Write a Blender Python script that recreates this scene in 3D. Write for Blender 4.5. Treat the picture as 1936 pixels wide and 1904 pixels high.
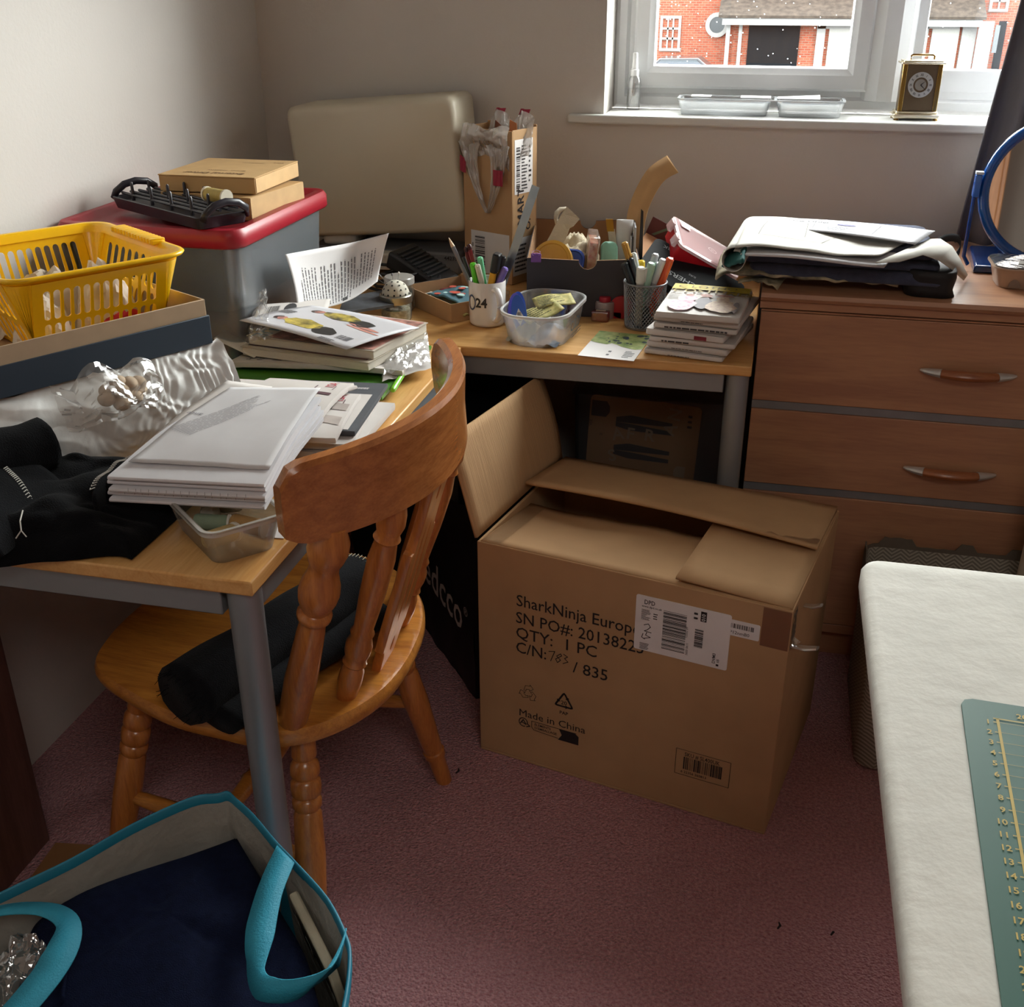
import bpy, bmesh, math, random
from mathutils import Vector, Matrix, noise
random.seed(7)
S = bpy.context.scene
PI = math.pi
for o in list(bpy.data.objects): bpy.data.objects.remove(o)

# ------------------------------------------------------------------ camera
HC, F = 1.42, 2060.0
RC = Matrix(((0.97407678, -0.09830133, 0.20374316), (0.22621657, 0.42606955, -0.87595137), (-0.00070158, 0.89933397, 0.43726184)))
cam_d = bpy.data.cameras.new('camera'); cam = bpy.data.objects.new('camera', cam_d); S.collection.objects.link(cam)
cam.matrix_world = Matrix.Translation((0, 0, HC)) @ RC.to_4x4()
cam_d.sensor_fit = 'HORIZONTAL'; cam_d.sensor_width = 36; cam_d.lens = 36 * F / 1936; cam_d.clip_start = 0.02; cam_d.clip_end = 300
S.camera = cam
# ------------------------------------------------------------------ light
S.view_settings.view_transform = 'Standard'; S.view_settings.look = 'None'; S.view_settings.gamma = 1; S.view_settings.use_curve_mapping = False
S.view_settings.exposure = 1.5
W = bpy.data.worlds.new('overcast_sky'); S.world = W; W.use_nodes = True
wn = W.node_tree; wn.nodes.clear()
wo = wn.nodes.new('ShaderNodeOutputWorld'); wb = wn.nodes.new('ShaderNodeBackground'); wc = wn.nodes.new('ShaderNodeTexCoord')
wx = wn.nodes.new('ShaderNodeSeparateXYZ'); wr = wn.nodes.new('ShaderNodeValToRGB')
wn.links.new(wc.outputs['Generated'], wx.inputs[0]); wn.links.new(wx.outputs['Z'], wr.inputs[0]); wn.links.new(wr.outputs[0], wb.inputs[0]); wn.links.new(wb.outputs[0], wo.inputs[0])
wr.color_ramp.elements[0].position = 0.0; wr.color_ramp.elements[0].color = (0.78, 0.80, 0.82, 1)
wr.color_ramp.elements[1].position = 0.75; wr.color_ramp.elements[1].color = (0.48, 0.48, 0.48, 1)
e = wr.color_ramp.elements.new(0.32); e.color = (1, 0.99, 0.97, 1)
wb.inputs[1].default_value = 17.0
# brighter cloud over the far side of the street, duller sky behind the house
wy = wn.nodes.new('ShaderNodeMapRange'); wy.inputs[1].default_value = -0.35; wy.inputs[2].default_value = 0.65; wy.inputs[3].default_value = 0.28; wy.inputs[4].default_value = 1.0; wy.interpolation_type = 'SMOOTHSTEP'
wm = wn.nodes.new('ShaderNodeMix'); wm.data_type = 'RGBA'; wm.blend_type = 'MULTIPLY'; wm.inputs[0].default_value = 1.0
wn.links.new(wx.outputs['Y'], wy.inputs[0]); wn.links.new(wr.outputs[0], wm.inputs[6]); wn.links.new(wy.outputs[0], wm.inputs[7]); wn.links.new(wm.outputs[2], wb.inputs[0])
pl = bpy.data.lights.new('window_portal', 'AREA'); pl.shape = 'RECTANGLE'; pl.size = 1.5; pl.size_y = 1.2; pl.cycles.is_portal = True
po = bpy.data.objects.new('window_portal', pl); S.collection.objects.link(po); po.location = (0.32, 3.06, 1.70); po.rotation_euler = (-PI / 2, 0, 0)
c = S.cycles
c.use_denoising = True; c.max_bounces = 8; c.diffuse_bounces = 5; c.glossy_bounces = 4; c.transmission_bounces = 8; c.transparent_max_bounces = 14
c.sample_clamp_indirect = 8; c.caustics_reflective = False; c.caustics_refractive = False

cl = bpy.data.lights.new('added_fill_light', 'AREA'); cl.shape = 'DISK'; cl.size = 0.9; cl.energy = 4.5; cl.color = (1.0, 0.95, 0.88)  # unseen fill light, added overhead behind the camera to lift camera-facing sides
co = bpy.data.objects.new('added_fill_light', cl); S.collection.objects.link(co); co.location = (0.5, -0.6, 2.36)

# ------------------------------------------------------------------ helpers: measuring
def _ray(u, v): return RC @ Vector(((u - 968) / F, -(v - 952) / F, -1.0))
def P(u, v, z=0.73):
    d = _ray(u, v); t = (z - HC) / d.z; return Vector((d.x * t, d.y * t, z))
def PY(u, v, y):
    d = _ray(u, v); t = y / d.y; return Vector((d.x * t, y, HC + d.z * t))
def PX(u, v, x):
    d = _ray(u, v); t = x / d.x; return Vector((x, d.y * t, HC + d.z * t))
V = Vector
def lerp(a, b, t): return a + (b - a) * t
def frame(o, x, y):
    x = V(x).normalized(); z = x.cross(V(y)).normalized(); y = z.cross(x)
    return Matrix(((x.x, y.x, z.x, o[0]), (x.y, y.y, z.y, o[1]), (x.z, y.z, z.z, o[2]), (0, 0, 0, 1)))
def TR(x=0, y=0, z=0, rx=0, ry=0, rz=0):
    return Matrix.Translation((x, y, z)) @ Matrix.Rotation(rz, 4, 'Z') @ Matrix.Rotation(ry, 4, 'Y') @ Matrix.Rotation(rx, 4, 'X')
def nz(x, y, z=0, s=1.0): return noise.noise(V((x * s, y * s, z)))
# ------------------------------------------------------------------ helpers: materials
def hexc(h):
    r = [int(h[i:i + 2], 16) / 255 for i in (0, 2, 4)]
    return tuple(x / 12.92 if x <= 0.04045 else ((x + 0.055) / 1.055) ** 2.4 for x in r) + (1,)
MATS = {}
def M(h, rough=0.5, metal=0.0, var=0.06, vs=30.0, bump=0.0, bs=200.0, spec=0.5, coat=0.0, sheen=0.0, stretch=None, h2=None, trans=0.0):
    key = (h, rough, metal, var, vs, bump, bs, spec, coat, sheen, stretch, h2, trans)
    if key in MATS: return MATS[key]
    m = bpy.data.materials.new('mat_' + h + '_%d' % len(MATS)); m.use_nodes = True
    n = m.node_tree; b = n.nodes['Principled BSDF']
    b.inputs['Roughness'].default_value = rough; b.inputs['Metallic'].default_value = metal
    b.inputs['Specular IOR Level'].default_value = spec; b.inputs['Coat Weight'].default_value = coat
    b.inputs['Coat Roughness'].default_value = 0.12; b.inputs['Sheen Weight'].default_value = sheen
    col = hexc(h); c2 = hexc(h2) if h2 else tuple(min(1, x * (1 - 2 * var)) for x in col[:3]) + (1,)
    tc = n.nodes.new('ShaderNodeTexCoord'); mp = n.nodes.new('ShaderNodeMapping'); n.links.new(tc.outputs['Object'], mp.inputs[0])
    if stretch: mp.inputs['Scale'].default_value = stretch
    no = n.nodes.new('ShaderNodeTexNoise'); no.inputs['Scale'].default_value = vs; no.inputs['Detail'].default_value = 5
    n.links.new(mp.outputs[0], no.inputs['Vector'])
    rp = n.nodes.new('ShaderNodeValToRGB'); rp.color_ramp.elements[0].position = 0.32; rp.color_ramp.elements[1].position = 0.68
    rp.color_ramp.elements[0].color = c2; rp.color_ramp.elements[1].color = col
    n.links.new(no.outputs['Fac'], rp.inputs[0]); n.links.new(rp.outputs[0], b.inputs['Base Color'])
    if bump:
        nb = n.nodes.new('ShaderNodeTexNoise'); nb.inputs['Scale'].default_value = bs; nb.inputs['Detail'].default_value = 4
        n.links.new(mp.outputs[0], nb.inputs['Vector'])
        bp = n.nodes.new('ShaderNodeBump'); bp.inputs['Strength'].default_value = bump; bp.inputs['Distance'].default_value = 0.004
        n.links.new(nb.outputs['Fac'], bp.inputs['Height']); n.links.new(bp.outputs[0], b.inputs['Normal'])
    MATS[key] = m; return m
def clear(h, alpha=0.2, rough=0.1, gl=0.12, bump=0.0, bs=40.0):
    """thin clear or milky plastic / glass: part see-through, part diffuse, with a gloss"""
    key = ('clear', h, alpha, rough, gl, bump, bs)
    if key in MATS: return MATS[key]
    m = bpy.data.materials.new('clear_%d' % len(MATS)); m.use_nodes = True; n = m.node_tree; n.nodes.clear()
    o = n.nodes.new('ShaderNodeOutputMaterial'); t = n.nodes.new('ShaderNodeBsdfTransparent')
    d = n.nodes.new('ShaderNodeBsdfDiffuse'); tl = n.nodes.new('ShaderNodeBsdfTranslucent'); md = n.nodes.new('ShaderNodeMixShader'); md.inputs[0].default_value = 0.35
    d.inputs[0].default_value = hexc(h); tl.inputs[0].default_value = hexc(h)
    n.links.new(d.outputs[0], md.inputs[1]); n.links.new(tl.outputs[0], md.inputs[2])
    m1 = n.nodes.new('ShaderNodeMixShader'); m1.inputs[0].default_value = alpha; n.links.new(t.outputs[0], m1.inputs[1]); n.links.new(md.outputs[0], m1.inputs[2])
    g = n.nodes.new('ShaderNodeBsdfGlossy'); g.inputs['Roughness'].default_value = rough
    lw = n.nodes.new('ShaderNodeLayerWeight'); lw.inputs[0].default_value = 0.25
    mm = n.nodes.new('ShaderNodeMath'); mm.operation = 'MULTIPLY_ADD'; mm.inputs[1].default_value = 0.5; mm.inputs[2].default_value = gl * 0.5; n.links.new(lw.outputs['Fresnel'], mm.inputs[0])
    m2 = n.nodes.new('ShaderNodeMixShader'); n.links.new(mm.outputs[0], m2.inputs[0]); n.links.new(m1.outputs[0], m2.inputs[1]); n.links.new(g.outputs[0], m2.inputs[2])
    n.links.new(m2.outputs[0], o.inputs[0])
    if bump:
        nb = n.nodes.new('ShaderNodeTexNoise'); nb.inputs['Scale'].default_value = bs; nb.inputs['Detail'].default_value = 4
        tc = n.nodes.new('ShaderNodeTexCoord'); n.links.new(tc.outputs['Object'], nb.inputs['Vector'])
        bp = n.nodes.new('ShaderNodeBump'); bp.inputs['Strength'].default_value = bump; bp.inputs['Distance'].default_value = 0.01
        n.links.new(nb.outputs['Fac'], bp.inputs['Height']); n.links.new(bp.outputs[0], g.inputs['Normal']); n.links.new(bp.outputs[0], d.inputs['Normal'])
    MATS[key] = m; return m
def nodemat(name):
    m = bpy.data.materials.new(name); m.use_nodes = True; return m, m.node_tree, m.node_tree.nodes['Principled BSDF']
def wood(h, h2, rough=0.35, axis='X', scale=1.0, coat=0.2, ring=7.0):
    key = ('wood', h, h2, rough, axis, scale, coat, ring)
    if key in MATS: return MATS[key]
    m, n, b = nodemat('wood_%d' % len(MATS))
    tc = n.nodes.new('ShaderNodeTexCoord'); mp = n.nodes.new('ShaderNodeMapping'); n.links.new(tc.outputs['Object'], mp.inputs[0])
    s = {'X': (0.9, 9, 9), 'Y': (9, 0.9, 9), 'Z': (9, 9, 0.9)}[axis]; mp.inputs['Scale'].default_value = tuple(x * scale for x in s)
    a = n.nodes.new('ShaderNodeTexNoise'); a.inputs['Scale'].default_value = ring; a.inputs['Detail'].default_value = 6; a.inputs['Distortion'].default_value = 0.6
    f = n.nodes.new('ShaderNodeTexNoise'); f.inputs['Scale'].default_value = 38; f.inputs['Detail'].default_value = 3
    n.links.new(mp.outputs[0], a.inputs['Vector']); n.links.new(mp.outputs[0], f.inputs['Vector'])
    ad = n.nodes.new('ShaderNodeMix'); ad.data_type = 'FLOAT'; ad.inputs[0].default_value = 0.35
    n.links.new(a.outputs['Fac'], ad.inputs[2]); n.links.new(f.outputs['Fac'], ad.inputs[3])
    rp = n.nodes.new('ShaderNodeValToRGB'); rp.color_ramp.elements[0].position = 0.35; rp.color_ramp.elements[1].position = 0.62
    rp.color_ramp.elements[0].color = hexc(h2); rp.color_ramp.elements[1].color = hexc(h)
    n.links.new(ad.outputs[0], rp.inputs[0]); n.links.new(rp.outputs[0], b.inputs['Base Color'])
    b.inputs['Roughness'].default_value = rough; b.inputs['Coat Weight'].default_value = coat; b.inputs['Coat Roughness'].default_value = 0.15
    MATS[key] = m; return m
# ------------------------------------------------------------------ helpers: meshes
class MB:
    def __init__(s): s.v = []; s.f = []; s.M = Matrix.Identity(4); s.mi = []
    def add(s, vs, fs, mi=0):
        k = len(s.v); s.v += [tuple(s.M @ V(p)) for p in vs]; s.f += [tuple(i + k for i in f) for f in fs]; s.mi += [mi] * len(fs); return s
    def box(s, x0, y0, z0, x1, y1, z1, mi=0):
        return s.add([(x0, y0, z0), (x1, y0, z0), (x1, y1, z0), (x0, y1, z0), (x0, y0, z1), (x1, y0, z1), (x1, y1, z1), (x0, y1, z1)],
                     [(0, 3, 2, 1), (4, 5, 6, 7), (0, 1, 5, 4), (1, 2, 6, 5), (2, 3, 7, 6), (3, 0, 4, 7)], mi)
    def hexa(s, p, mi=0):      # 8 corners: bottom ring of 4, top ring of 4
        return s.add(p, [(0, 3, 2, 1), (4, 5, 6, 7), (0, 1, 5, 4), (1, 2, 6, 5), (2, 3, 7, 6), (3, 0, 4, 7)], mi)
    def slab(s, q, t, mi=0):   # quad corners (4 points, any plane) given a thickness along the normal
        q = [V(p) for p in q]; n = (q[1] - q[0]).cross(q[3] - q[0]).normalized() * t
        return s.hexa([tuple(p - n) for p in q] + [tuple(p) for p in q], mi)
    def rings(s, rs, closed=True, cap0=True, cap1=True, mi=0):
        n = len(rs[0]); vs = [p for r in rs for p in r]; fs = []
        for i in range(len(rs) - 1):
            for j in range(n if closed else n - 1):
                a = i * n + j; b = i * n + (j + 1) % n; fs.append((a, b, b + n, a + n))
        if cap0: fs.append(tuple(range(n - 1, -1, -1)))
        if cap1: fs.append(tuple(range((len(rs) - 1) * n, len(rs) * n)))
        return s.add(vs, fs, mi)
    def lathe(s, prof, n=24, mi=0, cap0=True, cap1=True, sx=1, sy=1):
        return s.rings([[(r * math.cos(2 * PI * j / n) * sx, r * math.sin(2 * PI * j / n) * sy, z) for j in range(n)] for r, z in prof], True, cap0, cap1, mi)
    def path(s, pts, r, n=8, mi=0, flat=1.0, up=(0, 0, 1)):
        pts = [V(p) for p in pts]; rs = []
        for i, p in enumerate(pts):
            d = (pts[min(i + 1, len(pts) - 1)] - pts[max(i - 1, 0)]).normalized()
            u = V(up); u = u - d * u.dot(d)
            if u.length < 1e-3: u = V((1, 0, 0)) - d * d.x
            u.normalize(); w = d.cross(u); rr = r[i] if isinstance(r, (list, tuple)) else r
            rs.append([tuple(p + w * (rr * math.cos(2 * PI * j / n)) + u * (rr * flat * math.sin(2 * PI * j / n))) for j in range(n)])
        return s.rings(rs, mi=mi)
    def turned(s, p0, p1, prof, n=20, mi=0):     # lathe profile [(t, r)] along p0 -> p1
        p0 = V(p0); p1 = V(p1); d = (p1 - p0); L = d.length; q = d.to_track_quat('Z', 'Y').to_matrix().to_4x4()
        old = s.M; s.M = old @ Matrix.Translation(p0) @ q; s.lathe([(r, t * L) for t, r in prof], n, mi); s.M = old; return s
    def prism(s, poly, z0, z1, mi=0):
        n = len(poly); vs = [(x, y, z0) for x, y in poly] + [(x, y, z1) for x, y in poly]
        return s.add(vs, [tuple(range(n - 1, -1, -1)), tuple(range(n, 2 * n))] + [(i, (i + 1) % n, (i + 1) % n + n, i + n) for i in range(n)], mi)
    def poly(s, pts, mi=0): return s.add(pts, [tuple(range(len(pts)))], mi)
    def rect(s, x0, y0, x1, y1, z=0.0, mi=0): return s.add([(x0, y0, z), (x1, y0, z), (x1, y1, z), (x0, y1, z)], [(0, 1, 2, 3)], mi)
    def grid(s, fn, nu, nv, mi=0, t=0.0):
        vs = [fn(i / nu, j / nv) for j in range(nv + 1) for i in range(nu + 1)]; w = nu + 1
        fs = [(j * w + i, j * w + i + 1, (j + 1) * w + i + 1, (j + 1) * w + i) for j in range(nv) for i in range(nu)]
        return s.add(vs, fs, mi)
    def text(s, body, size, x=0, y=0, z=0.0, rz=0.0, align='LEFT', mi=0, sx=1.0, bold=0.0, fn=None):
        cu = bpy.data.curves.new('lettering', 'FONT'); cu.body = body; cu.size = size; cu.align_x = align; cu.resolution_u = 2; cu.offset = bold * size
        ob = bpy.data.objects.new('lettering', cu); me = bpy.data.meshes.new_from_object(ob)
        m = TR(x, y, z, 0, 0, rz) @ Matrix.Diagonal((sx, 1, 1, 1)); vs = [tuple(m @ v.co) for v in me.vertices]
        if fn: vs = [fn(p) for p in vs]
        s.add(vs, [tuple(p.vertices) for p in me.polygons], mi)
        bpy.data.objects.remove(ob); bpy.data.curves.remove(cu); bpy.data.meshes.remove(me); return s
    def lines(s, x0, y0, x1, y1, n, z=0.0, seed=1, mi=0, fill=0.45, fn=None):   # rows of small print
        rnd = random.Random(seed); h = (y1 - y0) / n
        for i in range(n):
            x = x0; e = x1 - (x1 - x0) * (rnd.random() * 0.25 if rnd.random() < 0.6 else rnd.random() * 0.6)
            while x < e:
                w = (x1 - x0) * rnd.uniform(0.03, 0.12); xe = min(x + w, e); y = y1 - (i + 1) * h
                q = [(x, y, z), (xe, y, z), (xe, y + h * fill, z), (x, y + h * fill, z)]
                s.add([fn(p) for p in q] if fn else q, [(0, 1, 2, 3)], mi); x = xe + (x1 - x0) * 0.015
        return s
    def bars(s, x0, y0, x1, y1, n=26, z=0.0, seed=3, mi=0, vert=False, fn=None):     # a barcode
        rnd = random.Random(seed); ws = [rnd.choice((1, 1, 2, 3)) for _ in range(2 * n)]; tot = sum(ws); x = 0.0
        for i, w in enumerate(ws):
            if i % 2 == 0:
                a, b = x / tot, (x + w) / tot
                q = [(lerp(x0, x1, a), y0, z), (lerp(x0, x1, b), y0, z), (lerp(x0, x1, b), y1, z), (lerp(x0, x1, a), y1, z)] if not vert else \
                    [(x0, lerp(y0, y1, a), z), (x1, lerp(y0, y1, a), z), (x1, lerp(y0, y1, b), z), (x0, lerp(y0, y1, b), z)]
                s.add([fn(p) for p in q] if fn else q, [(0, 1, 2, 3)], mi)
            x += w
        return s
    def build(s, name, mat, parent=None, smooth=False, bevel=0.0, seg=2, sub=0, solid=0.0, at=None, merge=False, angle=0.6, world=False):
        if world and parent:
            iv = parent.matrix_world.inverted(); s.v = [tuple(iv @ V(p)) for p in s.v]
        me = bpy.data.meshes.new(name); me.from_pydata(s.v, [], s.f)
        mats = mat if isinstance(mat, (list, tuple)) else [mat]
        for x in mats: me.materials.append(x)
        for p, i in zip(me.polygons, s.mi): p.material_index = i
        if merge:
            bm = bmesh.new(); bm.from_mesh(me); bmesh.ops.remove_doubles(bm, verts=bm.verts, dist=1e-5); bmesh.ops.recalc_face_normals(bm, faces=bm.faces); bm.to_mesh(me); bm.free()
        if smooth:
            for p in me.polygons: p.use_smooth = True
            if smooth != 'all': me.set_sharp_from_angle(angle=angle)
        o = bpy.data.objects.new(name, me); S.collection.objects.link(o)
        if parent: o.parent = parent
        if at is not None:
            if isinstance(at, Matrix): o.matrix_world = at
            else: o.location = at
        if solid:
            d = o.modifiers.new('thickness', 'SOLIDIFY'); d.thickness = solid; d.offset = 0
        if bevel:
            d = o.modifiers.new('bevel', 'BEVEL'); d.width = bevel; d.segments = seg; d.limit_method = 'ANGLE'; d.angle_limit = 0.7
            for p in me.polygons: p.use_smooth = True
            me.set_sharp_from_angle(angle=0.5) if not smooth else None
        if sub:
            d = o.modifiers.new('sub', 'SUBSURF'); d.levels = d.render_levels = sub
        return o
def tag(o, label, cat=None, group=None, kind=None):
    if label: o['label'] = label
    if cat: o['category'] = cat
    if group: o['group'] = group
    if kind: o['kind'] = kind
    return o
def thing(name, label, cat, m=None, group=None):
    o = bpy.data.objects.new(name, None); S.collection.objects.link(o); o.empty_display_size = 0.02
    if m is not None: o.matrix_world = m if isinstance(m, Matrix) else Matrix.Translation(m)
    return tag(o, label, cat, group)
def struct(name, mb, mat, parent=None, **k):
    o = mb.build(name, mat, parent, **k)
    if not parent: o['kind'] = 'structure'
    return o
def dup(root, m, label=None, group=None):
    r = root.copy(); S.collection.objects.link(r); r.matrix_world = m
    if label: r['label'] = label
    if group: r['group'] = group
    def rec(a, b):
        for ch in a.children:
            c = ch.copy(); S.collection.objects.link(c); c.parent = b; c.matrix_local = ch.matrix_local.copy(); rec(ch, c)
    rec(root, r); return r
def rrect(w, h, r, n=5):       # rounded rectangle outline centred on 0
    pts = []
    for cx, cy, a0 in ((w / 2 - r, h / 2 - r, 0), (-w / 2 + r, h / 2 - r, PI / 2), (-w / 2 + r, -h / 2 + r, PI), (w / 2 - r, -h / 2 + r, 1.5 * PI)):
        for i in range(n + 1):
            a = a0 + PI / 2 * i / n; pts.append((cx + r * math.cos(a), cy + r * math.sin(a)))
    return pts
def tub_mb(w0, h0, w1, h1, H, r, t=0.002, lip=0.004, n=5):   # open tray/tub: base outline -> rim outline, wall of thickness t
    m = MB(); R = lambda w, h, rr, z: [(x, y, z) for x, y in rrect(w, h, max(rr, 0.002), n)]
    m.rings([R(w0, h0, r, 0), R(w1, h1, r, H - 0.004), R(w1 + 2 * lip, h1 + 2 * lip, r + lip, H - 0.003), R(w1 + 2 * lip, h1 + 2 * lip, r + lip, H),
             R(w1 - 2 * t, h1 - 2 * t, r - t, H), R(w0 - 2 * t, h0 - 2 * t, r - t, t)])
    return m
# ================================================================== the room
XL, YB, YR, XR, ZC = -1.325, 2.816, -1.7, 2.1, 2.42
def carpet_mat():
    m, n, b = nodemat('pink_carpet'); b.inputs['Roughness'].default_value = 1.0; b.inputs['Specular IOR Level'].default_value = 0.1; b.inputs['Sheen Weight'].default_value = 0.25
    tc = n.nodes.new('ShaderNodeTexCoord')
    a = n.nodes.new('ShaderNodeTexNoise'); a.inputs['Scale'].default_value = 170; a.inputs['Detail'].default_value = 5; a.inputs['Roughness'].default_value = 0.7
    v = n.nodes.new('ShaderNodeTexVoronoi'); v.inputs['Scale'].default_value = 230; v.feature = 'F1'
    w = n.nodes.new('ShaderNodeTexNoise'); w.inputs['Scale'].default_value = 6; w.inputs['Detail'].default_value = 3
    for q in (a, v, w): n.links.new(tc.outputs['Object'], q.inputs['Vector'])
    r = n.nodes.new('ShaderNodeValToRGB'); r.color_ramp.elements[0].position = 0.30; r.color_ramp.elements[1].position = 0.62
    r.color_ramp.elements[0].color = hexc('b56a72'); r.color_ramp.elements[1].color = hexc('eeb0b4')
    n.links.new(a.outputs['Fac'], r.inputs[0])
    mx = n.nodes.new('ShaderNodeMix'); mx.data_type = 'RGBA'; mx.blend_type = 'MULTIPLY'; mx.inputs[0].default_value = 0.25
    n.links.new(r.outputs[0], mx.inputs[6]); n.links.new(w.outputs['Fac'], mx.inputs[7]); n.links.new(mx.outputs[2], b.inputs['Base Color'])
    sm = n.nodes.new('ShaderNodeMath'); sm.operation = 'SUBTRACT'; n.links.new(a.outputs['Fac'], sm.inputs[0]); n.links.new(v.outputs['Distance'], sm.inputs[1])
    bp = n.nodes.new('ShaderNodeBump'); bp.inputs['Strength'].default_value = 0.9; bp.inputs['Distance'].default_value = 0.008
    n.links.new(sm.outputs[0], bp.inputs['Height']); n.links.new(bp.outputs[0], b.inputs['Normal']); return m
WALL = M('d1ccc6', 0.9, var=0.02, vs=3, bump=0.12, bs=140, spec=0.2)
WHITE = M('d6d6d2', 0.5, var=0.02)
UPVC = M('dddfe0', 0.3, var=0.01)
mb = MB(); mb.box(XL - 0.3, YR - 0.2, -0.1, XR + 0.2, YB + 0.3, 0); struct('floor', mb, carpet_mat())
mb = MB(); mb.box(XL - 0.3, YR - 0.2, ZC, XR + 0.2, YB + 0.3, ZC + 0.1); struct('ceiling', mb, M('e8e4dc', 0.9))
mb = MB(); mb.box(XL - 0.15, YR, 0, XL, YB, ZC); struct('wall_left', mb, WALL)
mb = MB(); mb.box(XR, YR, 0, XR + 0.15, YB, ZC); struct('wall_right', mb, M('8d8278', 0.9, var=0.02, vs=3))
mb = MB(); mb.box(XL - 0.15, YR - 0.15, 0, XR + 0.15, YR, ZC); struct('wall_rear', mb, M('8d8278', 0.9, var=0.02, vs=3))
WX0, WX1, WZ0, WZ1, WT = -0.422, 1.10, 1.095, 2.26, 0.30      # window opening and wall thickness
mb = MB()
mb.box(XL - 0.15, YB, 0, WX0, YB + WT, ZC).box(WX1, YB, 0, XR + 0.15, YB + WT, ZC).box(WX0, YB, 0, WX1, YB + WT, WZ0).box(WX0, YB, WZ1, WX1, YB + WT, ZC)
struct('wall_back', mb, WALL)
mb = MB(); mb.box(XL + 0.014, YB - 0.014, 0, XR, YB, 0.07); struct('baseboard_back', mb, M('d8d2c6', 0.6), bevel=0.005)
# window sill board
mb = MB(); mb.box(WX0 + 0.001, YB - 0.001, WZ0, WX1 - 0.001, YB + 0.15, WZ0 + 0.014).box(-0.507, YB - 0.030, WZ0 - 0.006, WX1 + 0.08, YB - 0.0005, WZ0 + 0.014)
struct('trim_1', mb, WHITE, bevel=0.004)
# ------------------------------------------------------------------ window
FY0, FY1 = YB + 0.150, YB + 0.215                                # frame depth
win = thing('window_1', None, None, (0.34, FY0, WZ0)); win['kind'] = 'structure'
zt = WZ1 - 0.002
SZ = WZ0 + 0.014                                                 # sill top
def frame_mb(m, x0, x1, z0, z1, prof):     # a mitred frame: rectangles inset by d at depth y
    m.rings([[(x0 + d, FY0 + y, z0 + d), (x1 - d, FY0 + y, z0 + d), (x1 - d, FY0 + y, z1 - d), (x0 + d, FY0 + y, z1 - d)] for d, y in prof], True, False, False); return m
mb = MB(); frame_mb(mb, WX0 + .001, WX1 - .001, SZ, zt, [(0, .065), (0, .006), (.010, 0), (.028, 0), (.036, .010), (.052, .012), (.058, .016), (.068, .016), (.068, .065)])
mb.build('window_frame', UPVC, win, smooth=True, world=True, angle=0.25)
mb = MB()
mb.rings([[(x, FY0 + y, z) for x, y in ((.186, .016), (.200, -.004), (.226, -.020), (.262, -.020), (.288, -.004), (.302, .016), (.302, .06), (.186, .06))] for z in (SZ + .030, zt - .030)])
mb.build('mullion', UPVC, win, smooth=True, world=True, angle=0.25)
mb = MB(); frame_mb(mb, -0.372, 0.202, SZ + 0.050, zt - 0.05, [(0, .03), (0, -.004), (.006, -.010), (.036, -.010), (.044, -.006), (.051, -.004), (.053, .0), (.054, .0245), (.050, .0246)])
mb.build('window_sash', UPVC, win, smooth=True, world=True, angle=0.25)
def glass_mat():
    m = bpy.data.materials.new('rain_spotted_glass'); m.use_nodes = True; n = m.node_tree; n.nodes.clear()
    o = n.nodes.new('ShaderNodeOutputMaterial'); t = n.nodes.new('ShaderNodeBsdfTransparent'); g = n.nodes.new('ShaderNodeBsdfGlossy'); g.inputs['Roughness'].default_value = 0.02
    t.inputs[0].default_value = (0.94, 0.96, 0.95, 1); mx = n.nodes.new('ShaderNodeMixShader'); mx.inputs[0].default_value = 0.05
    n.links.new(t.outputs[0], mx.inputs[1]); n.links.new(g.outputs[0], mx.inputs[2])
    tc = n.nodes.new('ShaderNodeTexCoord'); v = n.nodes.new('ShaderNodeTexVoronoi'); v.inputs['Scale'].default_value = 105; n.links.new(tc.outputs['Object'], v.inputs['Vector'])
    cmp = n.nodes.new('ShaderNodeMath'); cmp.operation = 'LESS_THAN'; cmp.inputs[1].default_value = 0.12; n.links.new(v.outputs['Distance'], cmp.inputs[0])
    sp = n.nodes.new('ShaderNodeSeparateColor'); n.links.new(v.outputs['Color'], sp.inputs[0]); c2 = n.nodes.new('ShaderNodeMath'); c2.operation = 'LESS_THAN'; c2.inputs[1].default_value = 0.16; n.links.new(sp.outputs[0], c2.inputs[0])
    ml = n.nodes.new('ShaderNodeMath'); ml.operation = 'MULTIPLY'; n.links.new(cmp.outputs[0], ml.inputs[0]); n.links.new(c2.outputs[0], ml.inputs[1])
    tr = n.nodes.new('ShaderNodeBsdfTranslucent'); tr.inputs[0].default_value = (0.75, 0.78, 0.8, 1)
    m2 = n.nodes.new('ShaderNodeMixShader'); n.links.new(ml.outputs[0], m2.inputs[0]); n.links.new(mx.outputs[0], m2.inputs[1]); n.links.new(tr.outputs[0], m2.inputs[2]); n.links.new(m2.outputs[0], o.inputs[0]); return m
GLASS = glass_mat()
mb = MB(); mb.box(-0.33, FY0 + 0.024, SZ + 0.11, 0.16, FY0 + 0.027, zt - 0.1); mb.build('pane', GLASS, win, world=True)
m = MB(); a, b, cc, dd = 0.272, WX1 - 0.04, SZ + 0.05, zt - 0.05
frame_mb(m, a, b, cc, dd, [(0, .030), (0, .012), (.012, .014), (.034, .014), (.050, .015), (.053, .018), (.054, .0275), (.050, .0276)])
m.build('glazing_bead', UPVC, win, smooth=True, world=True, angle=0.25)
mb = MB(); mb.box(a + .01, FY0 + 0.027, cc + 0.02, b - .01, FY0 + 0.030, dd - 0.02); mb.build('pane', GLASS, win, world=True)
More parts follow.
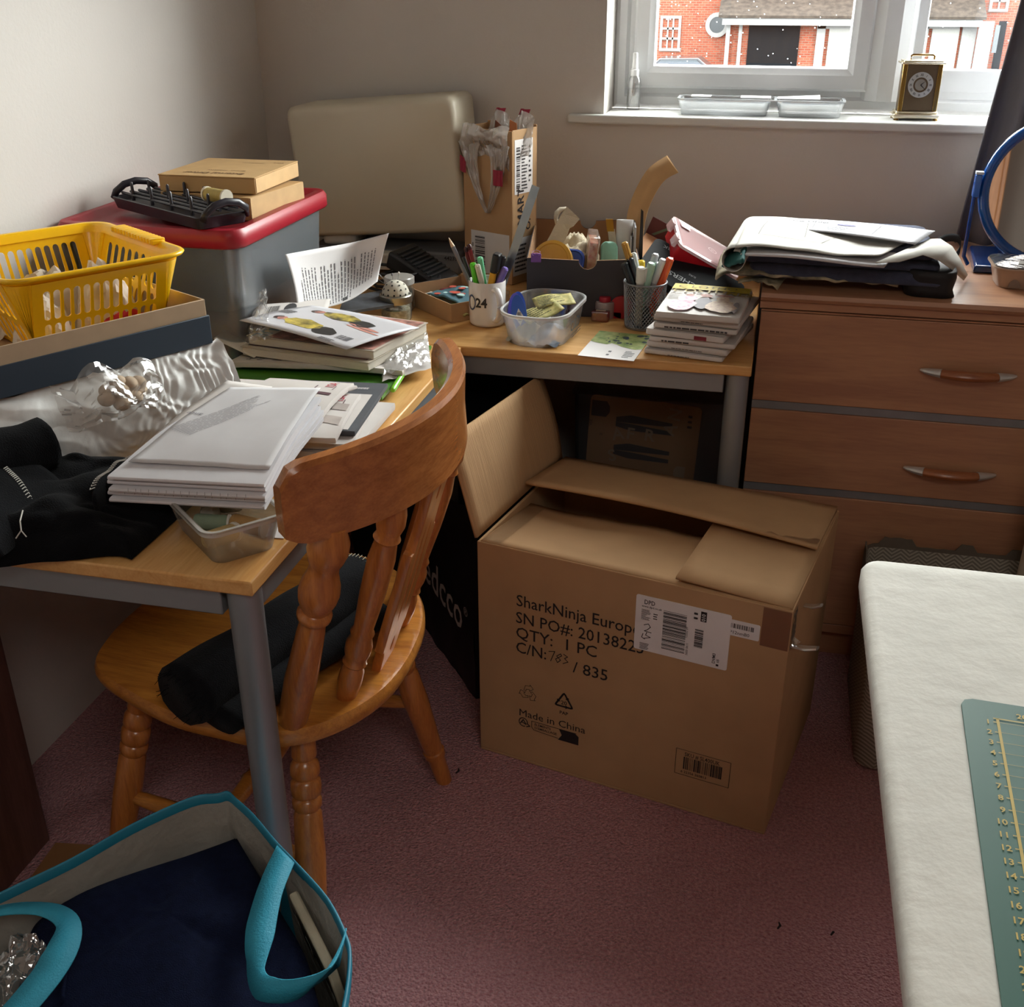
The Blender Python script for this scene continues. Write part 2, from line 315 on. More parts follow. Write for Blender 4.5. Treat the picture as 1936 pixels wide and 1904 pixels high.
# ================================================================== across the street
DY = 48.0
def brickmat():
    m, n, b = nodemat('red_brick'); b.inputs['Roughness'].default_value = 0.95
    tc = n.nodes.new('ShaderNodeTexCoord'); mp = n.nodes.new('ShaderNodeMapping'); mp.inputs['Rotation'].default_value = (PI / 2, 0, 0); n.links.new(tc.outputs['Object'], mp.inputs[0])
    k = n.nodes.new('ShaderNodeTexBrick'); k.inputs['Scale'].default_value = 1; k.inputs['Brick Width'].default_value = 0.235; k.inputs['Row Height'].default_value = 0.085; k.inputs['Mortar Size'].default_value = 0.010
    k.inputs['Color1'].default_value = hexc('9c523c'); k.inputs['Color2'].default_value = hexc('84402e'); k.inputs['Mortar'].default_value = hexc('7d6c5e')
    n.links.new(mp.outputs[0], k.inputs['Vector']); n.links.new(k.outputs['Color'], b.inputs['Base Color']); return m
BRICK = brickmat(); EXW = M('9a9a98', 0.6); EXD = M('14171a', 0.8, spec=0.1); EXG = M('33383c', 0.15)
mb = MB(); mb.box(-60, 3.4, -2.95, 80, 90, -2.8); struct('ground', mb, M('4a4a4c', 0.9, bump=0.2))
def ext(u, v, y=DY): return PY(u, v, y)
hz = ext(1400, 45).z
hs = thing('house', 'red brick house across the street with white garage doors and a canopy', 'house', (0, DY, -2.8))
def exbox(m, u0, v0, u1, v1, y0, y1):
    p, q = ext(u0, v1, y0), ext(u1, v0, y0); m.box(p.x, y0, p.z, q.x, y1, q.z)
x0 = ext(1225, 50).x; mb = MB(); mb.box(x0 - 6, DY, -2.8, 16, DY + 8, 3.4); mb.build('brick_wall', BRICK, hs, world=True)
mb = MB(); mb.rings([[(x0 - 6.5, DY - 0.4, 3.3), (x0 - 6.5, DY + 4, 6.2), (x0 - 6.5, DY + 8.4, 3.3)], [(16.5, DY - 0.4, 3.3), (16.5, DY + 4, 6.2), (16.5, DY + 8.4, 3.3)]]); mb.build('roof', M('5a4a40', 0.9), hs, world=True)
def ewin(u0, v0, u1, v1, cols, rows, y=DY):
    m = MB(); p, q = ext(u0, v1, y), ext(u1, v0, y); t = 0.10
    m.box(p.x, y - 0.08, p.z, q.x, y - 0.02, p.z + t).box(p.x, y - 0.08, q.z - t, q.x, y - 0.02, q.z).box(p.x, y - 0.08, p.z + t, p.x + t, y - 0.02, q.z - t).box(q.x - t, y - 0.08, p.z + t, q.x, y - 0.02, q.z - t)
    for i in range(1, cols): xx = lerp(p.x + t, q.x - t, i / cols); m.box(xx - 0.03, y - 0.07, p.z + t, xx + 0.03, y - 0.03, q.z - t)
    for i in range(1, rows): zz = lerp(p.z + t, q.z - t, i / rows); m.box(p.x + t, y - 0.07, zz - 0.04, q.x - t, y - 0.03, zz + 0.04)
    w = m.build('window', EXW, hs, world=True); g = MB(); g.box(p.x + t, y - 0.04, p.z + t, q.x - t, y - 0.01, q.z - t); g.build('pane', EXG, w, world=True); return w
ewin(1246, 30, 1289, 96, 3, 3)
ewin(1868, -20, 1912, 22, 2, 2)
cc_ = ext(1356, 47); mb = MB(); mb.M = TR(cc_.x, DY - 0.03, cc_.z, PI / 2)
mb.rings([[(r * math.cos(a * PI / 14), r * math.sin(a * PI / 14), z) for a in range(28)] for r, z in ((0.30, 0), (0.30, 0.08), (0.46, 0.08), (0.46, 0))], True, False, False)
rw = mb.build('round_window', EXW, hs); rw.matrix_parent_inverse = hs.matrix_world.inverted()
mb = MB(); mb.M = TR(cc_.x, DY - 0.03, cc_.z, PI / 2); mb.lathe([(0.31, 0), (0.31, 0.02)], 28); g = mb.build('round_pane', EXG, hs); g.matrix_parent_inverse = hs.matrix_world.inverted()
YG = DY - 1.2                                                     # garage front stands forward
mb = MB(); exbox(mb, 1372, 44, 1850, 240, YG + 0.2, DY - 0.01); mb.build('garage_wall', BRICK, hs, world=True)
for a0, a1, b0, b1 in ((1366, 1612, 1618, 1620), (1612, 1618, 1618, 1858)): pass
pA, pB = ext(1366, 34, YG - 0.5), ext(1858, 40, YG - 0.5)
mb = MB(); mb.box(pA.x, YG - 0.5, pA.z - 0.24, pB.x, DY - 0.01, pA.z); mb.build('fascia', EXW, hs, world=True)
mb = MB(); mb.rings([[(x, YG - 0.6, pA.z + 0.01), (x, YG - 0.6, pA.z + 0.10), (x, DY - 0.02, pA.z + 0.95), (x, DY - 0.02, pA.z + 0.01)] for x in (pA.x - 0.15, pB.x + 0.1)]); mb.build('canopy_roof', M('4d443c', 0.95, var=0.3, vs=5, bump=0.3, bs=8), hs, world=True)
mb = MB(); exbox(mb, 1388, 44, 1398, 240, YG, YG + 0.2); exbox(mb, 1366, 44, 1374, 240, YG, YG + 0.2); mb.build('porch_post', EXW, hs, world=True)
mb = MB(); exbox(mb, 1400, 46, 1514, 240, YG + 0.12, YG + 0.2); dr = mb.build('front_door', EXD, hs, world=True)
for u in (1412, 1442, 1490): mb = MB(); exbox(mb, u, 52, u + 12, 100, YG + 0.09, YG + 0.12); mb.build('door_pane', M('3c464d', 0.5, spec=0.2), dr, world=True)
for u0, u1 in ((1540, 1716), (1728, 1822)):
    m = MB(); exbox(m, u0, 46, u0 + 6, 240, YG + 0.05, YG + 0.2); exbox(m, u1 - 6, 46, u1, 240, YG + 0.05, YG + 0.2); exbox(m, u0 + 6, 46, u1 - 6, 54, YG + 0.05, YG + 0.2); gf = m.build('garage_frame', EXW, hs, world=True)
    m = MB(); exbox(m, u0 + 7, 55, u1 - 7, 240, YG + 0.1, YG + 0.18); m.build('garage_door', M('a8a7a2', 0.5), hs, world=True)
mb = MB(); exbox(mb, 1846, 40, 1853, 240, YG - 0.3, YG - 0.2); mb.build('downpipe', EXW, hs, world=True)
mb = MB(); exbox(mb, 1862, 40, 1905, 200, YG + 0.3, YG + 0.4); mb.build('side_door', EXD, hs, world=True)
mb = MB(); exbox(mb, 1874, 48, 1892, 100, YG + 0.25, YG + 0.31); mb.build('side_door_pane', M('6d7478', 0.2), hs, world=True)
pp = P(1874, 100, -2.0)
mb = MB(); mb.M = Matrix.Translation((ext(1876, 90, 46.0).x, 46.0, -2.8)); mb.lathe([(0.25, 0), (0.35, 0.5), (0.4, 0.55), (0.36, 0.5)], 16)
t_ = mb.build('stone_planter', M('8c8276', 0.9)); tag(t_, 'pale stone planter outside beside the dark side door', 'planter')
cp = ext(1285, 98, 44); t_ = thing('car', 'dark parked car whose roof shows at the bottom of the left window pane', 'car', (cp.x, 44, -2.8))
mb = MB(); L_ = [(-2.1, .35), (-2.1, .85), (-1.2, .95), (-.65, 1.42), (.75, 1.45), (1.4, .98), (2.1, .85), (2.1, .35)]
mb.rings([[(x, y, z) for x, z in L_] for y in (-.8, .8)]); mb.build('body', M('2a2c30', 0.2, coat=0.6), t_, bevel=0.06)
mb = MB(); mb.prism([(-1.05, -.97), (-.6, -1.36), (.7, -1.38), (1.2, -1.0)], 0.0, 0.01); mb.M = TR(0, -.81, 0, -PI / 2)
m2 = MB(); m2.M = TR(0, -.805, 0, PI / 2); m2.prism([(-1.05, .97), (-.6, 1.36), (.7, 1.38), (1.2, 1.0)], 0, 0.01); m2.build('side_window', M('596066', 0.1), t_)
for sx in (-1.3, 1.3):
    m2 = MB(); m2.M = TR(sx, -.82, .33, PI / 2); m2.lathe([(.33, -.1), (.33, .1)], 20); m2.build('wheel', M('17181a', 0.8), t_)
# ================================================================== desks
BEECH = wood('e0b070', 'cd9654', 0.38, 'X', 0.8, 0.15); BEECHY = wood('e0b070', 'cd9654', 0.38, 'Y', 0.8, 0.15)
STEEL = M('9aa0a4', 0.42, 0.55, var=0.02, bump=0.03, bs=400)
def desk(label, x0, y0, x1, y1, mat):
    H = 0.73
    t = thing('desk', label, 'desk', (x0, y0, 0), 'L-arranged work desks'); w, d = x1 - x0, y1 - y0
    m = MB(); m.box(0, 0, H - 0.021, w, d, H); m.build('tabletop', mat, t, bevel=0.0025)
    m = MB(); a, b = 0.012, 0.032
    m.box(a + .04, a, H - .062, w - a - .04, b, H - .0215).box(a + .04, d - b, H - .062, w - a - .04, d - a, H - .0215).box(a, a + .04, H - .062, b, d - a - .04, H - .0215).box(w - b, a + .04, H - .062, w - a, d - a - .04, H - .0215)
    m.build('frame_rail', STEEL, t, bevel=0.002)
    for x in (0.026, w - 0.026):
        for y in (0.028, d - 0.028):
            m = MB(); m.lathe([(.0225, 0.012), (.0225, H - .0215)], 28); l = m.build('leg', STEEL, t, smooth=True, at=(x, y, 0))
            f = MB(); f.lathe([(.020, 0), (.0235, .003), (.0235, .014)], 24); f.build('foot_cap', M('2b2c2e', 0.6), l, smooth=True)
    return t
DL = desk('beech desk along the left wall with grey steel legs, under the papers and yellow basket', XL + 0.016, 1.085, -0.590, 2.076, BEECHY)
DR = desk('beech desk under the window wall with the mug, pen holder and shoebox on it', XL + 0.016, 2.080, -0.003, YB - 0.016, BEECH)
# ================================================================== chest of drawers
CW = wood('b98a68', 'a3745a', 0.42, 'X', 0.55, 0.1, 5.0); GREY = M('8a8c90', 0.45, 0.3)
t = thing('chest_of_drawers', 'brown wood-effect chest of drawers with grey strips, right of the desk', 'chest of drawers', (0.0005, 2.20, 0))
cw, cd = 0.98, 0.585
mb = MB(); mb.box(0.008, 0.02, 0.07, cw - .008, cd, 0.81); mb.box(0.004, .004, .074, cw - .004, .02, .097); mb.build('body', CW, t, bevel=0.002)
mb = MB(); mb.box(0.012, 0.038, 0, cw - .012, cd - .01, 0.0695); mb.build('plinth', CW, t)
mb = MB(); mb.rings([[(x, 0.014, .812), (x, 0.004, .815), (x, 0.004, .829), (x, -.006, .833), (x, -.010, .840), (x, -.006, .848), (x, .004, .851), (x, cd, .851), (x, cd, .812)] for x in (0, cw)]); mb.build('top', CW, t, smooth=True, angle=0.5)
mb = MB(); mb.box(0.004, 0.002, .812 - .002, cw - .004, .03, .8125); mb.build('cornice', CW, t)
for z0, z1 in ((.620, .8085), (.432, .601), (.100, .413)):
    m = MB(); m.box(.003, 0, z0, cw - .003, .019, z1); dd = m.build('drawer', CW, t, bevel=0.0015)
    for hx in (0.4125, ) + (() if z0 > 1 else ()):
        zh = {.620: .711, .432: .499, .100: .28}[z0]
        N = 24; pts = []; rr = []
        for i in range(N + 1):
            s_ = i / N; pts.append((hx + (s_ - .5) * .178, -.004 - .024 * math.sin(PI * s_) ** 0.8, zh)); rr.append(.0025 + .0105 * math.sin(PI * s_) ** 0.6)
        h = MB(); h.path(pts[5:N - 4], rr[5:N - 4], 12, flat=.8); hd = h.build('handle', wood('a86a40', '8f5534', .35, 'X'), dd, smooth=True)
        for sl in (slice(0, 6), slice(N - 5, N + 1)):
            h = MB(); h.path(pts[sl], [r + .001 for r in rr[sl]], 12, flat=.8); h.build('handle_cap', M('dcdcda', .35, .6), dd, smooth=True)
for z0, z1 in ((.602, .619), (.414, .431)):
    m = MB(); m.box(.003, .003, z0, cw - .003, .019, z1); m.build('grey_strip', GREY, t)
# ================================================================== chair
CH = wood('cd8a3c', 'a5642a', 0.28, 'X', 1.2, 0.5, 6.0); CHZ = wood('c47c3c', 'a05c2a', 0.28, 'Z', 1.2, 0.5, 6.0); CHY = wood('b9743c', '96582c', 0.26, 'Y', 1.2, 0.6, 6.0)
chair = thing('dining_chair', 'orange varnished wooden chair with turned spindles and curved back rail, pushed under the desk', 'chair', (-0.73, 1.40, 0))
key = [(-.955, 1.232), (-.982, 1.303), (-.985, 1.405), (-.965, 1.52), (-.915, 1.615), (-.84, 1.668), (-.743, 1.680), (-.631, 1.655), (-.545, 1.585), (-.500, 1.50), (-.484, 1.40), (-.490, 1.296), (-.522, 1.215), (-.575, 1.158), (-.640, 1.136), (-.70, 1.140), (-.776, 1.150), (-.86, 1.180)]
def catmull(k, n=5):
    out = []; N = len(k)
    for i in range(N):
        p0, p1, p2, p3 = (V(k[(i + d) % N]) for d in (-1, 0, 1, 2))
        for j in range(n):
            t = j / n; out.append(tuple(0.5 * (2 * p1 + (p2 - p0) * t + (2 * p0 - 5 * p1 + 4 * p2 - p3) * t * t + (3 * p1 - p0 - 3 * p2 + p3) * t ** 3)))
    return out
ol = catmull(key)
cx, cy = -.735, 1.405
def sc(s, z): return [(cx + (x - cx) * s, cy + (y - cy) * s, z) for x, y in ol]
m = MB(); m.rings([sc(.93, .418), sc(.985, .421), sc(1.0, .430), sc(1.0, .440), sc(.985, .449), sc(.96, .450), sc(.80, .446), sc(.5, .441), sc(.2, .440)])
m.build('seat', CH, chair, smooth=True, world=True, angle=0.9)
LEG = [(0, .016), (.06, .0185), (.12, .0195), (.135, .016), (.15, .021), (.17, .0225), (.19, .0225), (.205, .018), (.215, .0225), (.24, .0235), (.265, .0225), (.275, .018), (.285, .0225), (.31, .0225), (.325, .018), (.34, .0215), (.5, .0235), (.75, .0195), (.80, .018), (.805, .021), (.83, .021), (.835, .017), (1, .0155)]
for a, b in (((-.885, 1.250, .425), (-.985, 1.205, 0)), ((-.600, 1.205, .425), (-.570, 1.11, 0)), ((-.585, 1.53, .425), (-.511, 1.608, 0)), ((-.87, 1.57, .425), (-.965, 1.66, 0))):
    m = MB(); m.turned(a, b, LEG); m.build('leg', CHZ, chair, smooth=True, world=True, angle=0.9)
STR = [(0, .009), (.1, .012), (.28, .015), (.30, .018), (.33, .015), (.5, .019), (.67, .015), (.70, .018), (.72, .015), (.9, .012), (1, .009)]
pa = lambda a, b, t: tuple(lerp(V(a), V(b), t))
s1a, s1b = pa((-.885, 1.250, .425), (-.985, 1.205, 0), .52), pa((-.600, 1.205, .425), (-.570, 1.11, 0), .52)
s2a, s2b = pa((-.585, 1.53, .425), (-.511, 1.608, 0), .52), pa((-.87, 1.57, .425), (-.965, 1.52, 0), .52)
for a, b in ((s1a, s1b), (s2a, s2b), (pa(s1a, s1b, .5), pa(s2a, s2b, .5))):
    m = MB(); m.turned(a, b, STR, 16); m.build('stretcher', CH, chair, smooth=True, world=True, angle=0.9)
# crest rail: an arc in plan, height 0.10
A_, B_ = V((-.527, 1.068)), V((-.488, 1.640)); ch_ = B_ - A_; sag = .108; nrm = V((ch_.y, -ch_.x)).normalized()
def crest(s):      # plan point and outward normal at 0..1 along the arc
    R_ = ch_.length ** 2 / (8 * sag) + sag / 2; ha = math.asin(ch_.length / 2 / R_); c0 = (A_ + B_) / 2 + nrm * (sag - R_)
    a = lerp(-ha, ha, s); d = nrm * math.cos(a) + ch_.normalized() * math.sin(a); return c0 + d * R_, d
m = MB(); rs = []; NS = 44
for i in range(NS + 1):
    s_ = i / NS; p, d = crest(s_); e = min(s_, 1 - s_); rz_ = .026 if e > .06 else .026 * math.sqrt(max(0, 1 - (1 - e / .06) ** 2)) 
    zt_ = .900 - (0.026 - rz_); zb = .795 + (.012 * (1 - e / .035) if e < .035 else 0) - .012 * math.sin(PI * s_); T = .029; ring = []
    for u, z in ((0, zb), (-.004, (zb + zt_) / 2), (-.003, zt_ - .008), (-.007, zt_ - .001), (-T + .007, zt_ - .001), (-T, zt_ - .008), (-T, (zb + zt_) / 2), (-T + .004, zb)):
        q = p + d * (u + .02 * (z - .9)); ring.append((q.x, q.y, z))
    rs.append(ring[::-1])
m.rings(rs); m.build('crest_rail', CHY, chair, smooth=True, world=True, angle=0.5)
def topat(s, z=.80):
    p, d = crest(s); q = p - d * .016; return (q.x, q.y, z)
POST = [(0, .017), (.04, .0215), (.25, .0235), (.50, .0195), (.56, .0175), (.575, .0235), (.595, .024), (.61, .018), (.63, .022), (.66, .026), (.70, .028), (.74, .026), (.79, .0205), (.82, .0195), (.85, .024), (.89, .0275), (.93, .0265), (.97, .021), (1, .018)]
SPN = [(0, .013), (.04, .016), (.10, .0185), (.16, .0175), (.19, .014), (.205, .0185), (.225, .016), (.26, .0195), (.30, .020), (.34, .0155), (.36, .018), (.38, .0145), (.55, .0185), (.72, .0195), (.80, .016), (.815, .0195), (.835, .016), (.88, .0205), (.93, .019), (1, .012)]
for b, s_, pr in (((-.600, 1.172, .444), .115, POST), ((-.553, 1.545, .444), .885, POST), ((-.548, 1.250, .442), .30, SPN), ((-.535, 1.462, .442), .70, SPN)):
    m = MB(); m.turned(b, topat(s_), pr, 22); m.build('post' if pr is POST else 'spindle', CHZ, chair, smooth=True, world=True, angle=0.9)
# pierced splat
def curve_fill(splines, depth, bevel=0.002):
    cu = bpy.data.curves.new('outline', 'CURVE'); cu.dimensions = '2D'; cu.fill_mode = 'BOTH'; cu.extrude = depth / 2; cu.bevel_depth = bevel; cu.bevel_resolution = 1
    for pts in splines:
        sp = cu.splines.new('POLY'); sp.points.add(len(pts) - 1); sp.use_cyclic_u = True
        for q, (x, y) in zip(sp.points, pts): q.co = (x, y, 0, 1)
    ob = bpy.data.objects.new('outline', cu); me = bpy.data.meshes.new_from_object(ob); r = ([tuple(v.co) for v in me.vertices], [tuple(p.vertices) for p in me.polygons])
    bpy.data.objects.remove(ob); bpy.data.curves.remove(cu); bpy.data.meshes.remove(me); return r
b0, b1 = V((-.528, 1.355, .438)), V(topat(.5)); SL = (b1 - b0).length
half = [(0, .030), (.06, .034), (.13, .040), (.16, .046), (.165, .052), (.24, .056), (.40, .057), (.52, .054), (.60, .057), (.645, .056), (.65, .047), (.74, .040), (.84, .041), (.93, .046), (1, .052)]
out = [(w, t * SL) for t, w in half] + [(-w, t * SL) for t, w in half[::-1]]
ell = lambda cx_, cy_, a, b: [(cx_ + a * math.cos(k * PI / 8), cy_ + b * math.sin(k * PI / 8)) for k in range(16)]
slot = lambda sx: [(sx * (x), t * SL) for t, x in ((.26, .012), (.30, .020), (.40, .026), (.55, .024), (.70, .017), (.73, .012), (.66, .012), (.52, .014), (.38, .013))]
vs, fs = curve_fill([out, ell(0, .125 * SL, .008, .016), ell(0, .875 * SL, .008, .016), slot(1), slot(-1)], .011)
m = MB(); m.M = frame(b0, (0, 1, 0), b1 - b0); m.add(vs, fs); m.build('splat', CHZ, chair, smooth=True, world=True, angle=0.6)
# ================================================================== cloth roll on the chair
BLACK = M('131418', 0.95, var=0.2, vs=60, bump=0.5, bs=500, spec=0.15, sheen=0.05); NAVY = M('131a33', 0.95, var=0.15, vs=90, bump=0.5, bs=700, spec=0.1)
t = thing('fabric_roll', 'rolled black cloth with frayed ends lying on the chair seat', 'fabric', (-.68, 1.30, .45))
def clothtube(p0, p1, r, flat, seed, n=28, k=22, wob=.12, up=(0, 0, 1)):
    p0, p1 = V(p0), V(p1); d = (p1 - p0).normalized(); u = V(up) - d * d.dot(V(up)); u.normalize(); w = d.cross(u); rs = []
    for i in range(n + 1):
        s_ = i / n; c_ = lerp(p0, p1, s_); rs.append([])
        for j in range(k):
            a = 2 * PI * j / k; q = 1 + wob * noise.noise(V((math.cos(a) * 1.5 + seed, math.sin(a) * 1.5, s_ * 4)))
            rs[-1].append(tuple(c_ + w * (r * q * math.cos(a)) + u * (r * flat * q * math.sin(a))))
    m = MB(); m.rings(rs); return m
m = clothtube((-.742, 1.130, .500), (-.615, 1.512, .492), .052, .88, 1); m.build('roll', BLACK, t, smooth='all', world=True)
m = clothtube((-.690, 1.128, .470), (-.575, 1.462, .468), .040, .50, 5); m.build('under_fold', BLACK, t, smooth='all', world=True)
m = MB(); rnd = random.Random(4)
for i in range(60):
    a = rnd.uniform(0, 2 * PI); r = .052 * rnd.uniform(.5, 1.0); c_ = V((-.742, 1.132, .500)) + V((.9, -.3, 0)) * (r * math.cos(a)) + V((0, 0, 1)) * (r * .85 * math.sin(a))
    d = V((-.4 + rnd.uniform(-.3, .3), -.9, rnd.uniform(-.4, .3))) * rnd.uniform(.006, .016); m.path([c_, c_ + d], [.0009, .0004], 4)
m.build('frayed_end', BLACK, t, world=True)
m = MB()
for i in range(26):
    a = lerp(-.2, PI + .2, i / 25); c_ = V((-.617, 1.505, .492)); w_ = V((.95, -.31, 0))
    q = c_ + w_ * (.053 * math.cos(a)) + V((0, 0, .047 * math.sin(a))); m.path([q, q + V((.002, .010, 0))], [.0009, .0009], 4)
m.build('overlock_stitching', M('b9b29a', .9), t, world=True)
# ================================================================== large cardboard box
KR = M('bb9770', 0.85, var=0.05, vs=12, bump=0.06, bs=60, spec=0.15); KRD = M('9b7049', 0.85, var=0.05, vs=14, bump=0.08, bs=90, spec=0.15); INK = M('21191a', 0.8, var=0); PAPER = M('e6e3e2', 0.8, var=0.02)
RIB = M('c4a078', 0.85, var=0.04, vs=14, bump=0.5, bs=60, stretch=(0.1, 9.0, 0.1), spec=0.15)
TAPE = clear('c9a57c', 0.25, 0.18, 0.3, 0.4, 30)
bw, bd, bh, wt = .582, .415, .478, .006
box = thing('cardboard_box', 'large brown cardboard box with open flaps and a courier label, standing on the carpet', 'box', frame((-.466, 1.718, 0), (.9774, -.2112, 0), (.2112, .9774, 0)))
m = MB()
m.box(0, 0, 0, bw, bd, wt).box(0, 0, wt, bw, wt, bh).box(0, bd - wt, wt, bw, bd, bh).box(0, wt, wt, wt, bd - wt, bh).box(bw - wt, wt, wt, bw, bd - wt, bh)
m.build('body', KR, box, bevel=0.0015)
# flaps
m = MB(); m.grid(lambda u, v: (-.004 - .052 * v + .008 * math.sin(PI * v) * u, .004 + u * (bd - .01), bh + .004 + v * .19 - .008 * u * v), 14, 10); m.build('left_flap', RIB, box, smooth='all', solid=.006)
m = MB(); m.grid(lambda u, v: (.006 + u * (bw - .012), .003 + v * .225, bh - .001 - .022 * v - .004 * math.sin(9 * u) * v - .005 * v * nz(u * 6, v * 3)), 40, 10); m.build('front_flap', KR, box, smooth='all', solid=.005)
m = MB(); m.grid(lambda u, v: (bw - .003 - u * .20, .005 + v * (bd - .01), bh + .002 + .010 * u - .004 * v), 8, 8); m.build('right_flap', KR, box, smooth='all', solid=.005)
m = MB(); m.grid(lambda u, v: (.004 + u * (bw - .008), bd - .003 - v * .205, bh + .006 + v * .026 + .010 * math.sin(PI * u) * v - .016 * v * u), 30, 8); m.build('back_flap', KR, box, smooth='all', solid=.006)
m = MB(); m.grid(lambda u, v: (bw - .10 + u * .095, bd - .205 + v * .055, bh + .0145 + .003 * nz(u * 5, v * 5) + .012 * (1 - v) - .003 * u), 10, 6); m.build('tape_strip', TAPE, box, smooth='all')
m = MB(); m.grid(lambda u, v: (.01 + u * .035, .006 + v * .2, bh + .0035 - .020 * v + .002 * nz(u * 4, v * 9)), 5, 14); m.build('tape_strip', TAPE, box, smooth='all')
m = MB(); m.rect(bw - .048, bh - .078, bw - .001, bh - .003, .0008); fr = m.build('tape_strip', M('7d5538', .35, var=.04), box); fr.matrix_local = Matrix.Rotation(PI / 2, 4, 'X') @ Matrix.Identity(4)
m = MB(); m.grid(lambda u, v: (bw + .0015 + .010 * nz(u * 3, v * 7) ** 2 + (.012 if v > .9 else 0) * u, .004 + u * .03, bh - .005 - v * .07), 6, 10); m.build('tape_curl', clear('e8e0d4', .35, .1, .5), box, smooth='all')
for yy, zz, L in ((.11, .43, .03), (.02, .40, .045)):
    m = MB(); m.path([(bw - .002, yy, zz), (bw + L * .6, yy - .004, zz + .004), (bw + L, yy - .008, zz + .012)], [.006, .009, .007], 8, flat=.4); m.build('tape_curl', clear('e8e0d4', .45, .1, .5), box, smooth=True)
m = MB(); m.M = Matrix.Rotation(PI / 2, 4, 'X')
Z0 = .0007
def stroke(m, pts, w, z=Z0):
    for a, b in zip(pts, pts[1:]):
        a, b = V((*a, 0)), V((*b, 0)); d = (b - a).normalized(); q = V((-d.y, d.x, 0)) * w / 2
        m.poly([tuple(a - q - d * w * .3 + V((0, 0, z))), tuple(b - q + d * w * .3 + V((0, 0, z))), tuple(b + q + d * w * .3 + V((0, 0, z))), tuple(a + q - d * w * .3 + V((0, 0, z)))])
m.text('SharkNinja Europe', .0345, .080, .361, Z0, sx=.93, bold=.004).text('SN PO#: 20138225', .0345, .079, .324, Z0, sx=.93, bold=.004).text('QTY:  1 PC', .0345, .079, .291, Z0, sx=1.0, bold=.004).text('C/N:', .0345, .079, .258, Z0, sx=.95, bold=.004).text('/ 835', .0345, .197, .246, Z0, sx=1.0, bold=.004)
stroke(m, [(.148, .278), (.160, .281), (.152, .258)], .0016); stroke(m, [(.172, .279), (.164, .272), (.172, .265), (.166, .258), (.162, .265), (.174, .275), (.172, .279)], .0016); stroke(m, [(.178, .280), (.186, .276), (.180, .271), (.187, .265), (.177, .259)], .0016)
m.text('Made in China', .023, .086, .112, Z0, sx=1.05)
def tri(m, cx_, cy_, r, w, gap=.12):
    P3 = [(cx_ + r * math.cos(PI / 2 + k * 2 * PI / 3), cy_ + r * math.sin(PI / 2 + k * 2 * PI / 3)) for k in range(3)]
    for k in range(3):
        a, b = V(P3[k]), V(P3[(k + 1) % 3]); a2 = lerp(a, b, gap); b2 = lerp(a, b, 1 - gap); stroke(m, [tuple(a2), tuple(b2)], w)
        d = (b2 - a2).normalized(); n_ = V((-d.y, d.x)); mid = lerp(a2, b2, .62); m.poly([(*(mid + d * w * 1.6), Z0), (*(mid + n_ * w * 1.2), Z0), (*(mid - n_ * w * 1.2), Z0)])
        c2 = P3[(k + 1) % 3]; a3 = lerp(V(P3[(k + 2) % 3]), V(c2), 1 - gap); stroke(m, [tuple(b2), tuple(lerp(V(c2), lerp(b2, a3, .5), .45)), tuple(a3)], w)
tri(m, .181, .172, .021, .0038); m.text('20', .0125, .181, .166, Z0, align='CENTER', bold=.01).text('PAP', .0105, .181, .143, Z0, align='CENTER', bold=.015)
for k in range(3):        # mobius loop of three open arrows
    a = PI / 2 + k * 2 * PI / 3; c_ = V((.106 + .011 * math.cos(a), .170 + .011 * math.sin(a)))
    pts = [(-.009, -.006), (-.006, .005), (.004, .006), (.004, .009), (.011, .001), (.003, -.006), (.003, -.002), (-.004, -.003), (-.005, -.008), (-.009, -.006)]
    stroke(m, [tuple(c_ + V((x * math.cos(a - PI / 2) - y * math.sin(a - PI / 2), x * math.sin(a - PI / 2) + y * math.cos(a - PI / 2)))) for x, y in pts], .0009)
stroke(m, [(.114, .106), (.114, .092), (.119, .086), (.170, .083)], .0012); stroke(m, [(.114, .106), (.208, .106)], .0012)
m.poly([(.172, .106, Z0), (.205, .106, Z0), (.213, .100, Z0), (.213, .080, Z0), (.170, .080, Z0), (.178, .093, Z0)])
m.text('ÉLÉMENTS', .0075, .120, .0975, Z0, bold=.01).text("D'EMBALLAGE", .0075, .120, .0895, Z0, bold=.01)
cpts = [(.096 + .009 * math.cos(k * PI / 8), .098 + .010 * math.sin(k * PI / 8)) for k in range(14)]; stroke(m, cpts, .002); stroke(m, [(.090, .094), (.096, .104), (.102, .094), (.092, .098)], .0022); stroke(m, [(.104, .097), (.110, .092), (.103, .089)], .0022)
for a, b in (((.406, .083), (.508, .083)), ((.406, .140), (.508, .140)), ((.406, .083), (.406, .140)), ((.508, .083), (.508, .140))): stroke(m, [a, b], .0009)
m.text('SKU # SL400UK', .0125, .422, .127, Z0, sx=.78, bold=.004); m.bars(.421, .097, .494, .125, 30, Z0, 9); m.text('6 22356 260813', .0075, .417, .088, Z0, bold=.004)
m.build('printing', INK, box)
m = MB(); m.M = Matrix.Rotation(PI / 2, 4, 'X'); m.prism([(.482 + x, .422 + y) for x, y in rrect(.100, .031, .003)], .0002, .0011); l2 = m.build('barcode_sticker', PAPER, box)
m = MB(); m.M = Matrix.Rotation(PI / 2, 4, 'X'); m.bars(.483, .422, .523, .431, 20, .0014, 4).text('P12nmB0', .009, .481, .4105, .0014); m.build('sticker_printing', INK, l2)
m = MB(); m.M = Matrix.Rotation(PI / 2, 4, 'X'); m.prism([(.398 + x, .389 + y) for x, y in rrect(.170, .112, .004)], .0004, .0016); l1 = m.build('courier_label', PAPER, box)
m = MB(); m.M = Matrix.Rotation(PI / 2, 4, 'X'); z = .0020
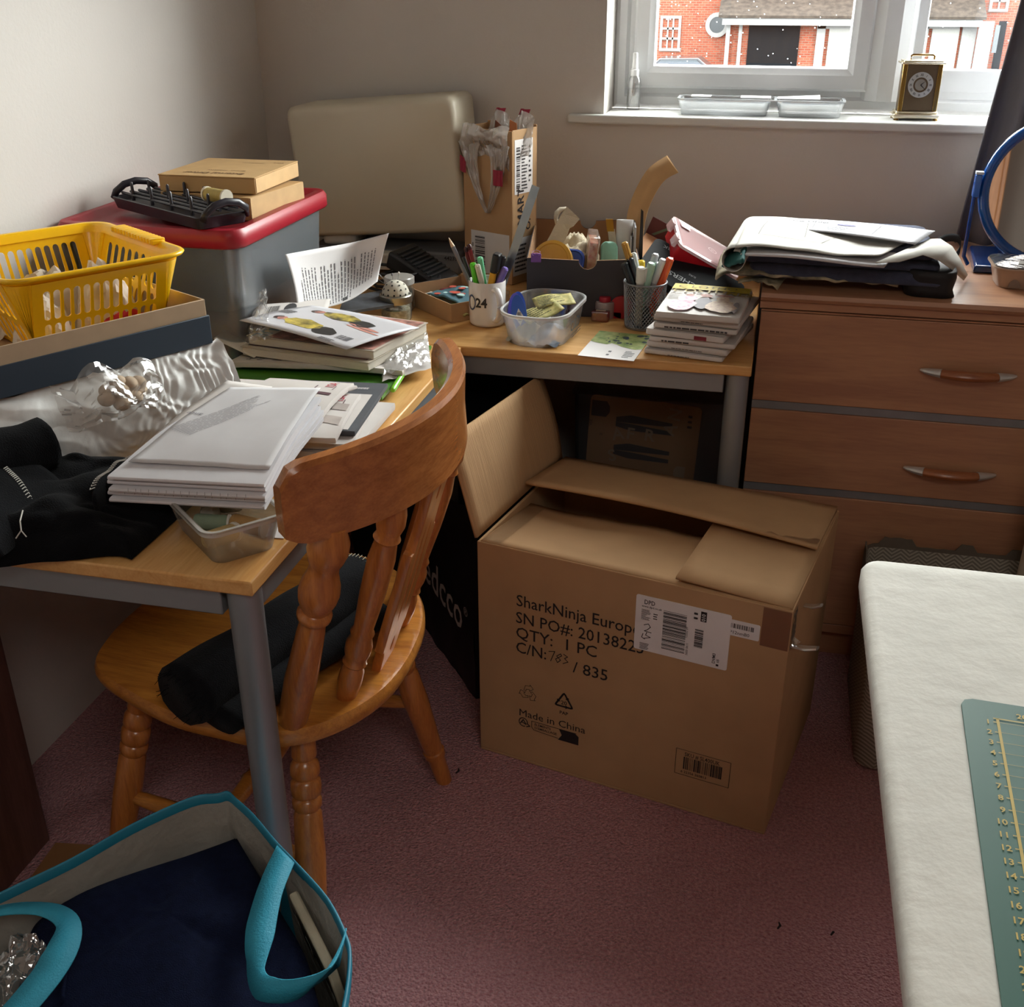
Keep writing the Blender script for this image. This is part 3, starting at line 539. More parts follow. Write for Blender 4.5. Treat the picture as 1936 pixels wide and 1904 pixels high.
m.text('DPD', .0125, .328, .429, z, bold=.01, sx=.8).text('www.dpd.co.uk', .0058, .324, .4225, z, bold=.01)
m.lines(.324, .397, .341, .419, 9, z, 3).lines(.346, .402, .354, .416, 3, z, 7).bars(.364, .347, .406, .427, 34, z, 5, vert=True).bars(.422, .366, .437, .404, 18, z, 8, vert=True)
m.rect(.430, .420, .4405, .440, z); m.lines(.418, .422, .426, .440, 2, z, 12).lines(.324, .336, .341, .350, 5, z, 15)
stroke(m, [(.330, .386), (.338, .390), (.342, .384), (.336, .377), (.331, .374), (.344, .373)], .0013, z); stroke(m, [(.336, .372), (.334, .366), (.343, .363), (.330, .358)], .0013, z); stroke(m, [(.329, .368), (.327, .360), (.333, .357)], .0013, z)
m.text('DVM3', .008, .4615, .342, z, rz=PI / 2, bold=.01).text('6B', .007, .4685, .345, z, rz=PI / 2); m.rect(.4635, .338, .468, .342, z)
m.text('5600 0611', .006, .412, .345, z, rz=PI / 2).text('15502 09', .006, .4095, .38, z, rz=PI / 2)
m.build('label_printing', INK, l1)
m = MB(); m.M = Matrix.Rotation(PI / 2, 4, 'X'); m.text('010', .0095, .4385, .4215, .0024, rz=PI / 2, bold=.01); m.build('label_number', PAPER, l1)
# ================================================================== padded cutting table and mat
t = thing('cutting_table', 'white cloth-covered padded table top in front at the right, under the green mat', 'table', (.40, .40, 0))
TX0, TX1, TY0, TY1, TZ = .1335, .86, -.35, 1.102, .85
m = MB(); prof = [(0.008, TZ - .034), (0, TZ - .026), (0, TZ - .008), (.003, TZ - .003), (.010, TZ), (.03, TZ + .0005)]
wv = lambda a: .0012 * noise.noise(V((a[0] * 14, a[1] * 14, 0)))
rs = []
for d, z in prof:
    o_ = rrect(TX1 - TX0 - 2 * d, TY1 - TY0 - 2 * d, max(.024 - d, .004), 6); o_ = [((TX0 + TX1) / 2 + x, (TY0 + TY1) / 2 + y) for x, y in o_]
    rs.append([(x, y, z) for x, y in o_])
m.rings(rs)
m.build('padded_top', M('d9d8d0', .75, var=.05, vs=18, bump=.35, bs=45, spec=.25), t, smooth=True, world=True, angle=1.0)
for x, y in ((.42, .55), (.80, .55), (.42, -.25), (.80, -.25)):
    m = MB(); m.lathe([(.02, 0), (.02, TZ - .034)], 16); m.build('leg', M('a77b4e', .5), t, smooth=True, world=True) if False else m.build('leg', M('a77b4e', .5), t, smooth=True, at=(x - .40, y - .40, 0))
g = thing('cutting_mat', 'dark green cutting mat with yellow numbers lying on the white padded table', 'mat', (.45, .60, TZ + .001))
c0, c1 = P(1816, 1318, TZ + .003), P(1895, 1904, TZ + .003); ux = V((.9965, -.083 + .075, 0)).normalized()
vy_ = (c1 - c0).normalized(); fm = frame(c0, -vy_.cross(V((0, 0, 1))) * -1, vy_ * -1)
ex = V((0, 0, 1)).cross(vy_).normalized()     # to the right of the mat's left edge
m = MB()
def mp_(x, y, z=0): q = c0 + ex * x + vy_ * y; return (q.x, q.y, TZ + .0012 + z)
o_ = [(.010, 0), (.45, 0), (.45, .6), (0, .6), (0, .010), (.003, .003)]
m.rings([[mp_(x, y, z) for x, y in o_[::-1]] for z in (0, .002)]); m.build('mat_sheet', M('2f5f53', .55, var=.05, vs=8), g, world=True)
m = MB()
for i in range(3): m.rings([[mp_(x, y, .0026) for x, y in ((.0262 + i * .15, .025), (.0285 + i * .15, .025), (.0285 + i * .15, .58), (.0262 + i * .15, .58))], [mp_(x, y, .0024) for x, y in ((.0262 + i * .15, .025), (.0285 + i * .15, .025), (.0285 + i * .15, .58), (.0262 + i * .15, .58))]])
m.add([mp_(.024, .0245, .0026), mp_(.44, .0245, .0026), mp_(.44, .0258, .0026), mp_(.024, .0258, .0026)], [(0, 1, 2, 3)])
for k in range(24):
    yy = .030 + k * .0140; s_ = str(24 - k) if k else '1'
    m.text(str(k + 1), .0085, 0, 0, 0, align='RIGHT', bold=.02, fn=lambda p, yy=yy: mp_(.0215 + p[0], yy + .004 - p[1], .0026))
    m.add([mp_(.0235, yy, .0026), mp_(.0262, yy, .0026), mp_(.0262, yy + .001, .0026), mp_(.0235, yy + .001, .0026)], [(0, 1, 2, 3)])
    m.add([mp_(.0275, yy, .0026), mp_(.44, yy, .0026), mp_(.44, yy + .0003, .0026), mp_(.0275, yy + .0003, .0026)], [(0, 1, 2, 3)])
m.text('20', .009, 0, 0, 0, fn=lambda p: mp_(.043 + p[0], .020 - p[1], .0026), bold=.02)
m.build('ruler_print', M('b9a24e', .6, var=0), g, world=True)
# ================================================================== blue shopping bag
RZ = .43
rim = [P(u, v, RZ) for u, v in ((0, 1690), (135, 1625), (250, 1560), (360, 1510), (412, 1502), (431, 1498), (446, 1511), (480, 1542), (520, 1590), (560, 1632), (620, 1700), (655, 1770), (663, 1815), (652, 1904))]
rim = [(p.x, p.y) for p in rim] + [(-.35, .68), (-.40, .60), (-.52, .54), (-.68, .56), (-.82, .63), (-.875, .72)]
rm = catmull(rim, 4); bx, by = -.60, .78
CYAN = M('2f9fbd', .6, var=.06, vs=20, bump=.35, bs=420); CYAND = M('23809c', .5, var=.04); LIN = M('a5a299', .55, var=.10, vs=14, bump=1.0, bs=38, spec=.4)
bag = thing('shopping_bag', 'cyan woven plastic shopping bag with a white lining, standing open in front of the chair', 'bag', (bx, by, 0))
def brg(s, z, w=0.0): return [(bx + (x - bx) * s + w * noise.noise(V((x * 9, y * 9, z * 6))), by + (y - by) * s + w * noise.noise(V((x * 9, y * 9, z * 6 + 5))), z) for x, y in rm]
m = MB(); m.rings([brg(.80, .004), brg(.83, .02), brg(.87, .15, .012), brg(.93, .28, .015), brg(.985, .39, .006), brg(1.0, RZ)], True, True, False); m.build('outer_shell', CYAN, bag, smooth='all', world=True)
m = MB(); m.rings([brg(.993, RZ - .002), brg(.975, .39, .010), brg(.92, .28, .018), brg(.86, .15, .014), brg(.80, .02), brg(.4, .012)], True, False, True); m.build('lining', LIN, bag, smooth='all', world=True)
m = MB(); m.rings([brg(1.004, RZ - .014), brg(1.006, RZ + .001), brg(.996, RZ + .003), brg(.985, RZ + .001), brg(.985, RZ - .012)], True, False, False); m.build('rim_binding', CYAND, bag, smooth='all', world=True)
def ribbon(pts, wdir, w, n=40, t_=.0016):
    P_ = [V(p) for p in pts]; W_ = [V(d).normalized() for d in wdir]; N = len(P_); rows = []
    for i in range(n + 1):
        s_ = i / n * (N - 1); k = min(int(s_), N - 2); f = s_ - k
        p0, p1, p2, p3 = P_[max(k - 1, 0)], P_[k], P_[k + 1], P_[min(k + 2, N - 1)]
        c_ = .5 * (2 * p1 + (p2 - p0) * f + (2 * p0 - 5 * p1 + 4 * p2 - p3) * f * f + (3 * p1 - p0 - 3 * p2 + p3) * f ** 3)
        d = lerp(W_[k], W_[k + 1], f).normalized() * w / 2; rows.append((c_ - d, c_ + d))
    m = MB(); m.grid(lambda u, v: tuple(lerp(*rows[round(v * n)], u)), 1, n); return m
q = lambda u, v, z: tuple(P(u, v, z))
pt1 = [q(540, 1615, .435), q(512, 1680, .438), q(492, 1760, .432), q(483, 1825, .425), q(500, 1868, .428), q(560, 1872, .440), q(610, 1845, .445), q(648, 1790, .438)]
def wd(a, b): return V(b) - V(a)
w1 = [wd(q(515, 1595, .435), q(560, 1640, .435)), wd(q(485, 1668, .43), q(540, 1690, .44)), wd(q(468, 1755, .43), q(518, 1768, .435)), wd(q(465, 1822, .42), q(500, 1835, .44)), wd(q(480, 1890, .41), q(520, 1840, .45)), wd(q(545, 1895, .42), q(570, 1845, .46)), wd(q(590, 1865, .43), q(630, 1825, .46)), wd(q(640, 1830, .425), q(655, 1750, .45))]
ribbon(pt1, w1, .040).build('handle', CYAN, bag, smooth='all', world=True, solid=.0016)
pt2 = [q(-60, 1745, .43), q(0, 1722, .435), (q(70, 1718, .445)), q(118, 1735, .45), q(122, 1778, .45), q(98, 1830, .445), q(60, 1880, .44), q(0, 1950, .43)]
w2 = [wd(q(-60, 1735, .42), q(-55, 1765, .45)), wd(q(0, 1712, .42), q(5, 1745, .45)), wd(q(70, 1700, .43), q(75, 1745, .455)), wd(q(135, 1710, .44), q(100, 1765, .455)), wd(q(145, 1770, .45), q(98, 1790, .45)), wd(q(128, 1840, .445), q(70, 1820, .445)), wd(q(85, 1900, .44), q(30, 1860, .44)), wd(q(30, 1980, .43), q(-30, 1930, .43))]
ribbon(pt2, w2, .038).build('handle', CYAN, bag, smooth='all', world=True, solid=.0016)
t = thing('folded_fabric', 'folded dark navy fabric filling the cyan shopping bag', 'fabric', (-.60, .80, .1))
cs = [P(150, 1690, .385), P(300, 1636, .385), P(430, 1587, .385), P(447, 1582, .385), P(458, 1595, .385), P(530, 1715, .388), P(590, 1835, .39), P(560, 1990, .385), P(60, 2000, .385), P(48, 1790, .385), P(52, 1765, .385), P(75, 1735, .385)]
top = catmull([(p.x, p.y) for p in cs], 6); mx_, my_ = sum(x for x, y in top) / len(top), sum(y for x, y in top) / len(top)
def nr(s, z, k=0.0): return [(mx_ + (x - mx_) * s, my_ + (y - my_) * s, z + k * noise.noise(V((x * 7, y * 7, s * 2)))) for x, y in top]
m = MB(); m.rings([nr(.86, .10), nr(.92, .2, .01), nr(.97, .33, .006), nr(1.0, .368, .004), nr(.985, .383, .006), nr(.9, .389, .01), nr(.6, .391, .016), nr(.3, .392, .016), nr(.05, .393)]); m.build('fabric_top', NAVY, t, smooth='all', world=True)
m = MB(); a_, b_, c_, d_ = P(48, 1765, .372), P(135, 1760, .392), P(120, 1900, .392), P(95, 1910, .37)
m.grid(lambda u, v: tuple(lerp(lerp(a_, b_, u), lerp(d_, c_, u), v) + V((0, 0, .008 * math.sin(u * 7) + .006 * nz(u * 3, v * 3) - .03 * (1 - u) ** 2))), 12, 12); m.build('fabric_fold', NAVY, t, smooth='all', world=True, solid=.004)
t = thing('printed_pouch', 'buff and grey pouch with white lettering tucked against the right side of the shopping bag', 'pouch', (-.44, .84, .2))
A, B = P(545, 1690, .395), P(618, 1838, .395); m = MB()
dn = V((.028, .016, -.20)); nn = (B - A).cross(dn).normalized(); 
m.hexa([tuple(A + dn), tuple(B + dn), tuple(B + dn + nn * .012), tuple(A + dn + nn * .012), tuple(A), tuple(B), tuple(B + nn * .012), tuple(A + nn * .012)]); m.build('pouch_body', M('cfc7ae', .6), t, world=True, bevel=.003)
a2, b2, d2 = A + (B - A) * .02, B, V((0, 0, -.05)); off = nn * -.0012
fmx = frame(A, B - A, (0, 0, 1))
m = MB(); m.add([tuple(A + off + V((0, 0, -.008)) + (B - A) * .04), tuple(B + off + V((0, 0, -.008))), tuple(B + off + dn * .3), tuple(A + off + dn * .3 + (B - A) * .04)], [(0, 1, 2, 3)]); m.build('dark_band', M('3a3434', .6), t, world=True)
m = MB(); m.text('il 2my', .055, .01, 0, 0, bold=.03, fn=lambda p: tuple(A + (B - A).normalized() * (p[0] + .010) + dn.normalized() * (.050 - p[1]) * .8 + nn * -.003)); m.build('lettering', M('d9d4c4', .6, var=0), t, world=True)
t = thing('plastic_packet', 'crumpled shiny clear plastic packet in the left corner of the shopping bag', 'packet', (-.80, .72, .3))
A = P(15, 1860, .40); m = MB(); m.grid(lambda u, v: (A.x - .05 + u * .07 + .01 * nz(u * 8, v * 8, 3), A.y - .10 + v * .16, .355 + .05 * math.sin(PI * u) + .022 * abs(nz(u * 7, v * 5, 1)) + .01 * nz(u * 14, v * 14)), 20, 26); m.build('packet_film', clear('cfcfc8', .3, .08, .6, .5, 30), t, smooth='all', world=True)
# ------------------------------------------------------------------ cardboard sheet under the bag
t = thing('cardboard_sheet', 'flat brown cardboard sheet on the carpet under the shopping bag', 'cardboard', (-.9, 1.2, 0))
a_, b_ = P(105, 1593, .004), P(588, 1622, .004); m = MB()
e = (b_ - a_).normalized(); pr = V((e.y, -e.x, 0)); m.slab([tuple(a_ + pr * .36 - e * .02), tuple(b_ + pr * .36), tuple(b_), tuple(a_)], .0035); m.build('sheet', KRD, t, world=True)
# ------------------------------------------------------------------ dark panel under the desk, left
t = thing('bedside_unit', 'dark brown wooden unit under the left desk against the wall', 'cabinet', (-1.30, 1.09, 0))
DW = wood('6a4840', '523630', .5, 'Z', .7, .1); m = MB(); m.box(.01, .045, .0, .135, .20, .64); m.build('carcass', DW, t, bevel=.003); m = MB(); m.box(.0, .04, .641, .145, .205, .655); m.build('top_board', DW, t, bevel=.002)
# ------------------------------------------------------------------ laundry hamper
HB = M('938e84', .7, var=.05)
def chevron():
    m, n, b = nodemat('chevron_weave'); b.inputs['Roughness'].default_value = .75; tc = n.nodes.new('ShaderNodeTexCoord'); sp = n.nodes.new('ShaderNodeSeparateXYZ'); n.links.new(tc.outputs['Object'], sp.inputs[0])
    def mt(op, a, b_=None, c_=None):
        k = n.nodes.new('ShaderNodeMath'); k.operation = op
        for i, x in enumerate((a, b_, c_)):
            if x is None: continue
            if isinstance(x, (int, float)): k.inputs[i].default_value = x
            else: n.links.new(x, k.inputs[i])
        return k.outputs[0]
    h = mt('ADD', sp.outputs[0], sp.outputs[1]); zz = mt('PINGPONG', h, .018); v = mt('ADD', sp.outputs[2], mt('MULTIPLY', zz, .8)); w = mt('PINGPONG', v, .0045); g = mt('GREATER_THAN', w, .0022)
    mx = n.nodes.new('ShaderNodeMix'); mx.data_type = 'RGBA'; n.links.new(g, mx.inputs[0]); mx.inputs[6].default_value = hexc('ada698'); mx.inputs[7].default_value = hexc('7c766b'); n.links.new(mx.outputs[2], b.inputs['Base Color']); return m
t = thing('laundry_hamper', 'grey chevron-patterned waste bin with a torn card rim in front of the chest of drawers', 'bin', (.44, 2.0, 0))
hx0, hx1, hy0, hy1 = .272, .60, 1.826, 2.165; hc_, hd_ = ((hx0 + hx1) / 2, (hy0 + hy1) / 2), (hx1 - hx0, hy1 - hy0)
R4 = lambda dx, dy, z, r=.035: [(x, y, z) for x, y in rrect(hd_[0] + dx, hd_[1] + dy, r, 6)]
m = MB(); m.M = TR(hc_[0], hc_[1]); m.rings([R4(-.015, -.015, 0), R4(0, 0, .005), R4(.014, .014, .322), R4(.008, .008, .322), R4(-.006, -.006, .01)]); m.build('basket_wall', chevron(), t, smooth=True, world=True)
m = MB(); N = 120; o_ = rrect(hd_[0] + .012, hd_[1] + .012, .035, 6)
def along(o, k):
    L = [math.dist(o[i], o[(i + 1) % len(o)]) for i in range(len(o))]; T = sum(L) * k; i = 0
    while T > L[i]: T -= L[i]; i = (i + 1) % len(o)
    f = T / max(L[i], 1e-6); a, b = o[i], o[(i + 1) % len(o)]; return lerp(a[0], b[0], f), lerp(a[1], b[1], f)
m.M = TR(hc_[0], hc_[1])
lo, hi = [], []
for k in range(N):
    x, y = along(o_, k / N); s_ = math.sin(k * .55) + .7 * math.sin(k * .23 + 1); lo.append((x, y, .29)); hi.append((x, y, .330 + (.016 if s_ > .2 else 0) + .003 * nz(k * .7, 1)))
m.rings([lo, hi], True, False, False); m.build('card_rim', M('6f6559', .85, var=.08), t, solid=.003, world=True)
m = MB(); m.M = TR(hc_[0], hc_[1]); m.grid(lambda u, v: ((u - .5) * .28, (v - .5) * .30, .19 + .06 * nz(u * 5, v * 5)), 14, 14); m.build('rubbish', M('6a6258', .9, var=.3, vs=20), t, smooth='all', world=True)
t = thing('cushion', 'cream padded roll standing behind the table against the chest of drawers', 'cushion', (.63, 2.06, 0))
m = MB(); m.rings([[(math.cos(a * PI / 12) * r * .095, math.sin(a * PI / 12) * r * .11, z) for a in range(24)] for r, z in ((.6, 0), (.95, .03), (1, .2), (.98, .4), (1.0, .52), (.9, .59), (.5, .62))]); m.build('cushion_cover', M('d8cdb8', .85, bump=.2, bs=30), t, smooth='all', at=(.022, .02, 0))
# ------------------------------------------------------------------ black tote with logo
t = thing('tote_bag', 'black carrier bag with a white logo standing between the chair and the box', 'bag', frame((-.72, 2.14, 0), (.61, -.79, 0), (.79, .61, 0)))
m = MB(); m.grid(lambda u, v: (u * .33, .0 + .006 * nz(u * 5, v * 5) - .012 * math.sin(PI * u) * v, v * .46 - .02 * math.sin(PI * u) * (v > .9)), 22, 22)
m.grid(lambda u, v: (u * .33, .075 + .008 * nz(u * 5, v * 5, 4), v * .46), 16, 16); m.grid(lambda u, v: (.33 + .004 * nz(u * 3, v * 5), u * .078, v * .46), 6, 16); m.grid(lambda u, v: (-.002, u * .078, v * .46), 6, 16); m.rect(0, 0, .33, .078, .002)
m.build('bag_panel', M('17171a', .6, var=.1, bump=.2, bs=30), t, smooth='all')
# ------------------------------------------------------------------ tote lettering, under-desk storage
L_ = lambda p: p
tb = t
m = MB(); m.M = frame((0, -.002, 0), (1, 0, 0), (0, 0, 1))
ly = MB()
u0, u1 = P(800, 1075, .235), P(872, 1138, .20)
m.text('redcco', .115, .012, .165, .0, rz=-.06, bold=.008, sx=.85).text('®', .03, .295, .20, .0)
wob = [(x, y - .006, z) for x, y, z in m.v]; m.v = [(x, y - .008, z) for x, y, z in m.v]
m.build('logo', M('d8d5d0', .6, var=0), tb)
t = thing('storage_box', 'clear plastic storage box under the window desk behind the large cardboard box', 'box', (-.42, 2.42, 0))
m = tub_mb(.36, .26, .385, .285, .52, .02, .003, .006); m.build('box_wall', clear('a2a8ac', .12, .25, .2), t, smooth=True, at=(.20, .145, 0))
t = thing('pattern_packet', 'brown sewing pattern packet with trouser drawings and white letters, seen through the clear storage box', 'pattern', (-.36, 2.425, .2))
a_ = PY(1117, 745, 2.426); m = MB(); pw, ph = .265, .245; zt2 = .515
m.M = frame((-.372, 2.436, zt2), (1, 0, -.045), (0, 0, 1)); m.prism([(x + pw / 2, y - ph / 2) for x, y in rrect(pw, ph, .012)], -.006, 0); m.build('packet_body', M('c99a68', .8, var=.04), t, world=True)
m = MB(); m.M = frame((-.372, 2.4355, zt2), (1, 0, -.045), (0, 0, 1)); z = .0006
m.poly([(.004, -.012, z), (.040, -.012, z), (.048, -.025, z), (.048, -.040, z), (.040, -.052, z), (.004, -.052, z)])
for y0 in (-.045, -.118):
    L1 = .135; x0 = .065
    m.poly([(x0, y0 - .003, z), (x0 + .035, y0 + .005, z), (x0 + L1, y0 - .003, z), (x0 + L1, y0 - .013, z), (x0 + .035, y0 - .015, z), (x0, y0 - .016, z)][::-1])
    m.poly([(x0, y0 - .016, z), (x0 + .035, y0 - .017, z), (x0 + L1, y0 - .024, z), (x0 + L1, y0 - .034, z), (x0 + .035, y0 - .034, z), (x0, y0 - .027, z)][::-1])
m.text('VEE', .010, .008, -.078, z, rz=PI / 2).text('36', .009, .027, -.10, z); m.lines(.235, -.055, .246, -.015, 3, z, 3)
m.build('trouser_drawing', M('3a3f45', .8, var=0), t, world=True)
m = MB(); m.M = frame((-.372, 2.4348, zt2), (1, 0, -.045), (0, 0, 1))
for ch, x, y, r in (('S', .058, -.165, .3), ('A', .062, -.108, .25), ('F', .092, -.100, -.05), ('R', .135, -.098, -.05), ('A', .205, -.080, 1.3), ('N', .215, -.042, 1.45)): m.text(ch, .042, x, y, 0.0012, rz=r, bold=.02)
m.poly([(.215, -.165, .0012), (.222, -.155, .0012), (.242, -.155, .0012), (.242, -.188, .0012), (.222, -.188, .0012), (.215, -.178, .0012)])
m.build('lettering', M('c9b08f', .8, var=0), t, world=True)
t = thing('dark_bundle', 'black fabric bundle stored in the shadow under the window desk', 'fabric', (-.75, 2.45, 0))
m = MB(); m.rings([[(math.cos(a * PI / 12) * r * .26 + .02 * nz(a, z * 9), math.sin(a * PI / 12) * r * .2 + .02 * nz(a + 9, z * 9), z) for a in range(24)] for r, z in ((.9, 0), (1, .06), (1.0, .2), (1.02, .34), (.97, .48), (.8, .58), (.4, .62))]); m.build('bundle', BLACK, t, smooth='all')
# ================================================================== back of the window desk
CREAM = M('cfc6b0', .35, var=.03, vs=5, bump=.03, bs=20)
t = thing('sewing_machine', 'sewing machine under a cream hard cover that sits askew, against the window wall', 'sewing machine', (-.955, 2.716, .7305))
m = MB(); m.box(-.20, -.07, 0, .205, .07, .055); m.build('machine_base', M('77787a', .4), t, bevel=.006)
m = MB(); m.box(-.17, -.055, .055, -.08, .055, .30); m.box(-.08, -.05, .215, .17, .05, .30); m.box(.10, -.045, .13, .165, .045, .215); m.build('machine_head', M('d9d7d0', .35), t, bevel=.012)
m = MB(); m.box(-.06, -.112, .012, .11, -.0755, .055); bd_ = m.build('extension_bed', M('c9c5b8', .4), t, bevel=.004)
m = MB()
for k in range(16): m.box(-.05 + k * .01, -.1128, .043, -.0495 + k * .01, -.1121, .052 if k % 5 == 0 else .048)
m.build('ruler_marks', INK, bd_)
m = MB(); m.M = frame((.165, -.0755, .038), (1, 0, 0), (0, 0, 1)); m.text('4423S', .014, 0, 0, .0006, bold=.005); m.build('model_number', INK, t)
m = MB(); w_, h_, d_ = .440, .320, .160; R = lambda i, y: [(x, y, z) for x, z in rrect(w_ - 2 * i, h_ - 2 * i, .022, 6)]
m.rings([R(.014, -d_ / 2), R(.006, -d_ / 2 + .004), R(0, -d_ / 2 + .018), R(0, d_ / 2)], True, True, False); m.rings([R(.003, -d_ / 2 + .02), R(.003, d_ / 2)], True, True, False)
hcv = m.build('hard_cover', CREAM, t, smooth=True, angle=.9); hcv.location = (-.004, .0, .252); hcv.rotation_euler = (.0, -.083, -.02)
# foot pedal and leads
t = thing('foot_pedal', 'black sewing machine foot pedal with its lead, in front of the cream cover', 'pedal', frame((-.80, 2.50, .788), (.90, -.38, -.20), (.38, .9, .10)))
m = MB(); m.hexa([(-.08, -.05, -.02), (.085, -.045, -.03), (.085, .045, -.03), (-.08, .05, -.02), (-.075, -.045, .022), (.08, -.04, -.008), (.08, .04, -.008), (-.075, .045, .022)]); m.build('pedal_body', M('1d1e20', .5, bump=.2, bs=90), t, bevel=.006)
m = MB()
for k in range(9): m.hexa([(-.055 + k * .013, -.035, .0195 - k * .0025), (-.050 + k * .013, -.035, .0195 - k * .0025), (-.050 + k * .013, .035, .0195 - k * .0025), (-.055 + k * .013, .035, .0195 - k * .0025), (-.055 + k * .013, -.035, .0225 - k * .0025), (-.050 + k * .013, -.035, .0222 - k * .0025), (-.050 + k * .013, .035, .0222 - k * .0025), (-.055 + k * .013, .035, .0225 - k * .0025)])
m.build('grip_ribs', M('28292b', .6), t)
rnd = random.Random(3); m = MB()
pts = []
for k in range(60):
    a = k * .62; r = .055 + .025 * math.sin(k * .37); pts.append((-.855 + r * 1.3 * math.cos(a) + .02 * math.sin(k * .2), 2.455 + r * .8 * math.sin(a), .738 + k * .0007 + .006 * abs(math.sin(k * .9))))
m.path(pts, .0038, 8); m.build('lead', M('161618', .5), t, smooth=True, world=True)
# ------------------------------------------------------------------ tall postal carton
t = thing('tall_carton', 'tall narrow brown carton with courier labels in the corner beside the cream cover', 'box', frame((-.735, 2.640, .731), (.907, -.42, 0), (.42, .907, 0)))
w_, d_, h_ = .150, .098, .362; wt = .003
m = MB(); m.box(0, 0, 0, w_, d_, wt).box(0, 0, wt, w_, wt, h_ - .002).box(0, d_ - wt, wt, w_, d_, h_ + .005).box(0, wt, wt, wt, d_ - wt, h_).box(w_ - wt, wt, wt, w_, d_ - wt, h_); m.build('body', KR, t, bevel=.001)
m = MB(); m.M = Matrix.Rotation(PI / 2, 4, 'X'); m.rect(.022, .018, .142, .120, .0006); l = m.build('front_label', M('d5d3d2', .7, var=.02), t)
m = MB(); m.M = Matrix.Rotation(PI / 2, 4, 'X'); m.bars(.035, .030, .066, .108, 26, .0012, 6, vert=True).lines(.026, .06, .030, .10, 2, .0012, 8); m.build('barcode', INK, l)
fr = frame((w_, 0, 0), (0, 1, 0), (0, 0, 1))
m = MB(); m.M = fr; m.rect(.010, .215, .080, .340, .0006).rect(.004, .02, .08, .11, .0006); l = m.build('side_label', PAPER, t)
m = MB(); m.M = fr; m.bars(.016, .222, .030, .325, 24, .0012, 12, vert=True).lines(.036, .225, .060, .33, 14, .0012, 3).lines(.064, .24, .076, .33, 8, .0012, 5).lines(.01, .03, .06, .10, 7, .0012, 9); m.build('label_printing', INK, l)
m = MB(); m.M = fr; m.text('SMART', .034, .045, .125, .0008, rz=PI / 2, bold=.02).text('O:', .026, .072, .125, .0008, rz=PI / 2, bold=.02); m.build('printing', INK, t)
t2 = thing('carrier_bag', 'thin grey plastic carrier bag with dark red bands lining the tall carton, handles hanging out', 'bag', frame((-.735, 2.640, .731), (.907, -.42, 0), (.42, .907, 0)))
FILM = clear('c5bdb6', .62, .2, .4, .7, 40); RED = M('9c1f3c', .5, var=.05)
def film_sheet(fn, nu, nv, name, mat, par, **k): m = MB(); m.grid(fn, nu, nv); return m.build(name, mat, par, smooth='all', **k)
# film folded over the front edge, then the two handle straps meeting at the bottom of a loop
film_sheet(lambda u, v: (.004 + u * .142, -.004 - .010 * math.sin(PI * min(1, v * 1.4)) - .004 * nz(u * 14, v * 4), h_ + .004 + .006 * math.sin(u * 9) - v * (.055 + .045 * abs(2 * u - 1)) + .004 * nz(u * 9, v * 9)), 34, 14, 'folded_film', FILM, t2)
def strap(x0, x1, x2, seed, w0=.07, w1=.012):
    m = MB()
    def fn(u, v):
        c_ = (1 - v) ** 2 * x0 + 2 * v * (1 - v) * x1 + v * v * x2; w = lerp(w0, w1, v ** .6); pl_ = math.sin(u * 18 + seed) * .004 * (1 - v * .5)
        return (c_ + (u - .5) * w, -.012 + pl_ - .004 * nz(u * 5, v * 6, seed), h_ - .035 - v * .158 + .012 * (1 - v) * nz(u * 3, seed))
    m.grid(fn, 16, 24); return m
strap(.028, .030, .082, 1).build('handle', FILM, t2, smooth='all'); strap(.118, .125, .086, 4).build('handle', FILM, t2, smooth='all')
m = MB(); m.rect(.108, h_ - .125, .138, h_ - .090); m.grid(lambda u, v: (.108 + u * .030, -.019 + .002 * math.sin(u * 12), h_ - .125 + v * .036), 8, 3); m.v = m.v[4:]; m.f = [tuple(i - 4 for i in f) for f in m.f[1:]]; m.mi = m.mi[1:]; m.build('red_band', RED, t2, smooth='all')
m = MB(); m.grid(lambda u, v: (.004 + u * .018, -.017 + .002 * math.sin(u * 9), h_ - .100 + v * .036 - u * .006), 6, 3); m.build('red_band', RED, t2, smooth='all')
for bx_, by_, sd, hh in ((.05, .085, 2, .036), (.135, .07, 5, .040)):
    film_sheet(lambda u, v: (bx_ + (u - .5) * .06 * (1 - .2 * v) + .006 * nz(u * 6, v * 5, sd), by_ - .035 + .03 * v + .006 * nz(u * 7, v * 4, sd + 2) + .012 * math.sin(u * 8), h_ - .06 + v * (.06 + hh) - .02 * (2 * u - 1) ** 2 * v), 14, 12, 'film_peak', FILM, t2)
    m = MB(); m.grid(lambda u, v: (bx_ + (u - .5) * .026, by_ - .008 + .008 * v + .004 * math.sin(u * 8), h_ + hh - .012 + .013 * v), 6, 3); m.build('red_band', RED, t2, smooth='all')
film_sheet(lambda u, v: (.01 + u * .13, .01 + v * .08, h_ - .05 - .02 * math.sin(PI * u) * math.sin(PI * v) + .012 * nz(u * 6, v * 6, 8)), 18, 12, 'inner_film', FILM, t2)
t3 = thing('card_scraps', 'orange-brown card scraps poking out of the bag in the tall carton', 'card', frame((-.735, 2.640, .731), (.907, -.42, 0), (.42, .907, 0)))
m = MB(); m.slab([(.118, .03, h_ - .05), (.140, .036, h_ - .05), (.136, .036, h_ + .012), (.120, .03, h_ + .020)], .001); m.build('scrap', M('c47f55', .8), t3)
m = MB(); m.slab([(.06, .04, h_ - .05), (.125, .02, h_ - .05), (.12, .02, h_ - .004), (.065, .045, h_ + .014)], .001); m.build('scrap', M('7c4a38', .8, var=.2), t3)
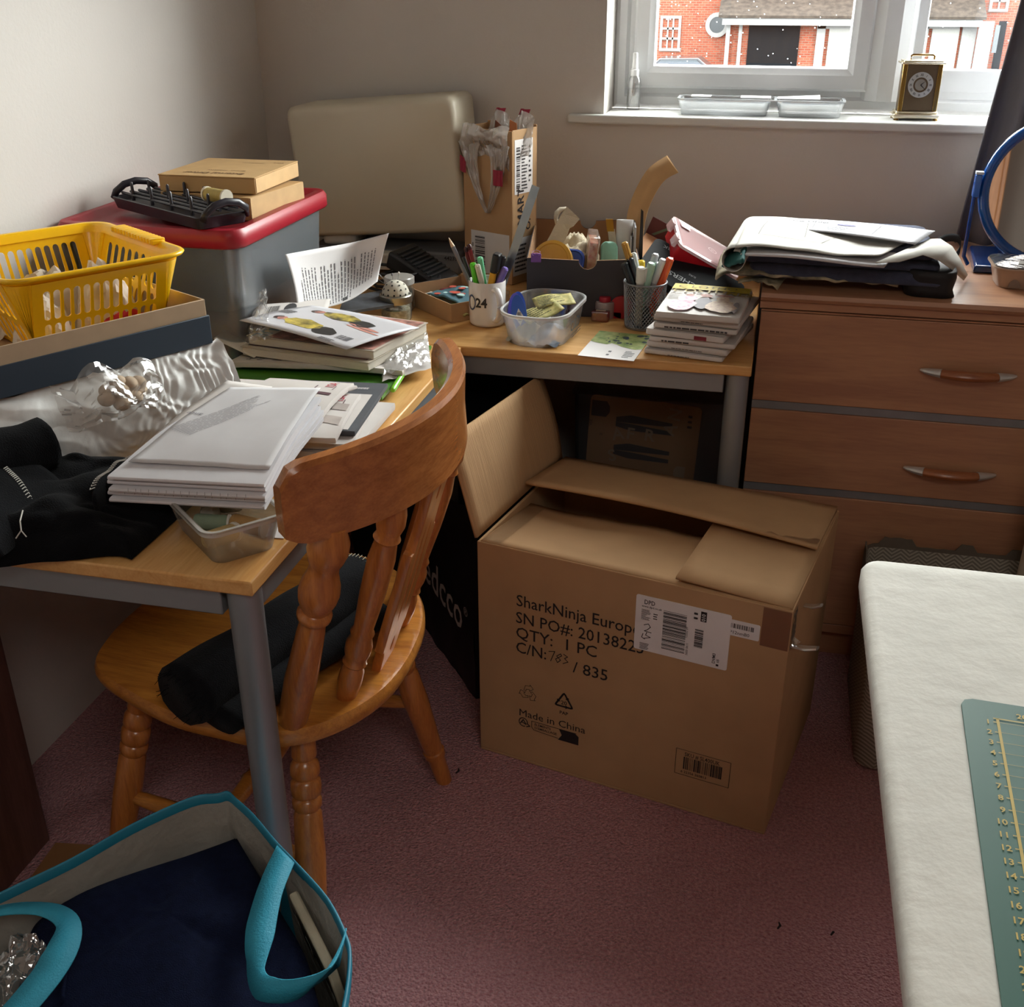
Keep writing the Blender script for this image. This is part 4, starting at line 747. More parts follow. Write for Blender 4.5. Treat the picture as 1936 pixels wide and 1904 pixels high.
# ------------------------------------------------------------------ black shoebox and what is in it
SBX, SBY = V((.986, .163, 0)), V((-.163, .986, 0)); so = V((-.507, 2.325, .731))
SBM = frame(so, SBX, SBY)
t = thing('shoebox', 'open black shoebox with a thumb notch, kraft inside, full of sewing bits', 'box', SBM)
w_, d_, h_ = .245, .43, .130; wt = .004; BLK = M('37353a', .55, var=.06, vs=6, bump=.1, bs=120, stretch=(1, 1, 8)); KRI = M('a67f5b', .85, var=.05)
def notch(r, cx_): return [(0, 0), (w_, 0), (w_, h_)] + [(cx_ + r * math.cos(a), h_ - .004 + r * math.sin(a)) for a in [-k * PI / 10 for k in range(0, 11)]][0:11] + [(0, h_)]
for y0, nm, ms in ((0, 'front_panel', (BLK, KRI)), (d_ - wt, 'back_panel', (KRI, BLK))):
    pts = notch(.020, w_ * .545); pts = [(x, min(y, h_)) for x, y in pts]
    m = MB(); m.M = frame((0, y0 + wt, 0), (1, 0, 0), (0, 0, 1)); n_ = len(pts)
    m.prism(pts, 0, wt); m.mi = [1, 0] + [1] * n_; m.build(nm, list(ms), t)
m = MB(); m.box(0, wt, 0, wt * .5, d_ - wt, h_).box(w_ - wt * .5, wt, 0, w_, d_ - wt, h_); m.build('side_panel', BLK, t)
m = MB(); m.box(wt * .5, wt, 0, wt, d_ - wt, h_ + .0006).box(w_ - wt, wt, 0, w_ - wt * .5, d_ - wt, h_ + .0006).box(wt, wt, 0, w_ - wt, d_ - wt, .003); m.build('kraft_lining', KRI, t)
def sb(name, label, cat, x, y, z, rx=0, ry=0, rz=0, group=None): return thing(name, label, cat, SBM @ TR(x, y, z, rx, ry, rz), group)
o = sb('yellow_tub', 'round yellow lidded tub lying on its side in the front of the shoebox', 'tub', .062, .05, .105, 1.15, 0, -.35)
m = MB(); m.lathe([(.040, -.02), (.044, .012), (.046, .013), (.046, .022), (.042, .024), (.0, .024)], 32); m.build('tub_body', clear('dba63a', .75, .3, .2), o, smooth=True)
m = MB(); m.lathe([(.047, .0245), (.047, .030), (.040, .032), (.038, .030), (0, .030)], 32); m.build('tub_lid', M('d9a53c', .4), o, smooth=True)
o = sb('blue_lid', 'blue plastic lid tucked inside the front of the shoebox below the yellow tub', 'lid', .085, .046, .112, 1.1, 0, -.25)
m = MB(); m.rings([[(x, y, z) for x, y in rrect(a, b, .02, 6)] for a, b, z in ((.085, .055, 0), (.085, .055, .006), (.078, .048, .008), (.074, .044, .004))]); m.build('lid_shell', M('3f63c9', .35), o, smooth=True)
o = sb('binder_clip', 'purple binder clip on the front left corner of the shoebox', 'clip', .018, .002, h_, 0, 0, 0)
m = MB(); m.rings([[(x, y, z) for y, z in ((-.010, -.012), (.012, -.012), (.003, .012), (-.002, .012))] for x in (-.009, .013)]); m.v = [(x, y * .6, z * .75) for x, y, z in m.v]; m.build('clip_body', M('7a4aa0', .4), o, bevel=.001)
for sx in (1, -1):
    m = MB(); m.path([(-.006, .006 * sx, .01), (-.010, .014 * sx, .020), (.004, .018 * sx, .026), (.016, .013 * sx, .020), (.012, .006 * sx, .01)], .001, 6); m.v = [(x * .7, y * .6, z * .55) for x, y, z in m.v]; m.build('clip_wire', M('c59ad0', .3, .4), o, smooth=True)
IV = M('cfc4ae', .9, var=.05, bump=.2, bs=300)
o = sb('ribbon_loop', 'ivory ribbon curling up out of the shoebox', 'ribbon', .06, .13, .05)
def qstrip(prs, n=1, t_=0):
    m = MB(); N = len(prs) - 1; m.grid(lambda u, v: tuple(lerp(V(prs[round(v * N)][0]), V(prs[round(v * N)][1]), u)), 1, N); return m
Y1 = 2.46
qstrip([(PY(1012, 500, 2.40), PY(1040, 506, 2.40)), (PY(1026, 470, Y1 - .02), PY(1054, 480, Y1 - .02)), (PY(1040, 445, Y1), PY(1070, 452, Y1)), (PY(1050, 425, Y1 + .01), PY(1078, 428, Y1 + .01)), (PY(1060, 408, Y1 + .02), PY(1086, 410, Y1 + .02)), (PY(1071, 391, Y1 + .03), PY(1072, 391, Y1 + .025))]).build('ribbon_band', IV, o, solid=.001, world=True)
qstrip([(PY(1071, 391, Y1 + .02), PY(1072, 391, Y1 + .02)), (PY(1068, 405, Y1 + .012), PY(1084, 402, Y1 + .012)), (PY(1064, 420, Y1 + .003), PY(1096, 414, Y1 + .008)), (PY(1072, 434, Y1), PY(1084, 428, Y1))]).build('ribbon_fold', IV, o, solid=.001, world=True)
qstrip([(PY(1071, 391, Y1 + .03), PY(1068, 398, Y1 + .02)), (PY(1058, 392, Y1 + .045), PY(1060, 401, Y1 + .03)), (PY(1049, 400, Y1 + .05), PY(1055, 408, Y1 + .035)), (PY(1047, 412, Y1 + .045), PY(1054, 416, Y1 + .03)), (PY(1050, 424, Y1 + .035), PY(1056, 424, Y1 + .02))]).build('ribbon_curl', IV, o, smooth='all', solid=.001, world=True)
o = sb('cream_fabric', 'crumpled cream fabric scrap in the middle of the shoebox', 'fabric', .11, .12, .09)
m = MB(); m.grid(lambda u, v: ((u - .5) * .10, (v - .5) * .10, .06 * math.sin(PI * u) * (.4 + .6 * v) + .025 * nz(u * 5, v * 5, 2) + .012 * abs(nz(u * 11, v * 9))), 22, 22); m.build('scrap', M('d6c9ae', .9, bump=.2, bs=200), o, smooth='all', solid=.0015)
o = sb('kraft_paper', 'folded brown kraft paper standing beside the orange card pack', 'paper', .118, .04, .09, .9, 0, .2)
m = MB(); m.slab([(-.025, -.02, 0), (.02, -.025, 0), (.028, .035, .01), (-.018, .04, .0)], .002); m.build('paper_sheet', M('b08c60', .85), o)
o = sb('card_pack', 'clear packet of orange and red cards standing in the shoebox', 'packet', .136, .078, .085, 0, .12, .05)
m = MB(); m.box(-.012, -.05, -.03, .012, .045, .085); m.build('packet_film', clear('e5d9cf', .18, .1, .5, .4, 60), o, bevel=.003)
m = MB(); m.box(-.009, -.047, -.028, .009, .042, .072); m.build('cards', M('c9583a', .6, var=.35, vs=90, h2='e2b58e'), o)
o = sb('mint_case', 'mint green rounded plastic case standing in the shoebox', 'case', .180, .040, .108, PI / 2 - .2, 0, .12)
m = MB(); m.rings([[(x, y, z) for x, y in rrect(a, b, .014, 6)] for a, b, z in ((.028, .09, -.012), (.036, .10, -.008), (.036, .10, .012), (.028, .09, .016))]); m.build('case_shell', M('8ac2ab', .5, bump=.1, bs=200), o, smooth=True, angle=.9)
o = sb('ribbon_card', 'gold and ivory ribbon card standing behind the mint case', 'card', .196, .085, .05)
m = MB(); m.slab([(-.006, -.02, .03), (.012, -.02, .03), (-.004, .012, .125), (-.020, .012, .125)], .004); m.build('card_strip', IV, o)
m = MB(); m.slab([(-.005, .010, .118), (-.021, .010, .118), (-.025, .012, .146), (-.009, .012, .146)][::-1], .005); m.build('gold_end', M('b98f35', .3, .6), o)
o = sb('rolled_papers', 'thick roll of white paper standing upright in the shoebox', 'paper', .214, .10, .004)
m = MB(); m.rings([[(math.cos(a * PI / 10) * .019, math.sin(a * PI / 10) * r + .03 * z * -1, z) for a in range(20)] for r, z in ((.014, 0), (.015, .165), (.0135, .18), (.010, .188), (.004, .192))]); m.build('roll', M('d8d6d4', .7), o, smooth=True)
for i, (xx, hh, cc2, lb) in enumerate(((.231, .185, '3a3c40', 'dark notebook standing beside the white paper roll in the shoebox'), (.236, .205, 'b9bcc0', 'thin silver-edged notebook at the right end of the shoebox'))):
    o = sb('notebook', lb, 'notebook', xx, .12, .003); m = MB(); m.box(-.002, -.07, 0, .002, .07, hh - .02); m.build('cover', M(cc2, .5), o, bevel=.0006); m = MB(); m.box(-.0035, -.068, .001, -.0022, .068, hh - .025); m.build('pages', PAPER, o)
o = thing('kraft_strip', 'tall brown card strip curving up and over to the right behind the shoebox', 'card', (-.25, 2.47, .75))
kp = [PY(1192, 540, 2.47), PY(1196, 470, 2.48), PY(1207, 395, 2.49), PY(1237, 335, 2.50), PY(1272, 310, 2.51)]
ribbon([tuple(p) for p in kp], [(1, -.35, 0)] * 2 + [(1, -.3, -.15), (.85, -.3, -.5), (.60, -.3, -.7)], .046, 40).build('strip', M('c59c6c', .85, var=.04), o, smooth='all', solid=.0012, world=True)
o = thing('black_bookmark', 'thin black pointed card standing in front of the curved brown strip', 'card', (-.25, 2.44, .75))
a_, b_ = PY(1208, 560, 2.44), PY(1212, 395, 2.45); m = MB(); m.slab([tuple(a_ + V((-.006, 0, 0))), tuple(a_ + V((.006, 0, 0))), tuple(b_ + V((.0055, 0, -.005))), tuple(b_)], .0012); m.build('card', M('1b1b1d', .4), o, world=True)
# ------------------------------------------------------------------ maroon tray, black lid, red box leaning between shoebox and chest
KRL = M('c79a74', .85, var=.04)
dx = V((.90, -.10, -.40)).normalized()
o = thing('maroon_tray', 'shallow cardboard tray with maroon sides, kraft inside, tilted against the window wall', 'box', frame(PY(1222, 440, 2.66), dx, V((.1, .95, .20))))
m = MB(); m.box(0, -.20, -.004, .205, .0, 0); m.build('tray_base', KRL, o)
m = MB(); m.box(-.002, 0, -.004, .207, .003, .045); m.mi = [0] * 6; m.build('back_side', M('5b2f30', .6), o, bevel=.001)
m = MB(); m.box(.203, -.20, -.004, .207, 0, .04); m.build('end_side', M('5b2f30', .6), o)
m = MB(); m.rect(.022, -.0006, .05, .0, .0); m.M = frame((0, 0, 0), (1, 0, 0), (0, 0, 1)); m.poly([(.012, .004, .0008), (.020, .004, .0008), (.050, .038, .0008), (.042, .038, .0008)]); m.v = m.v[4:]; m.f = [(0, 1, 2, 3)]; m.mi = [0]; m.build('green_band', M('5d7a66', .6), o)
o = thing('black_carton', 'black flat carton with grey lettering, tilted in front of the maroon tray', 'lid', frame(PY(1226, 478, 2.44), V((.905, -.09, -.41)), V((.08, .90, .42))))
m = MB(); m.prism([(x + .11, y) for x, y in rrect(.23, .125, .014)], -.004, 0); m.build('lid_panel', M('131518', .7, spec=.2), o, bevel=.001)
m = MB(); m.prism([(x + .11, y) for x, y in rrect(.228, .123, .014)], -.022, -.0042); m.build('lid_side', M('17191c', .7, spec=.2), o)
m = MB(); m.text('SKECHERS', .019, .170, -.018, .0008, rz=PI, bold=.012, sx=1.25).text('WORK', .013, .070, .050, .0008, rz=PI, bold=.008, sx=1.25).text('SURE', .008, .120, .004, .0008, rz=PI); m.build('lettering', M('8d9192', .5, var=0), o)
def perp(p0, p1, u, v, lo=2.3, hi=2.8):      # the depth at which a corner makes a right angle
    f = lambda y: (PY(u, v, y) - p0).dot(p1 - p0)
    return PY(u, v, min((lo + (hi - lo) * k / 400 for k in range(401)), key=lambda y: abs(f(y))))
p0, p1 = PY(1286, 462, 2.43), PY(1398, 527, 2.50); p2 = perp(p0, p1, 1272, 406, 2.44, 2.75)
fr = frame(p0, p1 - p0, p2 - p0); Lx, Ly = (p1 - p0).length, (p2 - p0).length
o = thing('red_container', 'red plastic container with a milky clip-on lid, tilted on the maroon tray', 'container', fr)
m = MB(); m.M = TR(Lx / 2, Ly / 2, 0); m.rings([[(x, y, z) for x, y in rrect(a, b, .01, 5)] for a, b, z in ((Lx - .022, Ly - .022, -.046), (Lx - .012, Ly - .012, -.008), (Lx - .012, Ly - .012, -.004))]); m.build('container_body', M('c3202d', .3), o, smooth=True)
m = MB(); m.M = TR(Lx / 2, Ly / 2, 0); m.rings([[(x, y, z) for x, y in rrect(a, b, .012, 5)] for a, b, z in ((Lx, Ly, -.007), (Lx, Ly, -.001), (Lx - .012, Ly - .012, .001), (Lx - .026, Ly - .026, -.002))]); m.build('lid', clear('ecd5d6', .72, .2, .2), o, smooth=True)
for yy in (.25, .75):
    m = MB(); m.box(-.006, Ly * yy - .012, -.022, .004, Ly * yy + .012, .0015); m.build('clip', clear('f0d0d2', .7, .2, .3), o, bevel=.002)
m = MB(); m.M = TR(Lx * .62, Ly * .52, -.0012); m.rings([[(r * math.cos(a * PI / 10), r * math.sin(a * PI / 10) * .7, 0) for a in range(20)] for r in (.012, .0105)], True, False, False); m.text('SYS', .006, 0, -.002, 0, align='CENTER'); m.build('embossed_mark', M('f1e6e6', .4, var=0), o)
m = MB(); m.M = TR(.02, Ly * .8, .0012); m.rect(0, -.008, .026, .008); m.build('paper_label', PAPER, o)
# ================================================================== front of the window desk
DK = .7305
def pen(label, base, tip, r, h, name='pen', cap=None, capn='cap', nib=None, group=None, capf=.3, rough=.3, mat=None):
    r *= 1.12
    base, tip = V(base), V(tip); L = (tip - base).length; q = (tip - base).to_track_quat('Z', 'Y').to_matrix().to_4x4()
    o = thing(name, label, name if name in ('pen', 'pencil', 'knife', 'ruler', 'brush', 'highlighter', 'scissors') else 'pen', Matrix.Translation(base) @ q, group)
    m = MB(); e = L * (1 - (capf if cap else 0)); m.lathe([(r * .7, 0), (r, .004), (r, e)] + ([(r * .9, L - .004), (r * .5, L)] if not cap and not nib else []), 12 if name != 'pencil' else 6); m.build('barrel', mat or M(h, rough), o, smooth=name != 'pencil')
    if cap:
        m = MB(); m.lathe([(r * 1.15, e - .001), (r * 1.15, L - .003), (r * .8, L)], 12); m.box(r * 1.0, -.0012, e, r * 1.9, .0012, L - .002); m.build(capn, M(cap, rough), o, smooth=True)
    if nib:
        m = MB(); m.lathe([(r, e), (r * .35, e + (L - e) * .0 + .016), (.0006, e + .020)], 12); m.build('point', M(nib, .5), o, smooth=True)
    return o
mc = V((-.578, 2.250, DK))
mug = thing('mug', 'white mug printed with 24, holding pens and a steel ruler', 'mug', mc)
CER = M('e2dfdb', .15, var=.01, coat=.6)
m = MB(); m.lathe([(.030, 0), (.037, .002), (.0395, .008), (.040, .05), (.0405, .096), (.0395, .0975), (.0375, .096), (.0368, .05), (.036, .010), (.0, .008)], 48); m.build('mug_body', CER, mug, smooth=True, angle=1.2)
ha = -.92; dh = V((math.cos(ha), math.sin(ha), 0))
pts = [dh * .037 + V((0, 0, .082)), dh * .052 + V((0, 0, .086)), dh * .066 + V((0, 0, .074)), dh * .070 + V((0, 0, .052)), dh * .063 + V((0, 0, .030)), dh * .048 + V((0, 0, .018)), dh * .037 + V((0, 0, .020))]
sm = []
for i in range(len(pts) - 1):
    for k in range(5):
        t_ = k / 5; p0, p1, p2, p3 = pts[max(i - 1, 0)], pts[i], pts[i + 1], pts[min(i + 2, len(pts) - 1)]
        sm.append(.5 * (2 * p1 + (p2 - p0) * t_ + (2 * p0 - 5 * p1 + 4 * p2 - p3) * t_ * t_ + (3 * p1 - p0 - 3 * p2 + p3) * t_ ** 3))
sm.append(pts[-1]); m = MB(); m.path(sm, .0075, 12, flat=.65); m.build('handle', CER, mug, smooth='all')
def wrap(a0, z0, R_): return lambda p: (R_ * math.cos(a0 + p[0] / R_), R_ * math.sin(a0 + p[0] / R_), z0 + p[1])
m = MB(); m.text('24', .028, 0, 0, 0, bold=.03, sx=.95, fn=wrap(-1.98, .046, .0412)); m.build('number', M('221f22', .4, var=0), mug)
m = MB()
pts = [(-.011 + .012 * math.cos(k * PI / 12), .012 + .017 * math.sin(k * PI / 12)) for k in range(25)]
for a, b in zip(pts, pts[1:]):
    mid = V((-.011, .012)); i = lambda p: mid + (V(p) - mid) * .78
    m.add([wrap(-2.0, .042, .0412)((*q, 0)) for q in (a, b, tuple(i(b)), tuple(i(a)))], [(0, 1, 2, 3)])
m.build('printed_emblem', M('2b3f66', .4, var=0), mug)
mb_ = mc + V((0, 0, .012)); py = lambda u, v, y: PY(u, v, y)
pen('silver grey pencil leaning left in the white mug, point up', mb_ + V((-.004, .0, 0)), py(856, 466, 2.235), .0042, '77767c', 'pencil', nib='d6b893')
pen('dark grey pencil behind the silver one in the white mug', mb_ + V((-.010, .014, 0)), py(876, 486, 2.262), .0038, '3c3a40', 'pencil')
pen('maroon pencil with a striped side in the white mug, left of its twin', mb_ + V((-.008, .008, 0)), py(880, 467, 2.255), .0038, '6e1d24', 'pencil', cap='3a1216', capf=.06)
pen('maroon pencil nearer the lime pen in the white mug', mb_ + V((-.002, .012, 0)), py(886, 462, 2.252), .0038, '7b2228', 'pencil', cap='3a1216', capf=.06)
pen('lime green pen in the white mug', mb_ + V((-.004, -.012, 0)), py(894, 497, 2.232), .0062, '58c22c', cap='63d433', capf=.35)
pen('mint green pen in the white mug', mb_ + V((.004, .004, 0)), py(907, 486, 2.244), .0052, '5cba84', cap='7fd6a4', capf=.35)
pen('cream white pen in front in the white mug', mb_ + V((.012, -.016, 0)), py(902, 500, 2.224), .0050, 'd8d5c2', cap='dcdac9', capf=.3)
pen('black marker with a grey end in the white mug', mb_ + V((.002, .012, 0)), py(952, 484, 2.262), .0055, '1a1a1c', cap='2b2b2e', capf=.3)
pen('purple pen leaning right in the white mug', mb_ + V((-.010, -.012, 0)), py(956, 506, 2.238), .0058, '7160a8', cap='7c6bb4', capf=.4)
kb_, kt_ = mb_ + V((-.002, -.012, 0)), py(941, 479, 2.236)
q = (kt_ - kb_).to_track_quat('Z', 'Y').to_matrix().to_4x4(); o = thing('utility_knife', 'yellow and black craft knife in the white mug', 'knife', Matrix.Translation(kb_) @ q); L = (kt_ - kb_).length
m = MB(); m.prism(rrect(.023, .014, .004), 0, L * .72); m.build('knife_body', M('e0a51c', .4), o, bevel=.001)
m = MB(); m.prism(rrect(.025, .016, .005), L * .72, L); m.build('knife_end', M('17171a', .4), o, bevel=.003); m = MB(); m.prism(rrect(.008, .0165, .002), L * .30, L * .72); m.build('slider', M('1d1d20', .5), o)
rb_, rt_ = mb_ + V((.006, .010, 0)), py(1013, 352, 2.30)
fr = frame(rb_, (rt_ - rb_).cross(V((.3, .95, 0))), rt_ - rb_); o = thing('steel_ruler', 'long steel ruler standing at a slant in the white mug', 'ruler', fr); L = (rt_ - rb_).length
m = MB(); m.box(-.0095, 0, -.0005, .0095, L, .0005); m.build('blade', M('8f979d', .35, .8), o)
m = MB()
for k in range(int(L / .004)): m.rect(.0093, .004 + k * .004, .0093 - (.005 if k % 5 == 0 else .003), .0044 + k * .004, .0008)
m.build('graduations', M('3b4046', .5, var=0), o)
# ------------------------------------------------------------------ clear tub
o = thing('clear_tub', 'clear plastic food tub with sewing notions beside the mug', 'tub', Matrix.Translation((-.442, 2.200, DK)) @ Matrix.Rotation(-.10, 4, 'Z'))
TUBM = clear('eef0f1', .20, .12, .35)
m = tub_mb(.122, .195, .142, .222, .068, .055, .0018, .003, 8); m.build('tub_wall', TUBM, o, smooth=True)
m = MB(); m.rings([[(x, y, z) for x, y in rrect(.150 - 2 * i, .230 - 2 * i, .060 - i, 8)] for i, z in ((0, .062), (0, .068), (.003, .0685), (.006, .067))], True, False, False); m.build('tub_rim', clear('f4f5f5', .85, .15, .3), o, smooth=True)
m = MB(); m.M = frame((.0725, .0, .02), (0, 1, 0), (0, 0, 1)); m.text('Cl&D', .03, -.05, .005, 0, bold=.02); m.lines(-.04, -.01, .04, .002, 2, 0, 3); m.build('printing', M('4d5356', .5, var=0), o)
tw = o.matrix_world.copy()
def intub(name, label, cat, x, y, z, rx=0, ry=0, rz=0, group=None): return thing(name, label, cat, tw @ TR(x, y, z, rx, ry, rz), group)
for i, (x, y, rz, lb, cc2) in enumerate(((-.040, -.045, .3, 'blue oval bobbin card with a white diamond label standing in the clear tub', '2f63c4'), (-.049, -.022, .5, 'blue oval card behind the labelled one in the clear tub', '3c6ad0'), (-.054, -.035, .7, 'violet oval card furthest left in the clear tub', '6a62b8'))):
    d = intub('oval_card', lb, 'card', x, y, .050, PI / 2 - .25, .15 * (i - 1), rz, 'oval cards in the clear tub')
    m = MB(); m.prism([(.016 * math.cos(k * PI / 16), .042 * math.sin(k * PI / 16)) for k in range(32)], -.0012, .0012); m.build('card_face', M(cc2, .4), d)
    if i == 0:
        m = MB(); m.poly([(0, -.022, .0018), (.009, -.004, .0018), (0, .014, .0018), (-.009, -.004, .0018)]); m.build('label', PAPER, d); m = MB(); m.bars(-.004, -.012, .004, .006, 9, .0024, 2); m.build('barcode', INK, d)
YL = M('cfc27c', .6, var=.25, vs=60, h2='8d8a45')
for i, (x, y, z, rz, ry, lb) in enumerate(((.012, .03, .066, .5, .15, 'yellow printed packet lying on top in the clear tub'), (.0, -.02, .054, .75, .35, 'pale yellow needle packet under the top one in the clear tub'))):
    d = intub('packet', lb, 'packet', x, y, z, .2, -ry, rz, 'packets in the clear tub'); m = MB(); m.grid(lambda u, v: ((u - .5) * .085, (v - .5) * .05, .004 * math.sin(u * 5 + i)), 10, 6); m.build('packet_face', YL, d, smooth='all', solid=.0015)
    m = MB(); m.lines(-.035, -.02, .03, .02, 6, .006, 5 + i); m.build('print', M('504c2c', .6, var=0), d)
d = intub('grey_pouch', 'grey-blue folded pouch in the bottom of the clear tub', 'pouch', .022, -.03, .005); m = MB(); m.grid(lambda u, v: ((u - .5) * .07, (v - .5) * .12, .028 * math.sin(PI * u) * math.sin(PI * v) + .008 * nz(u * 5, v * 5)), 12, 14); m.build('pouch_face', M('8f9db0', .6, var=.1), d, smooth='all')
d = intub('cream_pouch', 'cream paper bundle in the bottom left of the clear tub', 'packet', -.028, -.03, .005); m = MB(); m.grid(lambda u, v: ((u - .5) * .06, (v - .5) * .10, .034 * math.sin(PI * u) * math.sin(PI * v) + .010 * nz(u * 6, v * 6, 4)), 12, 14); m.build('bundle', M('c9c2ac', .7, var=.1), d, smooth='all')
d = intub('dark_reel', 'dark brown reel at the right in the clear tub', 'reel', .05, .045, .045, .6, .4, 0); m = MB(); m.lathe([(.014, -.012), (.014, -.009), (.010, -.008), (.010, .008), (.014, .009), (.014, .012)], 18); m.build('spool', M('4a2f38', .5), d, smooth=True)
d = thing('black_clip', 'small flat black clip on the desk behind the clear tub', 'clip', frame(P(958, 572, DK), (1, .25, 0), (-.25, 1, 0))); m = MB(); m.box(-.02, -.008, 0, .024, .008, .009); m.build('clip_body', M('222326', .5), d, bevel=.002)
# ------------------------------------------------------------------ little red things
d = thing('red_sharpener', 'small red transparent sharpener at the back edge of the leaflet', 'sharpener', Matrix.Translation(P(1135, 606, DK)) @ Matrix.Rotation(-.05, 4, 'Z'))
m = MB(); m.box(-.019, -.012, 0, .019, .014, .022); m.build('case', clear('9c1726', .72, .12, .5), d, bevel=.003); m = MB(); m.box(-.010, -.004, .0225, .012, .006, .0245); m.build('blade', M('c9c9c8', .3, .9), d)
d = thing('glue_pot', 'small milky glue pot with a red cap behind the red sharpener', 'pot', P(1141, 603, DK) + V((0, .012, 0)))
m = MB(); m.lathe([(.020, 0), (.021, .003), (.021, .034), (.019, .037)], 28); m.build('pot_body', clear('d9c7c4', .7, .2, .2), d, smooth=True); m = MB(); m.lathe([(.013, .0372), (.013, .045), (.011, .048), (.0, .048)], 24); m.build('cap', M('b01c2e', .4), d, smooth=True)
d = thing('red_tape_dispenser', 'red tape dispenser half hidden behind the pen holder', 'tape', P(1168, 603, DK) + V((.006, .012, 0)))
m = MB(); m.M = TR(0, 0, .025, PI / 2, 0, 0); m.rings([[(r * math.cos(k * PI / 16), r * math.sin(k * PI / 16), z) for k in range(32)] for r, z in ((.012, -.008), (.025, -.008), (.025, .008), (.012, .008))]); m.box(-.03, -.025, -.008, .0, -.012, .008); m.build('tape_ring', M('b3162c', .4), d, smooth=True)
# ------------------------------------------------------------------ wire mesh pen holder
hc2 = V((-.243, 2.305, DK)); o = thing('pen_holder', 'grey wire mesh pen holder full of pens beside the pattern stack', 'pen holder', hc2)
WIRE = M('8c8e92', .4, .6); n_, k_ = 36, 20; vs = []; H_ = .098
for j in range(k_ + 1):
    r = lerp(.040, .0455, j / k_)
    for i in range(n_): a = 2 * PI * (i + .5 * (j % 2)) / n_; vs.append((r * math.cos(a), r * math.sin(a), .004 + (H_ - .006) * j / k_))
fs = []
for j in range(0, k_ - 1):
    for i in range(n_):
        if j % 2 == 0: fs.append((j * n_ + i, (j + 1) * n_ + i, (j + 2) * n_ + i, (j + 1) * n_ + (i - 1) % n_))
        else: fs.append((j * n_ + i, (j + 1) * n_ + (i + 1) % n_, (j + 2) * n_ + i, (j + 1) * n_ + i))
m = MB(); m.add(vs, fs); ob = m.build('mesh_wall', WIRE, o, merge=False); d = ob.modifiers.new('wire', 'WIREFRAME'); d.thickness = .0017; d.use_replace = True; d.use_boundary = True
m = MB(); m.lathe([(.0, 0), (.040, 0), (.041, .005), (.0385, .005), (0, .003)], 40, cap0=False, cap1=False); m.build('base_plate', WIRE, o, smooth=True)
m = MB(); m.rings([[((.0455 + .0022 * math.cos(b * PI / 4)) * math.cos(a * PI / 24), (.0455 + .0022 * math.cos(b * PI / 4)) * math.sin(a * PI / 24), H_ + .0022 * math.sin(b * PI / 4)) for b in range(8)] for a in range(49)], True, False, False); m.build('rim_ring', M('8d9094', .35, .7), o, smooth='all')
hb = hc2 + V((0, 0, .008))
def hp(label, dx_, dy_, u, v, y, r, h, **k): return pen(label, hb + V((dx_, dy_, 0)), py(u, v, y), r * 1.2, h, **k)
hp('red pen with a gold brush end leaning left in the mesh holder', .012, 0, 1180, 458, 2.30, .0048, '9c1f2c', cap='b68a3c', capf=.2, name='brush')
hp('clear ballpoint with a green ink tube in the mesh holder', .01, .006, 1197, 478, 2.31, .0045, 'a7b59a', cap='c9cec9', capf=.3)
hp('yellow pen behind the others in the mesh holder', -.005, .012, 1212, 492, 2.325, .0055, 'd7b32a', cap='e0bd30', capf=.3)
hp('black pen with a silver band furthest left in the mesh holder', .008, -.012, 1180, 497, 2.285, .0055, '1d2226', cap='2c3338', capf=.3)
hp('black pen second from the left in the mesh holder', .016, -.006, 1190, 488, 2.295, .0052, '24282b', cap='1a1d20', capf=.35)
hp('white correction pen at the front of the mesh holder', -.010, -.020, 1212, 505, 2.268, .0062, 'd2d1c8', cap='dcdcd4', capf=.25)
hp('green gel pen at the front of the mesh holder', -.012, -.010, 1232, 497, 2.275, .0056, '7da895', cap='a9cdbb', capf=.4)
hp('clear grey ballpoint leaning right in the mesh holder', -.016, .004, 1240, 480, 2.30, .0050, '8a8d90', cap='b9bcc0', capf=.4)
hp('silver ballpoint beside the orange pen in the mesh holder', -.012, -.004, 1254, 490, 2.288, .0050, 'a3a4a8', cap='d2d3d6', capf=.35)
hp('orange pen with a green end furthest right in the mesh holder', .006, .002, 1268, 488, 2.292, .0054, 'd2502c', cap='d95a30', capf=.45)
hp('white ballpoint with a black clip at the back of the mesh holder', .0, .018, 1246, 497, 2.305, .0048, 'd5d6d8', cap='9a9ca0', capf=.3)
# ------------------------------------------------------------------ leaflet
a_, b_, c_ = P(1092, 672, DK + .001), P(1198, 683, DK + .001), P(1115, 624, DK + .001)
fr = frame(a_, b_ - a_, c_ - a_); Lx, Ly = (b_ - a_).length, ((c_ - a_) - (b_ - a_).normalized() * (c_ - a_).dot((b_ - a_).normalized())).length
o = thing('leaflet', 'white leaflet with a green painted band lying at the front edge of the desk', 'leaflet', fr)
m = MB(); m.box(0, 0, -.0004, Lx, Ly, .0004); m.build('card', PAPER, o)
m = MB(); pts = [(0, .58), (.1, .54), (.2, .52), (.33, .50), (.40, .56), (.52, .52), (.60, .47), (.75, .43), (.88, .40), (1, .44)]
m.poly([(x * Lx, y * Ly, .0008) for x, y in pts] + [(Lx, Ly, .0008), (0, Ly, .0008)]); m.build('painted_band', M('6f8a48', .7, var=.35, vs=45, h2='b9c07c'), o)
m = MB(); rnd = random.Random(2)
for k in range(26):
    x, y = rnd.uniform(.25, .98), rnd.uniform(.58, .95); r = rnd.uniform(.02, .07); m.poly([((x + r * math.cos(q * PI / 4) * rnd.uniform(.5, 1)) * Lx, (y + .8 * r * math.sin(q * PI / 4) * rnd.uniform(.5, 1)) * Ly, .0011 + k * .00001) for q in range(8)])
m.build('painted_leaves', M('3d4e33', .7, var=.3, vs=120, h2='34405e'), o)
